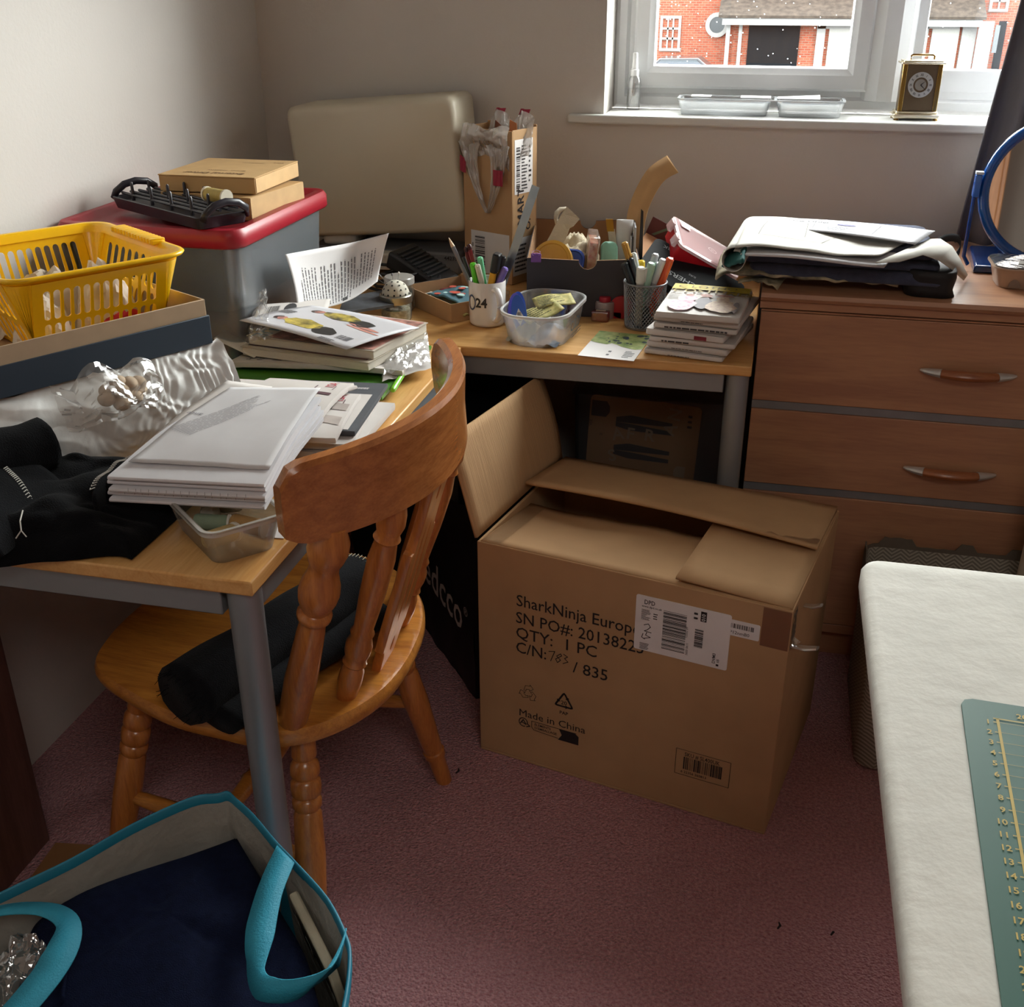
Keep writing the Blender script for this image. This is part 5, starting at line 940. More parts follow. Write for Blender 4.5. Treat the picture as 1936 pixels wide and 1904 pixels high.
m = MB(); m.lines(Lx * .46, Ly * .10, Lx * .52, Ly * .34, 2, .0008, 3).lines(Lx * .75, Ly * .08, Lx * .97, Ly * .34, 5, .0008, 6); m.build('small_print', M('55565a', .7, var=0), o)
# ------------------------------------------------------------------ stack of sewing patterns
rnd = random.Random(11)
ENV = M('d0ccc8', .75, var=.03, vs=10, bump=.15, bs=25); zz = DK + .0002
def envelope(name, label, M_, w, d, h, puff=.004, grp=None, mat=None, seed=1):
    o = thing(name, label, 'pattern', M_, grp); N = 14
    m = MB(); rows = []
    def ring(z, s, pz): return [(x * s, y * s, z + pz * nz(x * 30 + seed, y * 30, seed)) for x, y in rrect(w, d, .004, 2)]
    e = min(.0035, h / 2 - .001)
    m.rings([ring(0, .96, 0), ring(e, 1.0, .001), ring(h - e, 1.0, .001), ring(h, .985, .001)], True, True, False)
    m.grid(lambda u, v: ((u - .5) * w * .985, (v - .5) * d * .985, h + puff * math.sin(PI * u) * math.sin(PI * v) + .0015 * nz(u * 5, v * 5, seed)), N, N)
    m.build('envelope', mat or ENV, o, smooth=True, angle=.9); return o
spec = [(-.122, 2.205, -.17, .011, 'lowest white sewing pattern envelope of the stack at the desk corner'), (-.112, 2.210, -.21, .013, 'second sewing pattern envelope from the bottom of the desk corner stack'), (-.110, 2.208, -.14, .011, 'third pattern envelope from the bottom of the desk corner stack, with a black print line'),
        (-.118, 2.206, -.20, .014, 'middle pattern envelope of the desk corner stack, sticking out left with a dark red mark'), (-.108, 2.212, -.12, .012, 'pattern envelope two below the yellow-topped one in the desk corner stack'), (-.102, 2.214, -.16, .012, 'pattern envelope directly below the yellow-topped one in the desk corner stack')]
for i, (x, y, rz, h, lb) in enumerate(spec):
    o = envelope('sewing_pattern', lb, TR(x, y, zz, .0, .0, rz), .160 + .006 * (i % 3), .215, h, .001, 'sewing patterns stacked at the desk corner', seed=i + 1)
    m = MB(); m.M = frame((0, -.1078 - .0006, h * .5), (1, 0, 0), (0, 0, 1))
    if i in (2, 4): m.lines(-.06, -.002, .07, .002, 1, .0008, i, fill=.8)
    elif i == 3: m.rect(.02, -.004, .045, .004, .0008)
    else: m.lines(-.03, -.002, .05, .001, 1, .0008, i)
    m.build('edge_print', M('7b2230' if i == 3 else '3d3a3c', .7, var=0), o); zz += h + .0012
o = envelope('sewing_pattern', 'yellow-topped costume sewing pattern on top of the stack at the desk corner', TR(-.108, 2.195, zz, .0, 0, -.08), .165, .215, .014, .003, 'sewing patterns stacked at the desk corner', seed=9)
zt3 = .0165
pat_z = lambda x, y: .014 + .003 * math.sin(PI * (x / .165 + .5)) * math.sin(PI * (y / .215 + .5)) + .0036
FN = lambda p: (p[0], p[1], pat_z(p[0], p[1]))
def patch(m, x0, y0, x1, y1, n=8): m.grid(lambda u, v: FN((lerp(x0, x1, u), lerp(y0, y1, v))), n, n)
m = MB(); patch(m, -.080, .064, .080, .106); m.build('yellow_band', M('c8b238', .6), o, smooth='all')
m = MB(); m.text('COSTUMES', .036, -.076, .036, 0, sx=.92, bold=.01, fn=lambda p: (p[0], p[1], pat_z(p[0], p[1]) + .0006)); m.build('title', M('8f7a1c', .6, var=0), o)
m = MB(); m.text('C LOTHO', .028, -.07, .074, 0, sx=1.0, fn=lambda p: (p[0], p[1], pat_z(p[0], p[1]) + .0009)); m.build('heading', M('6d6322', .6, var=0), o)
def blob(m, cx_, cy_, rx, ry, seed, n=14, dz=.0006):
    r_ = random.Random(seed); m.poly([(lambda x, y: (x, y, pat_z(x, y) + dz))(cx_ + rx * math.cos(k * 2 * PI / n) * r_.uniform(.8, 1.1), cy_ + ry * math.sin(k * 2 * PI / n) * r_.uniform(.8, 1.1)) for k in range(n)])
m = MB(); blob(m, -.038, -.062, .030, .040, 1); blob(m, -.034, -.020, .020, .024, 5); m.build('pink_dress', M('d39ab0', .7, var=.3, vs=120, h2='e9d3d6'), o)
m = MB(); blob(m, .038, -.055, .030, .046, 2); blob(m, .036, -.004, .014, .020, 3); m.build('cream_dress', M('dccdb6', .7, var=.25, vs=140, h2='b99d92'), o)
m = MB(); blob(m, .0, -.04, .020, .040, 4, dz=.0004); blob(m, .066, -.05, .008, .04, 8, dz=.0004); m.build('grey_backdrop', M('8f8b90', .7, var=.1), o)
m = MB(); blob(m, .0, .012, .013, .012, 6); blob(m, -.033, .010, .009, .010, 7); blob(m, .036, .022, .020, .008, 9); m.build('figures', M('7a5550', .7, var=.3, vs=150, h2='c9988a'), o)
m = MB(); m.lines(-.075, -.005, -.05, .03, 6, 0, 4, fn=FN); m.v = [(x, y, z + .0006) for x, y, z in m.v]; m.build('small_print', M('8a8583', .7, var=0), o)
# ------------------------------------------------------------------ small open box with fabric
fr = frame((-.655, 2.232, DK), (-.745, .667, 0), (.667, .745, 0) ); fr = frame((-.655 - .745 * .2, 2.232 + .667 * .2, DK), (.745, -.667, 0), (.667, .745, 0))
o = thing('small_carton', 'small open brown cardboard box of fabric squares left of the mug', 'box', fr); w_, d_, h_ = .2, .155, .042; wt = .002
m = MB(); m.box(0, 0, 0, w_, d_, wt).box(0, 0, wt, w_, wt, h_).box(0, d_ - wt, wt, w_, d_, h_ + .006).box(0, wt, wt, wt, d_ - wt, h_).box(w_ - wt, wt, wt, w_, d_ - wt, h_); m.build('body', M('b3906a', .85, var=.04), o)
def infr(name, label, cat, x, y, z, rz=0, rx=0): return thing(name, label, cat, fr @ TR(x, y, z, rx, 0, rz))
d = infr('fabric_square', 'teal fabric square with red and white flowers on top in the small brown box', 'fabric', .125, .065, .034, .2)
m = MB(); m.grid(lambda u, v: ((u - .5) * .12, (v - .5) * .10, .010 * math.sin(PI * u) + .006 * nz(u * 4, v * 4)), 14, 12); m.build('cloth', M('4f7480', .85, var=.1), d, smooth='all', solid=.003)
m = MB(); rnd = random.Random(6)
fz = lambda x, y: .010 * math.sin(PI * (x / .12 + .5)) + .006 * nz((x / .12 + .5) * 4, (y / .10 + .5) * 4) + .0036
fl = {'c8553f': MB(), 'b9dcd8': MB()}
for k in range(14):
    x, y, r = rnd.uniform(-.05, .05), rnd.uniform(-.04, .04), rnd.uniform(.004, .010); fl['c8553f' if k % 3 else 'b9dcd8'].poly([(x + r * math.cos(q * PI / 4), y + r * math.sin(q * PI / 4), fz(x, y) + .0012) for q in range(8)])
fl['c8553f'].build('red_flowers', M('c8553f', .85), d); fl['b9dcd8'].build('pale_flowers', M('b9dcd8', .85), d)
for k, (x, y, z, hx, lb) in enumerate(((.09, .06, .024, 'd8d2c8', 'white folded fabric under the teal square in the small brown box'), (.145, .055, .016, 'b9ae6e', 'olive patterned fabric low in the small brown box'), (.06, .10, .018, '8e2f38', 'dark red fabric at the back of the small brown box'))):
    d = infr('fabric_square', lb, 'fabric', x, y, z, .3 * k); m = MB(); m.grid(lambda u, v: ((u - .5) * .10, (v - .5) * .08, .006 * math.sin(PI * u * 1.3) + .006 * nz(u * 5 + k, v * 5)), 12, 10); m.build('cloth', M(hx, .9, var=.15, vs=60), d, smooth='all', solid=.004)
# ------------------------------------------------------------------ jars
def jar(label, x, y, r, h, lidm, contents, name='jar'):
    o = thing(name, label, 'jar', (x, y, DK)); m = MB(); m.lathe([(0, 0), (r * .92, 0), (r, .004), (r, h * .78), (r * .88, h * .9), (r * .88, h)], 32, cap0=False, cap1=False); m.build('glass', clear('e4e8e4', .07, .04, .3), o, smooth=True)
    m = MB(); m.lathe([(0, .002), (r * .9, .002), (r * .9, h * .5), (0, h * .55)], 24, cap0=False, cap1=False); m.build('contents', contents, o, smooth=True)
    return o
o = jar('glass jar with a metal lid and a spotted pincushion top', -.782, 2.235, .034, .050, None, M('8f8a72', .6, var=.4, vs=160, h2='c9c4a8'), 'pincushion_jar')
m = MB(); m.lathe([(.035, .040), (.036, .042), (.036, .056), (.034, .058), (.031, .058)], 36, cap0=False, cap1=False); m.build('lid_ring', M('b4b1a4', .3, .9), o, smooth=True)
m = MB(); N = 10; m.lathe([(.0305 * math.cos(k * PI / 2 / N) if k < N else .0005, .056 + .032 * math.sin(k * PI / 2 / N)) for k in range(N + 1)], 32); m.build('cushion', M('d9d5c6', .9), o, smooth='all')
m = MB(); rnd = random.Random(1)
for ring, (el, n_) in enumerate(((.15, 14), (.5, 12), (.85, 8), (1.2, 5))):
    for k in range(n_):
        a = 2 * PI * (k + .5 * (ring % 2)) / n_; c_ = V((.0305 * math.cos(el) * math.cos(a), .0305 * math.cos(el) * math.sin(a), .056 + .032 * math.sin(el))); nrm_ = V((math.cos(el) * math.cos(a), math.cos(el) * math.sin(a), math.sin(el))); u_ = nrm_.orthogonal().normalized(); w2_ = nrm_.cross(u_)
        m.poly([tuple(c_ + nrm_ * .0007 + (u_ * math.cos(q * PI / 4) + w2_ * math.sin(q * PI / 4)) * .0022) for q in range(8)])
m.build('spots', M('1c1c1e', .8, var=0), o)
jm = o.matrix_world.copy(); pins = [(693, 512, 2.215, 'd9d5d2'), (714, 515, 2.23, 'e6e2dc'), (741, 519, 2.24, '8a8f9a'), (754, 516, 2.245, 'eeeae6'), (703, 505, 2.24, 'a9453c')]
for k, (u, v, y, hx) in enumerate(pins):
    tip = PY(u, v, y); c_ = V((-.782, 2.235, DK + .062)); d_ = (tip - c_); b_ = c_ + d_.normalized() * .024
    q = thing('glass_headed_pin', ['white-headed pin leaning furthest left in the pincushion', 'white-headed pin standing up at the left of the pincushion', 'grey-headed pin in the middle of the pincushion', 'white-headed pin standing up at the right of the pincushion', 'red-headed pin at the back of the pincushion'][k], 'pin', b_, 'pins in the pincushion')
    m = MB(); m.path([b_, tip], .0006, 6); m.build('shaft', M('b9b9b8', .3, .9), q, world=True); m = MB(); m.M = Matrix.Translation(tip); m.lathe([(.0022 * math.sin(a * PI / 8) + .00005, -.003 * math.cos(a * PI / 8)) for a in range(9)], 12); m.build('head', M(hx, .2), q, smooth='all', world=True)
o = jar('glass jar with a frosted white lid behind the pincushion', -.800, 2.315, .033, .062, None, M('7d7458', .7, var=.5, vs=140, h2='a8a088'))
m = MB(); m.lathe([(.0335, .060), (.0345, .061), (.0345, .074), (.032, .076), (0, .076)], 32); m.build('lid', clear('d9d6d0', .7, .2, .3), o, smooth=True)
# ================================================================== left desk: paper stack and the patterns below it
WP = M('d3d3d7', .8, var=.01, spec=.15); WP2 = M('cfcac6', .75, var=.02, spec=.2); INKG = M('6d6c70', .8, var=0); INKD = M('2c2a2c', .8, var=0)
def quad(c, u, v): return lerp(lerp(V(c[0]), V(c[1]), u), lerp(V(c[3]), V(c[2]), u), v)    # corners: front-left, front-right, back-right, back-left
def sheetmb(c, fn=None, nu=14, nv=16):
    m = MB(); m.grid(lambda u, v: tuple(quad(c, u, v) + (fn(u, v) if fn else V((0, 0, 0)))), nu, nv); return m
def onquad(c, w, h, fn=None, dz=.0009):        # maps sheet millimetres (x 0..w, y 0..h) onto the sheet
    def g(p):
        u, v = p[0] / w, p[1] / h; q = quad(c, u, v) + (fn(u, v) if fn else V((0, 0, 0))); return (q.x, q.y, q.z + dz)
    return g
Z3 = lambda z: V((0, 0, z))
# ---- clear tub of bobbins
C_, a_, b_ = V((-.651, 1.099, DK)), V((-.75, .66, 0)), V((.66, .75, 0)); tw_, td_ = .165, .108
tm = frame(C_ + a_ * tw_ / 2 + b_ * td_ / 2, -a_, b_); t = thing('bobbin_tub', 'clear plastic tub of bobbins and spools under the white paper stack', 'tub', tm)
tub_mb(.140, .085, .165, .108, .054, .018, .0018, .004, 6).build('tub_wall', clear('dcdccf', .16, .12, .35), t, smooth=True)
m = MB(); m.rings([[(x, y, z) for x, y in rrect(.173 - 2 * i, .116 - 2 * i, .022 - i, 6)] for i, z in ((0, .047), (0, .054), (.004, .0545), (.007, .052))], True, False, False); m.build('tub_rim', clear('e3e3dc', .6, .12, .35), t, smooth=True)
for k, (x, y, z, r, L, rx, rz, hx, lb) in enumerate(((.04, -.022, .024, .012, .05, 1.4, .4, 'c9b27a', 'tan thread spool nearest the front corner of the bobbin tub'), (-.01, -.015, .022, .011, .045, 1.5, -.6, '8fa38a', 'green-grey thread spool in the middle of the bobbin tub'), (-.045, .0, .022, .011, .045, 1.3, .9, 'c7c3b4', 'pale thread spool at the left of the bobbin tub'),
        (.03, .02, .024, .012, .045, 1.5, -.9, 'b58f5a', 'light brown thread spool at the right of the bobbin tub'), (-.03, .022, .03, .011, .04, 1.2, 1.8, 'a9a48e', 'grey thread spool at the back of the bobbin tub'))):
    o = thing('thread_spool', lb, 'spool', tm @ TR(x, y, z, rx, 0, rz), 'spools in the bobbin tub'); m = MB(); m.lathe([(r * .8, -L / 2), (r, -L * .42), (r, L * .42), (r * .8, L / 2)], 16); m.build('thread', M(hx, .8, bump=.3, bs=600), o, smooth=True)
    m = MB(); m.lathe([(r * 1.1, -L / 2 - .003), (r * 1.1, -L / 2)], 16); m.build('spool_end', M('e0ddd2', .5), o, smooth=True)
o = thing('card_corner', 'small white card lying on the desk corner under the bobbin tub', 'card', P(505, 1015, DK)); m = MB(); m.slab([tuple(P(470, 1012, DK + .001)), tuple(P(537, 1018, DK + .001)), tuple(P(528, 985, DK + .001)), tuple(P(480, 985, DK + .001))], .0006); m.build('card', PAPER, o, world=True)
# ---- pattern envelopes fanned beneath
def envq(name, label, c, h, mat=None, grp='sewing patterns fanned under the white paper stack', fn=None, cat='pattern'):
    o = thing(name, label, cat, (quad(c, .5, .5)), grp); lo = [V(p) - Z3(h) for p in c]
    m = sheetmb(c, fn, 12, 14); e = [quad(c, u, v) + (fn(u, v) if fn else V((0, 0, 0))) for u, v in [(i / 10, 0) for i in range(10)] + [(1, i / 10) for i in range(10)] + [(1 - i / 10, 1) for i in range(10)] + [(0, 1 - i / 10) for i in range(10)]]
    mid = (V(c[0]) + V(c[2])) / 2
    m.rings([[tuple(p - Z3(h)) for p in e], [tuple(p - Z3(h / 2) + (p - mid).normalized() * .0012) for p in e], [tuple(p) for p in e]], True, True, False)
    m.build('envelope', mat or WP2, o, smooth=True, world=True, angle=.8); return o
def rectq(fr_, w, dirv, d, z, dz=(0, 0, 0, 0)):     # front right corner, width to the left, depth direction
    dv = V((dirv[0], dirv[1], 0)).normalized(); wv_ = V((-dv.y, dv.x, 0)); p = V((fr_[0], fr_[1], z))
    c = [p + wv_ * w, p, p + dv * d, p + wv_ * w + dv * d]; return [q + Z3(k) for q, k in zip(c, dz)]
bend = lambda k: (lambda u, v: Z3(k * math.sin(PI * v) + .002 * nz(u * 3, v * 3)))
E1 = [((-.598, 1.455), .155, (-.02, 1), .235, .748, .012, 'lowest white pattern envelope at the right edge of the left desk'), ((-.602, 1.470), .155, (-.13, 1), .235, .760, .010, 'pale pattern envelope with a number on its lower edge, right edge of the left desk'),
      ((-.604, 1.500), .150, (-.10, 1), .225, .770, .008, 'pattern envelope with a slate grey cover beside the paper stack')]
EE = []
for fr_, w, dv, d, z, h, lb in E1:
    c = rectq(fr_, w, dv, d, z); EE.append((envq('sewing_pattern', lb, c, h, M('4c5056', .6, var=.05) if 'slate' in lb else None), c, w, d))
o, c, w, d = EE[1]; m = MB(); g = onquad(c, w, d); m.text('V1348', .013, .11, .010, 0, rz=PI, bold=.02, fn=g); m.build('number', INKD, o, world=True)
o, c, w, d = EE[2]; m = MB(); g = onquad(c, w, d); m.rect(0, 0, 0, 0); m.v = []; m.f = []; m.mi = []; m.grid(lambda u, v: g((lerp(.004, w - .012, u), lerp(.004, .165, v))), 6, 6); m.build('white_panel', WP2, o, smooth='all', world=True)
m = MB(); m.lines(w - .06, .19, w - .02, .20, 2, 0, 3, fn=g); m.build('small_print', PAPER, o, world=True)
# two pale dressmaking envelopes on top
for lb, fr_, w, dv, d, z, h, fn in (('white pattern envelope with pale draped fabric print, right of the paper stack', (-.612, 1.440), .150, (-.16, 1), .195, .782, .009, bend(.004)), ('white pattern envelope with red lettering and dark bands, partly under the paper stack', (-.650, 1.445), .150, (-.05, 1), .205, .794, .010, bend(.010))):
    c = rectq(fr_, w, dv, d, z); o = envq('sewing_pattern', lb, c, h, fn=fn); g = onquad(c, w, d, fn)
    m = MB(); m.text('V9X', .020, w - .022, d - .055, 0, rz=-PI / 2 - .0 + PI, bold=.01, fn=g) if False else m.text('1SA', .022, w - .020, d - .048, 0, rz=PI / 2, bold=.01, fn=g); m.build('red_lettering', M('b3263c', .7, var=0), o, world=True)
    m = MB(); m.lines(w - .018, d - .06, w - .014, d - .01, 1, 0, 2, fn=g).lines(w - .05, d - .062, w - .047, d - .01, 1, 0, 3, fn=g); m.build('small_print', M('5b3a44', .7, var=0), o, world=True)
    m = MB()
    if 'dark bands' in lb:
        for yy in (.055, .115): m.grid(lambda u, v: g((lerp(.085, .138, u), yy + .012 * v + .006 * math.sin(PI * u))), 6, 2)
        m.build('dark_bands', M('5a3840', .7, var=.1), o, smooth='all', world=True)
    else:
        for yy in (.045, .105): m.grid(lambda u, v: g((lerp(.03, .145, u), yy + .03 * v + .012 * math.sin(PI * u))), 8, 3)
        m.build('draped_print', M('b5aaa4', .8, var=.12, vs=25), o, smooth='all', world=True)
        m = MB()
        for k in range(4): m.rect(0, 0, 0, 0)
        m = MB(); m.text('00000', .010, w - .030, d - .085, 0, rz=PI / 2, bold=.02, fn=g) if False else m.lines(w - .036, d - .085, w - .030, d - .035, 1, 0, 9, fn=g, fill=.9); m.build('symbols', INKD, o, world=True)
# ---- new-look booklet under the stack
c = [P(395, 742, .795), P(640, 742, .800), P(697, 722, .795), P(455, 703, .790)]; c = [V((-.900, 1.520, .795)), V((-.672, 1.500, .800)), V((-.655, 1.650, .790)), V((-.900, 1.655, .782))]
fn = bend(.006); o = envq('pattern_booklet', 'white pattern booklet with garment drawings behind the paper stack', c, .006, fn=fn, grp=None); g = onquad(c, .24, .16, fn)
m = MB(); m.text('NEW LOOK', .026, .085, .058, 0, rz=PI * .37, bold=.02, fn=g) if False else m.text('NEWLOOK', .025, .060, .045, 0, rz=.85, bold=.02, fn=g); m.text('PATTERN', .010, .085, .050, 0, rz=.85, fn=g); m.build('title', INKD, o, world=True)
m = MB()
for k in range(7):
    q = MB(); q.M = TR(.012 + k * .006, .02 + k * .001, 0, 0, 0, .95); q.lines(0, 0, .11, .004, 1, 0, k); m.v += [g(p) for p in q.v]; n0 = len(m.v) - len(q.v); m.f += [tuple(i + n0 for i in f) for f in q.f]; m.mi += q.mi
m.build('small_print', INKG, o, world=True)
def dress(m, x, y, s, g):
    pts = [(0, .3), (.12, .42), (.3, .40), (.42, .30), (1, .55), (1.05, 0), (1, -.5), (.42, -.25), (.3, -.36), (.12, -.40), (0, -.25), (.05, 0)]; m.poly([g((x + px_ * s, y + py_ * s * .55, 0)) for px_, py_ in pts])
m = MB(); dress(m, .112, .128, .055, g); m.build('tan_dress', M('b89a58', .8, var=.1), o, world=True)
m = MB(); m.grid(lambda u, v: g((.178 + u * .05, .106 + v * .030 - u * .008)), 4, 3); m.build('maroon_trousers', M('5e2330', .8, var=.1), o, smooth='all', world=True)
m = MB(); m.grid(lambda u, v: g((.105 + u * .075, .098 + v * .008 + u * .012)), 5, 2); m.build('dark_trousers', M('2b2828', .8), o, smooth='all', world=True)
# ---- the white stack itself
CB = [V((-.826, 1.166, .786)), V((-.612, 1.190, .786)), V((-.636, 1.448, .810)), V((-.788, 1.425, .810))]
gp = 'folded white sheets in the large paper stack'
for k in range(5):
    z = .008 * k; j = [(0, 0), (-.004, .004), (.003, -.004), (-.002, .002), (.002, -.003)][k]; sh = .004 * k
    c = [p + V((j[0], j[1] + (sh if i < 2 else 0) * .3, z)) for i, p in enumerate(CB)]; c[1] = c[1] + V((.003 * (k % 2), 0, 0)); c[2] = c[2] + V((.004 * ((k + 1) % 3) - .002 * k, .004 * (k % 3), 0))
    fn = lambda u, v: Z3(.010 * math.sin(PI * v) * .5 - .002 * math.cos(v * 7))
    o = thing('folded_sheet', ['lowest folded white sheet of the large paper stack, resting on the clear tub', 'second folded white sheet from the bottom of the large paper stack', 'middle folded white sheet of the large paper stack, ruler marks on its fold', 'folded white sheet second from the top fold of the large paper stack', 'thick folded white sheet just under the loose top page of the paper stack'][k], 'paper', quad(c, .5, .5), gp)
    m = MB(); N = 16
    def sect(u):      # closed profile: rounded fold at the front, open pages at the back
        pr_ = []; top_ = [quad(c, u, v) + fn(u, v) for v in [i / 14 for i in range(15)]]
        f0 = top_[0]; pr_ += [tuple(p + Z3(.0032)) for p in top_[::-1]]; 
        pr_ += [tuple(f0 + V((0, -.0035, .0022))), tuple(f0 + V((0, -.0045, 0))), tuple(f0 + V((0, -.0035, -.0022)))]; pr_ += [tuple(p - Z3(.0032)) for p in top_]; return pr_
    m.rings([sect(i / N) for i in range(N + 1)]); m.build('paper', WP, o, smooth=True, world=True, angle=.7)
    if k in (1, 2):
        m = MB(); rnd = random.Random(k)
        for i in range(16):
            u = .12 + .05 * i + rnd.uniform(-.01, .01); p = quad(c, min(u, .97), 0) + V((0, -.0055, .001)); m.add([tuple(p + Z3(-.0025)), tuple(p + V((.0006, 0, -.0025))), tuple(p + V((.0012, 0, .002))), tuple(p + V((.0006, 0, .002)))], [(0, 1, 2, 3)])
        m.build('ruler_marks', INKG, o, world=True)
ct = [p + V((0, 0, .042)) for p in CB]; ct[0] += V((.016, .030, .0)); ct[1] += V((-.004, .028, -.002)); ct[2] += V((-.002, .012, .002)); ct[3] += V((.012, .012, .0))
fn = lambda u, v: Z3(.008 * math.sin(PI * v) * .6 + .0025 * nz(u * 3, v * 3, 2) + .006 * max(0, .12 - v) * 0)
o = thing('top_sheet', 'loose white sheet with faint print on top of the large paper stack', 'paper', quad(ct, .5, .5)); sheetmb(ct, fn, 20, 22).build('paper', M('cccbcd', .8, var=.02, spec=.15), o, smooth='all', solid=.0008, world=True)
o2 = thing('printed_page', 'white page of slanted small print showing at the left edge of the paper stack', 'paper', quad(ct, 0, .5))
cp_ = [ct[0] + V((-.010, .02, -.002)), ct[0] + V((.075, .03, -.0015)), ct[3] + V((.06, .02, -.0015)), ct[3] + V((-.022, .035, -.003))]; sheetmb(cp_, fn, 8, 16).build('paper', WP2, o2, smooth='all', solid=.0008, world=True)
g = onquad(ct, .16, .29, fn, .0012); m = MB()
for k in range(9):
    q = MB(); q.M = TR(.003 + k * .0040, .105 - k * .0019, 0, 0, 0, 1.12); q.lines(0, 0, .17 - .01 * (k % 3), .0022, 1, 0, 30 + k); n0 = len(m.v); m.v += [g(p) for p in q.v]; m.f += [tuple(i + n0 for i in f) for f in q.f]; m.mi += q.mi
m.text('ance', .014, .022, .165, 0, rz=PI - .2, bold=.01, fn=g); m.build('faint_print', M('8b8a90', .8, var=0), o, world=True)
# ================================================================== magazine pile
# green folder, essentials leaflet, two magazines, envelope on top
fo = [V((-1.010, 1.785, .741)), V((-.640, 1.728, .744)), V((-.640, 2.03, .744)), V((-.952, 1.95, .741))]
o = envq('green_folder', 'bright green card folder at the bottom of the magazine pile', fo, .008, M('4c8a2c', .5, var=.04), grp=None, cat='folder')
o = pen('lime green pen at the right edge of the left desk beside the magazine pile', P(742, 738, .745) + V((0, 0, .0)), P(772, 690, .748), .005, '7fd03a', rough=.25)
se = [V((-.975, 1.800, .757)), V((-.632, 1.822, .760)), V((-.640, 2.00, .757)), V((-.950, 1.99, .757))]; fn = lambda u, v: Z3(.006 * math.sin(PI * u) * (1 - v) + .002 * nz(u * 4, v * 3))
o = envq('printed_leaflet', 'white leaflet with black sizing print under the magazines', se, .010, fn=fn, grp=None, cat='leaflet'); g = onquad(se, .353, .24, fn)
m = MB(); m.text('sew', .022, .040, .018, 0, rz=PI * .42, bold=.01, fn=g).text('esse', .022, .062, .016, 0, rz=PI * .42, bold=.01, fn=g); m.lines(.085, .02, .108, .065, 6, 0, 5, fn=g).lines(.12, .03, .135, .06, 5, 0, 6, fn=g); m.rect(0, 0, 0, 0); m.v = m.v[:-4]; m.f.pop(); m.mi.pop()
m.grid(lambda u, v: g((.150 + u * .016, .025 + v * .035)), 2, 2); m.lines(.172, .03, .182, .055, 4, 0, 8, fn=g).lines(.192, .03, .200, .055, 4, 0, 9, fn=g); m.build('print', INKG, o, world=True)
PG = M('d6cfc0', .8, var=.06, vs=200, stretch=(1, 1, 12))
def magazine(label, c, h, cover, art):
    o = thing('magazine', label, 'magazine', quad(c, .5, .5), 'magazines in the pile'); mid = (V(c[0]) + V(c[2])) / 2
    m = MB(); m.hexa([tuple(V(p) - Z3(h)) for p in c] + [tuple(p) for p in c]); m.build('pages', PG, o, world=True, bevel=.0015)
    cc2 = [V(p) + (V(p) - mid).normalized() * .003 + Z3(.0004) for p in c]; m = MB(); m.hexa([tuple(p) for p in cc2] + [tuple(p + Z3(.0012)) for p in cc2]); m.build('front_cover', cover, o, world=True)
    g = onquad([p + Z3(.0012) for p in cc2], .3, .21); art(o, g); return o
def art1(o, g):
    m = MB(); m.text('VOGUE', .045, .012, .15, 0, rz=-PI / 2, bold=.02, fn=g); m.build('title', M('5f8ca4', .6, var=0), o, world=True)
    m = MB(); m.grid(lambda u, v: g((.05 + u * .245, .004 + v * .2)), 4, 4); m.build('cover_photo', M('6b4a44', .6, var=.35, vs=40, h2='c98f80'), o, smooth='all', world=True)
def art2(o, g):
    m = MB(); m.grid(lambda u, v: g((.01 + u * .28, .01 + v * .19)), 4, 4); m.build('cover_photo', M('3a2c30', .6, var=.3, vs=30, h2='8d5f58'), o, smooth='all', world=True)
m1 = [V((-.955, 1.832, .780)), V((-.690, 1.800, .778)), V((-.642, 2.00, .780)), V((-.910, 2.050, .780))]; magazine('lower cream-edged magazine in the pile, dark photo cover', m1, .016, M('cfc6b6', .5), art2)
m2 = [V((-.945, 1.842, .799)), V((-.684, 1.815, .796)), V((-.640, 2.005, .797)), V((-.90, 2.050, .799))]; magazine('upper magazine in the pile, blue title and brown photo cover', m2, .016, M('c9beb0', .5), art1)
tc_ = [V((-.998, 1.945, .806)), V((-.730, 1.800, .803)), V((-.640, 1.955, .806)), V((-.905, 2.085, .812))]; tc_ = [P(453, 606, .848), P(655, 661, .808), P(792, 620, .808), P(590, 578, .826)]
fn = lambda u, v: Z3(.004 * math.sin(PI * u) + .003 * math.sin(PI * v) - .003 * (1 - u) * 0)
o = thing('pattern_sheet', 'glossy pattern envelope printed with two women in yellow and black, topping the magazine pile', 'pattern', quad(tc_, .5, .5)); sheetmb(tc_, fn, 16, 10).build('envelope', M('c9c9ce', .35, var=.02), o, smooth='all', solid=.0016, world=True)
g = onquad(tc_, .30, .21, fn, .0014)
def gb(m, cx_, cy_, rx, ry, seed, n=14, rot=0.0):
    r_ = random.Random(seed); P_ = []
    for k in range(n):
        a = 2 * PI * k / n; x, y = rx * math.cos(a) * r_.uniform(.8, 1.1), ry * math.sin(a) * r_.uniform(.8, 1.1); P_.append(g((cx_ + x * math.cos(rot) - y * math.sin(rot), cy_ + x * math.sin(rot) + y * math.cos(rot), 0)))
    m.poly(P_)
BT = M('23211f', .5, var=.5, vs=45, h2='d2bd52'); FL_ = M('c98a7c', .6, var=.1)
for k, (ox, oy, lb) in enumerate(((.085, .060, ''), (.105, .150, ''))):
    m = MB(); gb(m, ox + .035, oy, .055, .026, 10 + k, 18, -.12); m.build('printed_top', BT, o, world=True)
    m = MB(); gb(m, ox + .105, oy - .012, .034, .022, 12 + k, 12, -.12); m.build('printed_skirt', M('2b2927', .5), o, world=True)
    m = MB(); gb(m, ox - .028, oy + .004, .012, .012, 14 + k); m.build('printed_face', FL_, o, world=True)
    m = MB(); gb(m, ox - .040, oy + .006, .012, .013, 16 + k); m.build('printed_hair', M('3a2420', .5), o, world=True)
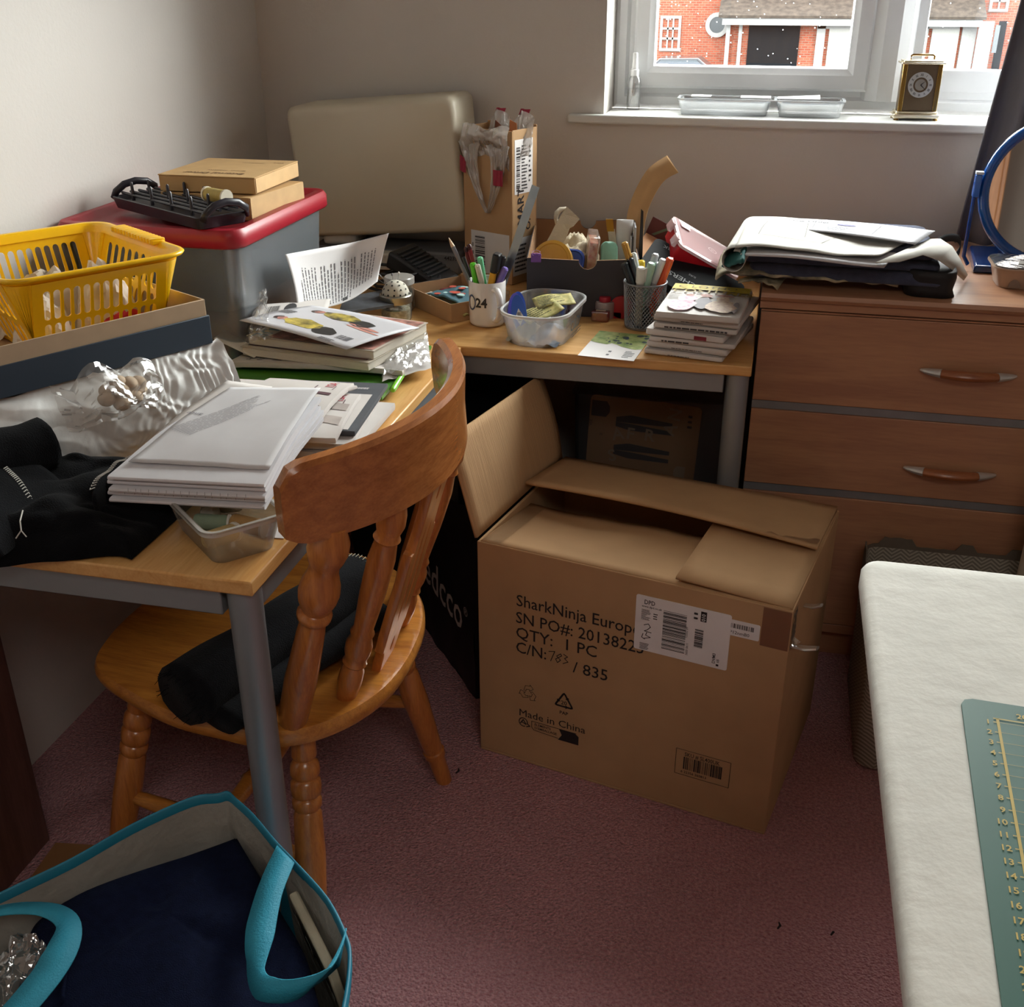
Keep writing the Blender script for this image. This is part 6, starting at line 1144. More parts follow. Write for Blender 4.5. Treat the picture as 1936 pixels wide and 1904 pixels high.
m = MB(); gb(m, .235, .118, .050, .006, 21, 12, -.12); gb(m, .24, .105, .050, .005, 22, 12, -.12); m.build('printed_legs', FL_, o, world=True)
m = MB(); m.bars(.235, .030, .270, .052, 22, 0, 5, fn=g).lines(.21, .008, .25, .022, 3, 0, 7, fn=g).lines(.008, .10, .05, .13, 4, 0, 8, fn=g); m.build('barcode', INKD, o, world=True)
bc = [P(478, 603, .838), P(618, 590, .814), P(625, 566, .814), P(492, 577, .838)]; o = thing('pattern_envelope', 'white pattern envelope back with a barcode and a round black badge, behind the top envelope', 'pattern', quad(bc, .5, .5)); sheetmb(bc).build('envelope', WP2, o, smooth='all', solid=.003, world=True)
g = onquad(bc, .15, .06, None, .002); m = MB(); m.bars(.022, .012, .046, .045, 16, 0, 4, fn=g); m.build('barcode', INKD, o, world=True)
m = MB(); m.poly([g((.068 + .013 * math.cos(k * PI / 10), .030 + .022 * math.sin(k * PI / 10), 0)) for k in range(20)]); bg = m.build('badge', INKD, o, world=True); m = MB(); g2 = onquad(bc, .15, .06, None, .0026); m.text('5403', .012, .079, .035, 0, rz=PI, bold=.02, fn=g2); m.build('badge_number', PAPER, bg, world=True)
# loose ends round the pile
o = thing('paper_strip', 'blank cream paper strip sticking out at the left of the magazine pile', 'paper', P(440, 650, .76)); m = MB(); q = [P(404, 640, .790), P(424, 624, .795), P(497, 664, .768), P(480, 676, .764)]; m.slab([tuple(p) for p in q][::-1], .001); m.build('strip', M('e2dccf', .8), o, world=True)
CF = clear('e6e6e3', .22, .18, .3, .4, 50)
o = thing('film_packet', 'crumpled clear film packet at the right end of the magazine pile', 'packet', P(770, 670, .755)); q = [P(722, 716, .756), P(815, 690, .752), P(808, 630, .768), P(735, 650, .772)]
m = sheetmb(q, lambda u, v: Z3(.012 * abs(nz(u * 5, v * 5, 3)) + .006 * abs(nz(u * 12, v * 12)) + .006 * math.sin(PI * u)), 26, 22); m.build('film', CF, o, smooth=True, world=True, angle=.4)
m = sheetmb(q, lambda u, v: Z3(-.006 + .004 * nz(u * 5, v * 5)), 8, 8); m.build('paper_insert', WP2, o, smooth='all', world=True)
o = thing('film_sleeve', 'crinkled clear film sleeve standing behind the left end of the magazine pile', 'packet', P(480, 605, .78)); q = [PY(462, 648, 1.79), PY(512, 640, 1.80), PY(503, 545, 1.825), PY(492, 552, 1.82)]
m = sheetmb(q, lambda u, v: V((.006 * nz(u * 4, v * 9, 2), .010 * nz(u * 6, v * 8), .004 * nz(u * 9, v * 9, 5))), 14, 20); m.build('film', clear('c4c4c1', .3, .15, .35, .4, 50), o, smooth=True, world=True, angle=.4)
# the curled printed page
R0 = [PY(562, 584, 1.985), PY(612, 582, 2.04), PY(664, 566, 2.09), PY(714, 532, 2.16)]; R1 = [PY(556, 538, 1.985), PY(606, 545, 2.08), PY(668, 520, 2.17), PY(722, 490, 2.20)]; R2 = [PY(539, 481, 1.965), PY(600, 470, 2.08), PY(668, 458, 2.18), PY(735, 441, 2.21)]
def b3(r, u):
    p0, p1, p2, p3 = r; k = u * 3; i = min(int(k), 2); f = k - i; q = [r[max(i - 1, 0)], r[i], r[i + 1], r[min(i + 2, 3)]]
    return .5 * (2 * q[1] + (q[2] - q[0]) * f + (2 * q[0] - 5 * q[1] + 4 * q[2] - q[3]) * f * f + (3 * q[1] - q[0] - 3 * q[2] + q[3]) * f ** 3)
def page(u, v): A, B, D = b3(R0, u), b3(R1, u), b3(R2, u); return A * ((1 - v) * (1 - 2 * v)) + B * (4 * v * (1 - v)) + D * (v * (2 * v - 1))
o = thing('curled_page', 'printed white page standing curled up behind the magazine pile', 'paper', page(.5, 0)); m = MB(); m.grid(lambda u, v: tuple(page(u, v)), 24, 18); m.build('paper', M('e3e3e4', .8, var=.01), o, smooth='all', solid=.0007, world=True)
def gp_(p): q = page(p[0], p[1]); return (q.x + .0006, q.y - .0016, q.z + .0004)
m = MB(); rnd = random.Random(5)
for k in range(24):
    x = .13 + k * .032; y = .08 if k < 17 else .22
    y1_ = .80 - (.12 if k % 6 == 0 else 0) - .12 * rnd.random() * (k % 3 == 0); 
    while y < y1_:
        e = min(y + rnd.uniform(.03, .10), y1_); m.add([gp_((x + .0, y)), gp_((x + .010, y)), gp_((x + .010, e)), gp_((x, e))], [(0, 3, 2, 1)]); y = e + .014
m.build('small_print', INKG, o, world=True)
m = MB(); m.grid(lambda u, v: gp_((.56 + u * .06, .05 + v * .08)), 2, 2); m.build('picture', M('4e504e', .8), o, smooth='all', world=True)
o = thing('slate_booklet', 'dark slate booklet lying under the curled page', 'booklet', P(690, 570, .79)); m = MB(); m.slab([tuple(P(640, 592, .79)), tuple(P(745, 575, .775)), tuple(P(742, 545, .775)), tuple(P(650, 562, .79))], .006); m.build('cover', M('4a4d52', .6, var=.2, vs=60), o, world=True)
# ================================================================== storage bin with red lid and what is on it
t = thing('storage_bin', 'translucent grey storage bin with a dark red lid in the room corner', 'storage bin', (-1.125, 2.05, DK)); bw2, bd2 = .385, .46
m = tub_mb(.33, .40, .355, .43, .235, .035, .003, .004, 7); m.build('bin_wall', clear('9fa6ab', .42, .25, .25), t, smooth=True)
RL = M('a01528', .42, var=.03, coat=.05)
LR = lambda i, z: [(x, y, z) for x, y in rrect(bw2 - 2 * i, bd2 - 2 * i, max(.04 - i, .008), 7)]
m = MB(); m.rings([LR(.004, .2355), LR(0, .240), LR(0.0, .262), LR(.006, .270), LR(.024, .270), LR(.034, .258), LR(.1, .257)]); m.build('lid', RL, t, smooth=True, angle=.9)
o = thing('red_fabric', 'dark red fabric inside the translucent storage bin', 'fabric', (-1.10, 2.05, DK + .004)); m = MB(); m.grid(lambda u, v: ((u - .5) * .27, (v - .5) * .36, .04 + .05 * math.sin(PI * u) + .03 * nz(u * 4, v * 4)), 14, 14); m.grid(lambda u, v: (.135, (v - .5) * .36, u * .04), 2, 10); m.build('cloth', M('6e1c2c', .9), o, smooth='all')
o = thing('grey_fabric', 'slate grey fabric filling the upper part of the storage bin', 'fabric', (-1.12, 2.05, DK + .1)); m = MB(); m.rings([[(x, y, z) for x, y in rrect(a, b, .03, 5)] for a, b, z in ((.26, .34, .0), (.31, .385, .03), (.31, .385, .10), (.28, .34, .125))]); m.build('cloth', M('56636c', .9, var=.2, vs=12), o, smooth='all')
KB = M('bc9765', .8, var=.04, vs=10)
zl = DK + .2705 - .012
def kbox(label, c4, h, topz, tilt=0): pass
q0 = [P(303, 361, zl + .045), P(471, 374, zl + .045), P(538, 341, zl + .045)]; fr = frame(q0[1], q0[1] - q0[0], q0[2] - q0[1]); Lx, Ly = (q0[1] - q0[0]).length, (q0[2] - q0[1]).length
t = thing('kraft_box', 'lower brown card box on the red bin lid, under the printed one', 'box', fr @ TR(-Lx, 0, -.0445)); m = MB(); m.box(0, 0, 0, Lx, Ly, .044); m.build('box_body', KB, t, bevel=.0012); m = MB(); m.box(Lx - .0005, .002, .002, Lx + .001, Ly - .002, .043); m.build('end_flap', M('c9a676', .8), t)
zt4 = zl + .0465 + .032
q0 = [P(299, 329, zt4), P(480.5, 336, zt4), P(555, 304, zt4)]; fr = frame(q0[1], q0[1] - q0[0], q0[2] - q0[1]); Lx, Ly = (q0[1] - q0[0]).length, (q0[2] - q0[1]).length
t = thing('kraft_box', 'upper brown card box printed External Driver on top of the red bin', 'box', fr @ TR(-Lx, 0, -.0315)); m = MB(); m.box(0, 0, 0, Lx, Ly, .0290); m.build('box_body', KB, t, bevel=.0012); m = MB(); m.box(-.001, -.001, .0292, Lx + .001, Ly, .0315); m.build('lid_flap', M('c5a06c', .8, var=.04), t, bevel=.0008)
m = MB(); m.box(Lx - .001, .003, .002, Lx + .0012, Ly - .003, .029); m.build('end_flap', M('cfab7a', .8), t)
m = MB(); m.text('External Driver', .024, Lx * .82, .040, .0321, rz=PI, bold=.02, sx=.85).text('MODEL  0B800HW', .010, Lx * .76, .070, .0321, rz=PI, bold=.004).text('UK2', .012, Lx * .93, Ly - .035, .0321, rz=PI, bold=.01).lines(Lx * .5, Ly - .05, Lx * .75, Ly - .045, 1, .0321, 4); m.build('printing', M('6a4a28', .8, var=0), t)
# ---- thread rack
zr = DK + .2715
fr = frame(P(376, 437, zr), (.83, -.50, 0), (.50, .83, 0)); t = thing('thread_rack', 'black plastic thread rack with loop handles, at the front of the red bin lid', 'rack', fr)
PB = M('25222b', .35, var=.03)
m = MB(); m.M = TR(-.160, .055, 0); m.rings([[(x, y, z) for x, y in rrect(a, b, .01, 4)] for a, b, z in ((.310, .10, 0), (.322, .11, .022), (.318, .105, .023), (.300, .092, .013))]); m.build('tray', PB, t, bevel=.0015)
for x in (.004, -.324):
    m = MB(); m.path([(x, .008, .016), (x + .006, .012, .030), (x + .008, .03, .042), (x + .008, .055, .046), (x + .008, .08, .042), (x + .006, .098, .030), (x, .102, .016)], .0045, 10, flat=1.6); m.build('loop_handle', PB, t, smooth='all')
for k in range(5):
    y = .02 + .018 * k
    m = MB(); m.path([(-.308, y, .028), (-.012, y, .028)], .003, 8); m.build('rail', PB, t, smooth=True)
    for j in range(4):
        m = MB(); m.lathe([(.0035, .018), (.003, .050), (.0015, .053)], 8); m.build('peg', PB, t, smooth=True, at=(-.05 - j * .072 + .006 * (k % 2), y, 0)) if k % 2 == 0 else None
o = thing('thread_reel', 'reel of gold thread on the black thread rack', 'reel', fr @ TR(-.055, .078, .046, PI / 2, 0, PI / 2 + .1)); m = MB(); m.lathe([(.011, -.028), (.0125, -.024), (.0125, .024), (.011, .028)], 20); m.build('thread', M('c4ae62', .7, bump=.6, bs=900, stretch=(.1, .1, 3)), o, smooth=True)
for s_ in (-1, 1):
    m = MB(); m.lathe([(.014, .028 * s_ - .002), (.014, .028 * s_ + .002)], 20); m.build('reel_end', M('d9d2bf', .5), o, smooth=True)
# ================================================================== tray, basket, plastic bag
A = V((-.853, 1.540, .885)); fd = V((-.485, -.875, 0)); bd3 = V((-.875, .485, 0)); TLn, TDp = .36, .325
fr = frame(A, -fd, bd3); TM = fr                                    # x: towards the right corner, y: back to the wall, origin at the right front corner
t = thing('box_lid', 'large shallow box lid, dark blue outside and kraft inside, under the yellow basket', 'box', fr @ TR(-TLn, 0, 0)); h_ = .072; BLU = M('2b3b4b', .55, var=.06, vs=6)
m = MB(); m.box(0, 0, 0, TLn, .003, .046).box(0, TDp - .003, 0, TLn, TDp, .046).box(0, .003, 0, .003, TDp - .003, .046).box(TLn - .003, .003, 0, TLn, TDp - .003, .046).box(.003, .003, 0, TLn - .003, TDp - .003, .003); m.build('blue_shell', BLU, t, bevel=.001)
KI = M('b08a5c', .85, var=.04); KT = M('b8a083', .85, var=.04)
m = MB(); m.box(.0032, .0032, .0035, TLn - .0032, .0065, h_).box(.0032, TDp - .0065, .0035, TLn - .0032, TDp - .0032, h_).box(.0032, .0065, .0035, .0065, TDp - .0065, h_).box(TLn - .0065, .0065, .0035, TLn - .0032, TDp - .0065, h_); m.build('inner_wall', KT, t, bevel=.0008)
m = MB(); m.box(.0066, .0066, .0035, TLn - .0066, TDp - .0066, .0055); m.build('inner_base', KI, t)
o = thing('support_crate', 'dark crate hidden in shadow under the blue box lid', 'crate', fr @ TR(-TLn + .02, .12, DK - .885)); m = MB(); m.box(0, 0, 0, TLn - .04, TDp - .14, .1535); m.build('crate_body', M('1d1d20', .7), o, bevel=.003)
# basket
zb_, zt_ = .892, 1.028
Rr, Ll = P(352, 474, zt_), P(12, 533, zt_); ex_ = (Rr - Ll).normalized(); ey_ = V((-ex_.y, ex_.x, 0)); bw3, bd4, bh3 = (Rr - Ll).length, .315, zt_ - zb_
t = thing('basket', 'bright yellow plastic basket with oval slots, standing in the blue box lid', 'basket', frame((Rr + Ll) / 2 + ey_ * bd4 / 2 - Z3(zt_ - zb_), ex_, ey_)); YEL = M('ffc800', .35, var=.02, coat=.2)
r0, r1 = .030, .034; shr = .045
def side(n_, axis):     # one slotted wall: 2D outline with slot holes, mapped on the slanted side
    W0 = (bw3 if axis == 0 else bd4) / 2 - r1; H = bh3; holes = []
    for row in (0, 1):
        for k in range(n_):
            cx2 = lerp(-W0 + .014, W0 - .014, (k + .5) / n_); w2, h2 = min((W0 * 2 - .03) / n_ * .36, .0095), .0235; cy2 = .033 + row * .054
            holes.append([(cx2 + (w2 if math.cos(a) > 0 else -w2) * 0 + w2 * math.cos(a), cy2 + (h2 - w2) * (1 if math.sin(a) >= 0 else -1) + w2 * math.sin(a)) for a in [j * PI / 7 for j in range(14)]])
    return curve_fill([[(-W0, .004), (W0, .004), (W0, H - .012), (-W0, H - .012)]] + holes, .0022, .0)
sl = shr / bh3
for axis, sgn, n_ in ((0, -1, 12), (0, 1, 12), (1, 1, 9), (1, -1, 9)):
    vs, fs = side(n_, axis); m = MB(); off_ = (bd4 if axis == 0 else bw3) / 2 - shr
    for x, y, z in vs:
        o_ = off_ + y * sl + z; kx = 1 - (1 - y / bh3) * .0
        m.v.append((x * sgn * -1, sgn * o_, y) if axis == 0 else (sgn * o_, x * sgn, y))
    m.f = fs; m.mi = [0] * len(fs); m.build('slotted_side', YEL, t, smooth=True, angle=.5)
m = MB()
for sx in (1, -1):
    for sy in (1, -1):
        rs = []
        for z in (.004, bh3 - .012):
            o1, o2 = bw3 / 2 - shr + z * sl, bd4 / 2 - shr + z * sl; cxx, cyy = bw3 / 2 - r1, bd4 / 2 - r1; ra, rb2 = o1 - cxx, o2 - cyy
            rs.append([(sx * (cxx + (ra) * math.cos(a)), sy * (cyy + rb2 * math.sin(a)), z) for a in [j * PI / 16 for j in range(9)]] + [(sx * (cxx + (ra - .0025) * math.cos(a)), sy * (cyy + (rb2 - .0025) * math.sin(a)), z) for a in [j * PI / 16 for j in range(8, -1, -1)]])
        if True:
            q = MB(); q.rings(rs); q.build('corner', YEL, t, smooth=True, angle=.6)
BR = lambda i, z, k=0: [(x, y, z) for x, y in rrect(bw3 - 2 * i, bd4 - 2 * i, max(r1 - i, .006), 8)]
m = MB(); m.rings([BR(.006, bh3 - .014), BR(.004, bh3 - .006), BR(-.006, bh3 - .006), BR(-.009, bh3 - .002), BR(-.006, bh3 + .001), BR(.001, bh3), BR(.004, bh3 - .004), BR(.0085, bh3 - .014)], True, False, False); m.build('rim', YEL, t, smooth='all')
for sx in (1, -1):
    m = MB()
    for k in range(14): m.box(sx * (bw3 / 2 - .004) - .012, -.07 + k * .0105, bh3 - .002, sx * (bw3 / 2 - .004) + .014, -.07 + k * .0105 + .0075, bh3 + .006)
    m.box(sx * (bw3 / 2 - .004) - .010, -.072, bh3 - .004, sx * (bw3 / 2 - .004) + .011, .078, bh3 + .003); m.build('grip_handle', YEL, t, bevel=.0015)
m = MB(); m.rings([[(x, y, z) for x, y in rrect(bw3 - 2 * shr, bd4 - 2 * shr, .012, 5)] for z in (.0, .0035)]); m.build('base', YEL, t)
BM = t.matrix_world.copy()
for k, (x, y, w, d, h, rz, hx, lb) in enumerate(((-.02, .02, .16, .13, .085, .3, 'cbbfae', 'crumpled cream tissue paper filling the yellow basket'), (.05, -.03, .10, .09, .098, -.4, 'd5cbbd', 'pale tissue paper peak at the right in the yellow basket'), (-.06, -.04, .09, .08, .07, .9, 'ddd6ca', 'white tissue paper at the left in the yellow basket'))):
    o = thing('tissue_paper', lb, 'paper', BM @ TR(x, y, .005, 0, 0, rz)); m = MB(); m.grid(lambda u, v: ((u - .5) * w, (v - .5) * d, h * math.sin(PI * u) ** .7 * math.sin(PI * v) ** .7 + .03 * abs(nz(u * 4 + k, v * 4)) + .012 * nz(u * 9, v * 9, k)), 20, 20); m.build('tissue', M(hx, .9, var=.05), o, smooth=True, angle=.35)
o = thing('red_yarn', 'bright red yarn and fabric in the bottom of the yellow basket, right side', 'yarn', BM @ TR(.06, -.075, .004, 0, 0, .1)); m = MB(); m.grid(lambda u, v: ((u - .5) * .13, (v - .5) * .055, .034 * math.sin(PI * u) * math.sin(PI * v) + .006 * nz(u * 9, v * 9)), 18, 14); m.build('cloth', M('c01420', .8, var=.15), o, smooth='all')
# white plastic bag slumped below the lid
o = thing('plastic_bag', 'thin white crumpled plastic bag bulging out below the blue box lid', 'bag', fr @ TR(-.15, 0, DK - .885)); im = fr
def pbag(u, v):
    s_ = -.012 + u * .41; top_ = -.012 - .030 * max(0, (s_ - .12) / .2) * 0; z = lerp(.890 - .006 * math.sin(u * 8) - .012 * max(0, math.sin((u - .3) * 5)), DK + .004, v ** 1.1) - .885
    fold = lambda f: 1 - abs(2 * (f - math.floor(f)) - 1); n_ = .018 - .050 * math.sin(PI * min(1, v * .8 + .06)) * (1.25 - u * .8) - .014 * nz(u * 4, v * 2, 1) - .007 * fold(u * 15 + 2.2 * nz(u * 5, v * 3, 4) + v * 1.5) * max(.05, 1 - u * 1.5) * (.5 + .5 * v) - .005 * fold(u * 27 + 2.5 * nz(u * 7, v * 4, 8) - v * 3) * max(.04, 1 - u * 1.7) - .004 * fold(u * 4 + v * 3 + .8 * nz(u * 3, v * 3, 9)) * min(1, u * 2)
    return tuple(TM @ V((-s_, n_, z + .006 * nz(u * 9, v * 9, 7))))
m = MB(); m.grid(pbag, 190, 80); m.build('film', M('e2e3e1', .45, var=.04, vs=14, spec=.4, bump=.10, bs=90), o, smooth='all', world=True)
o = thing('clear_bag', 'clear bag of cream wadding lying on the white plastic bag below the blue lid', 'bag', fr @ TR(-.18, -.05, -.02))
def cbag(u, v):
    s_ = .135 + u * .16; z = -.045 + .080 * v * (.45 + .35 * abs(math.sin(u * 6.5 + .9)) + .2 * math.sin(PI * u)); n_ = -.075 + .035 * v - .02 * math.sin(PI * u) * math.sin(PI * v) - .016 * abs(nz(u * 6, v * 6, 3)) - .006 * nz(u * 14, v * 12); return tuple(TM @ V((-s_, n_, z + .008 * nz(u * 5, v * 5, 9))))
m = MB(); m.grid(cbag, 28, 20); m.build('film', clear('cfcac2', .24, .4, .06, .3, 40), o, smooth=True, world=True, angle=.4)
m = MB()
for k in range(14):
    a = k * 2.4; c2 = TM @ V((-.190 - .032 * math.cos(a) * (k / 14) ** .5, -.052 + .008 * math.sin(k * 1.7), -.018 + .018 * math.sin(a) * (k / 14) ** .5)); old = m.M; m.M = Matrix.Translation(c2); m.lathe([(.013 * math.sin(q * PI / 8) + .0002, -.011 * math.cos(q * PI / 8)) for q in range(9)], 12); m.M = old
m.build('wadding', M('cdb79e', .9, var=.1), o, smooth='all', world=True)['kind'] = 'stuff'
# ================================================================== black garment on the left desk
BG = M('0f1013', .95, var=.2, vs=40, bump=.5, bs=500, spec=.1, sheen=.03)
o = thing('black_garment', 'heap of black fabric with white overlocked seams on the left desk', 'garment', (-.95, 1.17, DK))
def heap(u, v):
    x, y = lerp(-1.14, -.765, u), lerp(1.035, 1.335, v); fr2 = 1.035 + .03 * nz(u * 4, 1) + .05 * max(0, u - .62) * 2.2
    y = lerp(fr2 + .02 * math.sin(u * 9), 1.335, v); e = min(u, 1 - u, v, 1 - v); base = min(1, e * 5.5) ** .55
    return (x, y + .015 * (1 - v), DK + .003 + base * (.036 + .026 * nz(u * 4, v * 4, 2) + .020 * abs(nz(u * 7, v * 6, 5)) + .028 * (1 - u) * math.sin(PI * v)))
m = MB(); m.grid(heap, 70, 60); m.build('main_cloth', BG, o, smooth='all', world=True)
m = clothtube(P(-70, 888, .812), P(88, 838, .812), .040, .95, 7, 16, 20, .10); m.build('rolled_sleeve', BG, o, smooth='all', world=True)
def panel(u, v): x, y = lerp(-1.12, -.905, u ** .8) - .02 * v, lerp(1.045, 1.20, v); return (x, y + .03 * u * (v - .4), DK + .070 + .030 * math.sin(PI * min(1, u * .7 + .3)) * (1 - .5 * u) + .006 * nz(u * 4, v * 4) - .045 * u ** 6)
m = MB(); m.grid(panel, 24, 20); m.build('front_panel', BG, o, smooth='all', solid=.003, world=True)
def flap(u, v): s_ = P(lerp(175, 262, u), lerp(930, 868, u ** .8) - 14 * math.sin(PI * u), .790); return (s_.x + .02 * v, s_.y - .03 * v, s_.z - .03 * v * v + .006 * nz(u * 4, v * 4))
m = MB(); m.grid(flap, 20, 8); m.build('waist_flap', BG, o, smooth='all', solid=.003, world=True)
ST = M('c9c7c0', .9, var=0)
def stitches(f, n, L, name):
    m = MB()
    for k in range(n):
        p, q = V(f(k / n)), V(f((k + .5) / n)); d = (q - p); w2 = d.cross(V((0, 0, 1))).normalized() * L
        m.path([tuple(p + Z3(.0035) - w2), tuple(q + Z3(.0038) + w2)], .0008, 4); m.path([tuple(p + Z3(.0035) - w2), tuple(q + Z3(.0035) - w2)], .0006, 4)
    m.build(name, ST, o, world=True)
stitches(lambda s_: panel(lerp(.25, .985, s_), lerp(.99, .55, s_)), 46, .003, 'overlock_stitching')
stitches(lambda s_: flap(s_, .02), 34, .003, 'overlock_stitching')
stitches(lambda s_: panel(lerp(.05, .5, s_), .01), 26, .004, 'overlock_stitching')
m = MB(); m.path([P(43, 965, .80), P(38, 985, .795), P(40, 1003, .785), P(30, 1018, .775)], .0009, 5); m.path([P(40, 1003, .785), P(50, 1015, .775)], .0008, 5); m.build('loose_thread', ST, o, world=True)
# ================================================================== chest top
CT = .8515
t = thing('folded_cloth', 'folded dark navy cloth in the pile on the chest of drawers', 'fabric', (.16, 2.28, CT))
def slabcloth(x0, y0, x1, y1, z0, z1, seed, rag=.006, rot=0, rnd_=.016):
    m = MB(); cx_, cy_ = (x0 + x1) / 2, (y0 + y1) / 2; rs = []
    for s_, z in ((.97, z0), (1.0, z0 + (z1 - z0) * .25), (1.0, z0 + (z1 - z0) * .72), (.985, z1 - .002), (.95, z1), (.6, z1 + .002), (.2, z1 + .002)):
        rs.append([(cx_ + (x * math.cos(rot) - y * math.sin(rot)) * s_ + rag * nz(x * 14, z * 50, seed), cy_ + (x * math.sin(rot) + y * math.cos(rot)) * s_ + rag * nz(y * 14 + x * 6, z * 50, seed + 3), z + .006 * nz(x * 9, y * 9, seed) * (1 if z > z0 else 0)) for x, y in rrect(x1 - x0, y1 - y0, rnd_, 10)])
    m.rings([[p for p in r] for r in rs]); return m
def dense(o, n=12):
    d = o.modifiers.new('sub', 'SUBSURF'); d.levels = d.render_levels = 1; return o
NV = M('4b5268', .9, var=.15, vs=60, bump=.4, bs=600, sheen=.15, spec=.2)
CAM_ = M('c3b898', .75, var=.5, vs=26, h2='2b2c24', bump=.3, bs=60)
o = thing('patterned_cloth', 'olive and cream leaf-patterned cloth at the bottom left of the pile on the chest', 'fabric', (.12, 2.33, CT))
def cloth2(u, v):
    x = lerp(-.092, .26, u); y = lerp(2.203, 2.52, v) + .014 * nz(u * 4, 2) + .02 * u; h = (.046 - .024 * u) * math.sin(PI * min(1, v * 1.2 + .10)) ** .5 + .012 * abs(nz(u * 6, v * 4, 3)) + .006 * nz(u * 14, v * 9)
    return (x, y, CT + .004 + max(0, h) * min(1, (u + .02) * 9) ** .5)
m = MB(); m.grid(cloth2, 50, 36); m.build('cloth', CAM_, o, smooth='all', world=True, solid=.004)
o2 = o; m = MB(); q = [P(1395, 535, CT + .004), P(1470, 548, CT + .004), P(1490, 520, CT + .012), P(1420, 520, CT + .012)]; m = sheetmb(q, lambda u, v: Z3(.008 * abs(nz(u * 4, v * 3, 6)) + .008 * math.sin(PI * u)), 14, 8); m.build('trailing_corner', CAM_, o, smooth='all', solid=.003, world=True)
slabcloth(-.030, 2.214, .345, 2.50, CT + .022, CT + .046, 3, .008, -.02, .012).build('lower_fold', NV, t, smooth='all', world=True)
slabcloth(-.040, 2.226, .338, 2.50, CT + .047, CT + .066, 6, .008, -.03, .012).build('middle_fold', NV, t, smooth='all', world=True)
slabcloth(-.050, 2.242, .325, 2.50, CT + .067, CT + .084, 5, .008, -.04).build('upper_fold', NV, t, smooth='all', world=True)
o = thing('black_satin', 'shiny black cloth at the right end of the pile on the chest', 'fabric', (.36, 2.30, CT)); slabcloth(.275, 2.210, .372, 2.44, CT + .001, CT + .052, 8, .010, -.05, .03).build('cloth', M('17181b', .6, var=.2, vs=30, bump=.4, bs=60), o, smooth='all', world=True)
o = thing('teal_cloth', 'teal cloth fold peeping out at the left of the pile on the chest', 'fabric', (-.06, 2.36, CT + .04)); m = sheetmb([P(1366, 505, CT + .05), P(1405, 495, CT + .075), P(1412, 470, CT + .085), P(1385, 478, CT + .07)], lambda u, v: Z3(.006 * math.sin(PI * v) + .004 * nz(u * 5, v * 5)), 10, 8); m.build('cloth', M('1d5a58', .85), o, smooth='all', solid=.006, world=True)
zpt = CT + .088
WPC = M('bfbcb4', .75, var=.02)
def wp(u, v):      # long white pattern paper: rolled at the left, sagging over at the right
    a = quad([P(1390, 468, zpt + .004), P(1662, 482, zpt + .002), P(1750, 440, zpt + .002), P(1425, 410, zpt + .012)], u, v); return a + Z3(.012 * (1 - u) * math.sin(PI * v) + .008 * math.sin(u * 6) * .6 + .003 * nz(u * 4, v * 3))
o = thing('pattern_paper', 'large off-white pattern paper rolled over at its left end, on the chest pile', 'paper', (.1, 2.3, zpt)); m = MB(); m.grid(lambda u, v: tuple(wp(u, v)), 36, 16); m.build('paper', WPC, o, smooth='all', solid=.0015, world=True)
m = MB(); rs = []
for k in range(29):
    a = lerp(PI * .5, PI * 2.55, k / 28); r = .0235 - .007 * max(0, (k - 14) / 14); A_2, B_2 = wp(0, 0), wp(0, 1); row = []
    for j in range(7):
        p = lerp(A_2, B_2, j / 6); c0 = p - Z3(.0235) + V((.0, 0, 0)); row.append(tuple(c0 + V((-r * math.cos(a - PI), 0, 0)) * -1 * 1.0 + Z3(r * math.sin(a)) if False else c0 + V((r * math.cos(a), 0, r * math.sin(a)))))
    rs.append(row)
m.rings(rs, False, False, False); m.build('rolled_end', WPC, o, smooth='all', solid=.0012, world=True)
m = MB()
for a, b in (((.12, .25), (.55, .22)), ((.12, .25), (.12, .7)), ((.55, .22), (.62, .62)), ((.34, .9), (.42, .3))):
    for k in range(12):
        s0, s1 = k / 12, (k + 1) / 12; p, q = wp(lerp(a[0], b[0], s0), lerp(a[1], b[1], s0)), wp(lerp(a[0], b[0], s1), lerp(a[1], b[1], s1)); d = (q - p).cross(Z3(1)).normalized() * .0006; m.add([tuple(p - d + Z3(.0016)), tuple(q - d + Z3(.0016)), tuple(q + d + Z3(.0016)), tuple(p + d + Z3(.0016))], [(0, 1, 2, 3)])
m.build('pencil_lines', M('77756f', .8, var=0), o, world=True)
o = thing('paper_tail', 'strip of white pattern paper hanging off the right end of the pile', 'paper', (.36, 2.28, zpt)); qstrip([(P(1655, 497, zpt - .002), P(1735, 462, zpt)), (P(1700, 495, zpt + .002), P(1758, 452, zpt + .004)), (P(1745, 482, zpt + .004), P(1778, 452, zpt + .006)), (P(1775, 492, zpt - .008), P(1800, 466, zpt - .006)), (P(1800, 510, zpt - .035), P(1815, 490, zpt - .033)), (P(1822, 530, CT + .006), P(1829, 520, CT + .008))]).build('paper', WPC, o, smooth='all', solid=.0015, world=True)
o = thing('white_sheets', 'bunch of white sheets between the navy cloth and the pattern paper', 'paper', (.1, 2.28, zpt - .01)); m = sheetmb([P(1400, 482, zpt - .006), P(1672, 502, zpt - .012), P(1700, 470, zpt - .006), P(1430, 440, zpt - .004)], lambda u, v: Z3(.003 * math.sin(u * 5)), 16, 8); m.build('paper', WP, o, smooth='all', solid=.004, world=True)
pf = [P(1476, 432, zpt + .014), P(1730, 462, zpt + .010), P(1768, 437, zpt + .014), P(1480, 412, zpt + .020)]
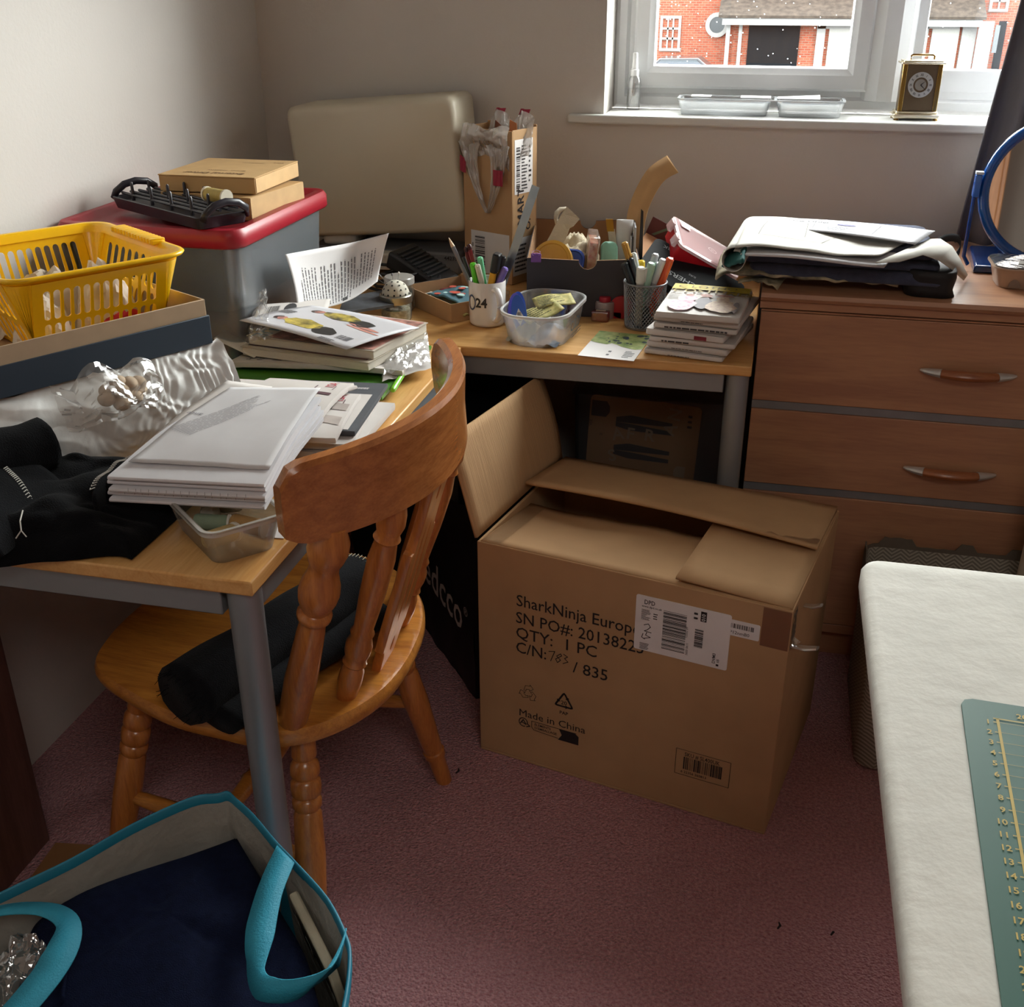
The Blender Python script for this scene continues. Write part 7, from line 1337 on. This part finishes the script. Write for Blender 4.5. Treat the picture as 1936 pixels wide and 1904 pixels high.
o = thing('printed_form', 'white printed form with a handwritten blue line on top of the pattern paper', 'paper', quad(pf, .5, .5)); fn = lambda u, v: Z3(.004 * math.sin(PI * u)); sheetmb(pf, fn, 18, 8).build('paper', M('bcbcc2', .7, var=.02), o, smooth='all', solid=.0012, world=True)
g = onquad(pf, .30, .12, fn, .0014); m = MB(); m.text('New Order', .018, .012, .085, 0, bold=.02, fn=g).lines(.10, .02, .19, .06, 6, 0, 5, fn=g).lines(.012, .06, .05, .075, 2, 0, 6, fn=g); m.build('print', INKG, o, world=True)
m = MB()
for a, b in (((.07, .02), (.07, .11)), ((.07, .11), (.28, .11)), ((.07, .065), (.20, .065)), ((.20, .02), (.20, .11))):
    for k in range(6):
        p, q = V(g((lerp(a[0], b[0], k / 6), lerp(a[1], b[1], k / 6)))), V(g((lerp(a[0], b[0], (k + 1) / 6), lerp(a[1], b[1], (k + 1) / 6)))); d = (q - p).cross(Z3(1)).normalized() * .0005; m.add([tuple(p - d), tuple(q - d), tuple(q + d), tuple(p + d)], [(0, 1, 2, 3)])
m.build('ruled_lines', INKG, o, world=True)
m = MB(); m.poly([g((.135 + .02 * math.cos(k * PI / 8), .078 + .007 * math.sin(k * PI / 8), 0)) for k in range(16)]); m.build('blue_stamp', M('8583b5', .8, var=.2, vs=200), o, world=True)
o = thing('black_strap', 'loop of black strap behind the right end of the pile on the chest', 'strap', PY(1800, 465, 2.42)); pp = [PY(1765, 462, 2.44), PY(1790, 450, 2.45), PY(1812, 452, 2.45), PY(1815, 470, 2.44), PY(1803, 490, 2.42)]; ribbon([tuple(p) for p in pp], [(0, .3, 1)] * 5, .016, 30).build('webbing', M('1c1c1f', .6), o, smooth='all', solid=.002, world=True)
m = MB(); m.M = Matrix.Translation(PY(1797, 472, 2.42)); m.lathe([(.007, -.003), (.007, .003)], 16); m.build('stud', M('6b6c70', .3, .8), o, world=True)
# ---- mirror
mo = V((.566, 2.455, 1.020)); BLUE = clear('0b55b8', .80, .08, .5)
t = thing('mirror', 'round vanity mirror with a clear blue plastic frame on the chest of drawers', 'mirror', (.566, 2.49, CT + .0))
fm = frame(mo, (1, -.08, 0), (0, .10, 1)); R_ = .150
m = MB(); m.M = fm; m.rings([[((R_ + .011 * math.cos(b * PI / 5) - .011) * math.cos(a * PI / 36), (R_ + .011 * math.cos(b * PI / 5) - .011) * math.sin(a * PI / 36), .011 * math.sin(b * PI / 5)) for b in range(10)] for a in range(73)], True, False, False); m.build('frame_ring', M('1256a8', .12, var=.02, coat=.8), t, smooth='all', world=True)
m = MB(); m.M = fm; m.lathe([(R_ - .018, -.004), (R_ - .018, .001)], 64); m.build('mirror_glass', M('f2f4f4', .02, 1.0, var=0), t, smooth=True, world=True, angle=.5)
BLP = M('123f8c', .15, var=.02, coat=.6)
m = MB(); m.hexa([(.430, 2.440, CT), (.70, 2.440, CT), (.70, 2.66, CT), (.445, 2.66, CT), (.432, 2.442, CT + .016), (.70, 2.442, CT + .016), (.70, 2.62, CT + .02), (.447, 2.62, CT + .02)]); m.build('base', M('12356e', .15, coat=.6), t, world=True, bevel=.004)
for sx in (-1, 1):
    bx3 = .566 + sx * (R_ + .006); m = MB(); m.path([(bx3 + sx * -.012, 2.47, CT + .012), (bx3, 2.46, CT + .03), (bx3 + sx * .002, 2.455, 1.00), (bx3 + sx * .002, 2.455, 1.035)], .0035, 8, flat=1.4); m.build('support_arm', BLP, t, smooth=True, world=True)
    m = MB(); m.box(bx3 - .006, 2.448, 1.005, bx3 + .007, 2.466, 1.050); m.build('pivot', M('1a62c4', .15, coat=.6), t, world=True, bevel=.002); m = MB(); m.box(bx3 - .006, 2.448, 1.051, bx3 + .009, 2.464, 1.056); m.build('pivot_cap', M('c9d2dc', .3), t, world=True)
# ---- food tray
t = thing('food_tray', 'small beige plastic food tray with a clear film lid in front of the mirror', 'tray', (.545, 2.370, CT))
m = tub_mb(.165, .10, .185, .120, .042, .03, .002, .005, 6); m.build('tray_wall', M('b39a86', .35, var=.04), t, smooth=True)
m = MB(); m.rings([[(x, y, .0445) for x, y in rrect(.19, .125, .03, 6)], [(x, y, .0455) for x, y in rrect(.19, .125, .03, 6)]]); m.build('film_lid', clear('dfe6ea', .25, .05, .7, .4, 25), t, smooth=True)
for x in (-.055, .0, .055):
    m = MB(); m.M = TR(x, -.0545, .010, PI / 2 - .18, 0, 0); m.prism([(.011 * math.cos(k * PI / 8), .016 * max(0, math.sin(k * PI / 8)) - .006) for k in range(9)], 0, .0025); m.build('rib', M('8a7464', .4), t)
m = MB(); m.slab([(-.05, -.03, .047), (.04, -.035, .047), (.045, -.02, .049), (-.045, -.012, .049)], .0008); m.build('film_label', M('e8e6e2', .4), t)
# ================================================================== sill
SZ0 = SZ
t = thing('spray_bottle', 'small clear spray bottle with a white pump at the left end of the window sill', 'bottle', V((PY(1197, 205, YB + .115).x, YB + .115, SZ0)))
m = MB(); m.lathe([(.0, 0), (.0155, 0), (.0175, .003), (.0175, .062), (.015, .074), (.010, .080), (.0085, .084)], 28, cap0=False, cap1=False); m.build('bottle_body', clear('e9edef', .08, .04, .4), t, smooth=True)
m = MB(); m.lathe([(0, .002), (.0165, .002), (.0165, .050), (0, .050)], 24, cap0=False, cap1=False); m.build('liquid', clear('dfe6ea', .10, .03, .25), t, smooth=True)
m = MB(); m.lathe([(.0105, .080), (.0105, .094), (.008, .096), (.0075, .108), (.0065, .112), (.0065, .132), (.005, .134)], 20); m.build('pump', M('eceeee', .4), t, smooth=True, angle=.5)
m = MB(); m.path([(0, 0, .08), (.003, 0, .05), (-.006, 0, .02), (-.008, 0, .006)], .0014, 6); m.build('dip_tube', M('e3e6e6', .4), t, smooth=True)
xl, xr = PY(1281, 205, YB + .055).x, PY(1597, 205, YB + .055).x
t = thing('plastic_tray', 'long clear plastic tray in two compartments with paper scraps on the window sill', 'tray', ((xl + xr) / 2, YB + .060, SZ0)); Lw = xr - xl
TRM = clear('c9cfd3', .34, .08, .5)
for x0, w in ((-Lw / 2 + Lw * .285, Lw * .565), (Lw / 2 - Lw * .205, Lw * .405)):
    m = tub_mb(w - .02, .072, w - .004, .088, .036, .016, .0016, .0015, 6); m.build('compartment', TRM, t, smooth=True, at=(x0, 0, 0))
m = MB(); o1, i1 = rrect(Lw, .098, .018, 6), rrect(Lw - .014, .084, .012, 6); m.rings([[(x, y, .0365) for x, y in i1], [(x, y, .0365) for x, y in o1], [(x, y, .039) for x, y in o1], [(x, y, .039) for x, y in i1]], True, False, False); m.box(Lw * .082, -.042, .0365, Lw * .098, .042, .039); m.build('tray_rim', clear('e3e7ea', .65, .1, .5), t, smooth=True, angle=.5)
for k, (a, b, c2, d2, lb) in enumerate(((.10, .35, -.02, .02, 'white paper scrap in the right compartment of the sill tray'), (-.42, -.30, -.01, .02, 'white paper scrap at the left end of the sill tray'), (-.12, .06, -.015, .02, 'white paper scrap across the middle of the sill tray'))):
    o = thing('paper_scrap', lb, 'paper', ((xl + xr) / 2 + Lw * (a + b) / 2, YB + .06, SZ0 + .04)); m = MB(); hw = Lw * (b - a) / 2; m.grid(lambda u, v: ((2 * u - 1) * hw, lerp(c2, d2, v), .0005 + .006 * (u if k == 0 else .2) * v), 6, 3); m.build('scrap', PAPER, o, solid=.0008)
# ---- carriage clock
ck = PY(1729, 213, YB + .055); GOLD = M('a8874a', .22, 1.0, var=.02); BRS = M('e6dcc4', .25, .9, var=.02)
t = thing('carriage_clock', 'brass carriage clock with a silver roman-numeral ring on the window sill', 'clock', Matrix.Translation((ck.x, YB + .055, SZ0)) @ Matrix.Rotation(.06, 4, 'Z'))
CW_, CH_ = .040, .132
m = MB(); m.box(-.052, -.034, .004, .052, .034, .014); m.box(-.047, -.030, .0142, .047, .030, .020); m.build('base', BRS, t, bevel=.0025)
for sx in (-1, 1):
    for sy in (-1, 1):
        m = MB(); m.lathe([(.006, 0), (.005, .004)], 12); m.build('foot', GOLD, t, at=(sx * .044, sy * .026, 0))
m = MB(); m.box(-.041, -.0235, .0202, .041, .026, .1225); m.build('case_body', M('6b5a45', .35, .5, var=.05), t, bevel=.001)
for sx in (-1, 1): m = MB(); m.box(sx * .039 - .005, -.0262, .0202, sx * .039 + .005, -.018, .1225); m.build('pillar', GOLD, t, bevel=.001)
m = MB(); m.box(-.049, -.032, .1228, .049, .032, .1268); m.box(-.044, -.028, .1270, .044, .028, .1305); m.build('top', BRS, t, bevel=.0015)
m = MB(); m.path([(-.026, 0, .131), (-.026, 0, .139), (-.022, 0, .1415), (.022, 0, .1415), (.026, 0, .139), (.026, 0, .131)], .0024, 10); m.build('handle', M('7a5a2c', .3, .9), t, smooth=True)
fd_ = frame((0, -.0238, .078), (1, 0, 0), (0, 0, 1))
m = MB(); m.M = fd_; m.rings([[(r * math.cos(a * PI / 24), r * math.sin(a * PI / 24), z) for a in range(48)] for r, z in ((.0165, 0), (.0165, .001), (.028, .001), (.028, 0))], True, False, False); dl = m.build('chapter_ring', M('c9c9c6', .3, .6), t)
m = MB(); m.M = fd_
for k, s_ in enumerate(('XII', 'I', 'II', 'III', 'IIII', 'V', 'VI', 'VII', 'VIII', 'IX', 'X', 'XI')):
    a = PI / 2 - k * PI / 6; q = MB(); q.M = TR(.0222 * math.cos(a), .0222 * math.sin(a), .0014, 0, 0, a - PI / 2); q.text(s_, .0075, 0, -.0027, 0, align='CENTER', sx=.75, bold=.02); m.add(q.v, q.f)
m.build('numerals', INKD, dl)
m = MB(); m.M = fd_
for a, L in ((PI / 2 - 2 * PI * (1.62 / 12), .014), (PI / 2 - 2 * PI * (22 / 60), .021)): m.add([(-.0012 * math.sin(a), .0012 * math.cos(a), .002), (.0012 * math.sin(a), -.0012 * math.cos(a), .002), (L * math.cos(a), L * math.sin(a), .002)], [(0, 1, 2)])
m.build('hands', M('191919', .4), dl)
m = MB(); m.M = fd_; m.rings([[(r * math.cos(a * PI / 16), r * math.sin(a * PI / 16), .0005) for a in range(32)] for r in (.0005, .0125)], True, False, False); m.build('centre_disc', M('a9a49a', .3, .7), dl)
# ================================================================== curtain
t = thing('curtain', 'dark grey curtain hanging at the right of the window', 'curtain', (.60, 2.71, .9))
def cur(u, v): z = lerp(.856, 2.33, v); x0 = lerp(.428, .56, ((z - .87) / 1.4) if z > .87 else 0) if z > .87 else .428; x = x0 + u * .34; return (x, 2.715 + .022 * math.sin(u * 26 + .3 * v) * (.5 + .5 * (1 - v)) + .010 * math.sin(u * 11), z)
m = MB(); m.grid(cur, 90, 24); m.build('drape', M('828288', .85, var=.04, vs=40, bump=.2, bs=400, stretch=(1, 1, .2)), t, smooth='all', solid=.003, world=True)
# ================================================================== wardrobe behind the camera (seen in the mirror) and lint on the carpet
t = thing('wardrobe', 'orange pine wardrobe at the back of the room, seen in the round mirror', 'wardrobe', (-.34, YR + .02, 0)); PN = wood('c98a52', 'ad6f3c', .4, 'Z', .6)
m = MB(); m.box(0, 0, 0, .9, .5, 2.0); m.build('carcass', PN, t, bevel=.004)
for x in (.02, .46):
    m = MB(); m.box(x, .501, .06, x + .42, .52, 1.94); d = m.build('door', PN, t, bevel=.006); m = MB(); m.lathe([(.015, 0), (.02, .02), (.0, .026)], 16); k = m.build('knob', PN, d, smooth=True); k.matrix_local = Matrix.Translation((x + (.38 if x < .2 else .04), .521, 1.0)) @ Matrix.Rotation(-PI / 2, 4, 'X')
for k, (u, v, lb) in enumerate(((1470, 1756, 'small dark scrap of lint on the open carpet near the white table'), (1571, 1768, 'tiny dark speck on the carpet right of the larger lint scrap'), (862, 1462, 'thread of dark lint on the carpet by the chair leg'))):
    p = P(u, v, .002); m = MB(); m.path([p, p + V((.004, .006, .002)), p + V((.002, .014 - .008 * (k == 1), .001))], [.0015, .0022, .001], 6); tag(m.build('lint', M('2a1f22', .9), None), lb, 'lint')
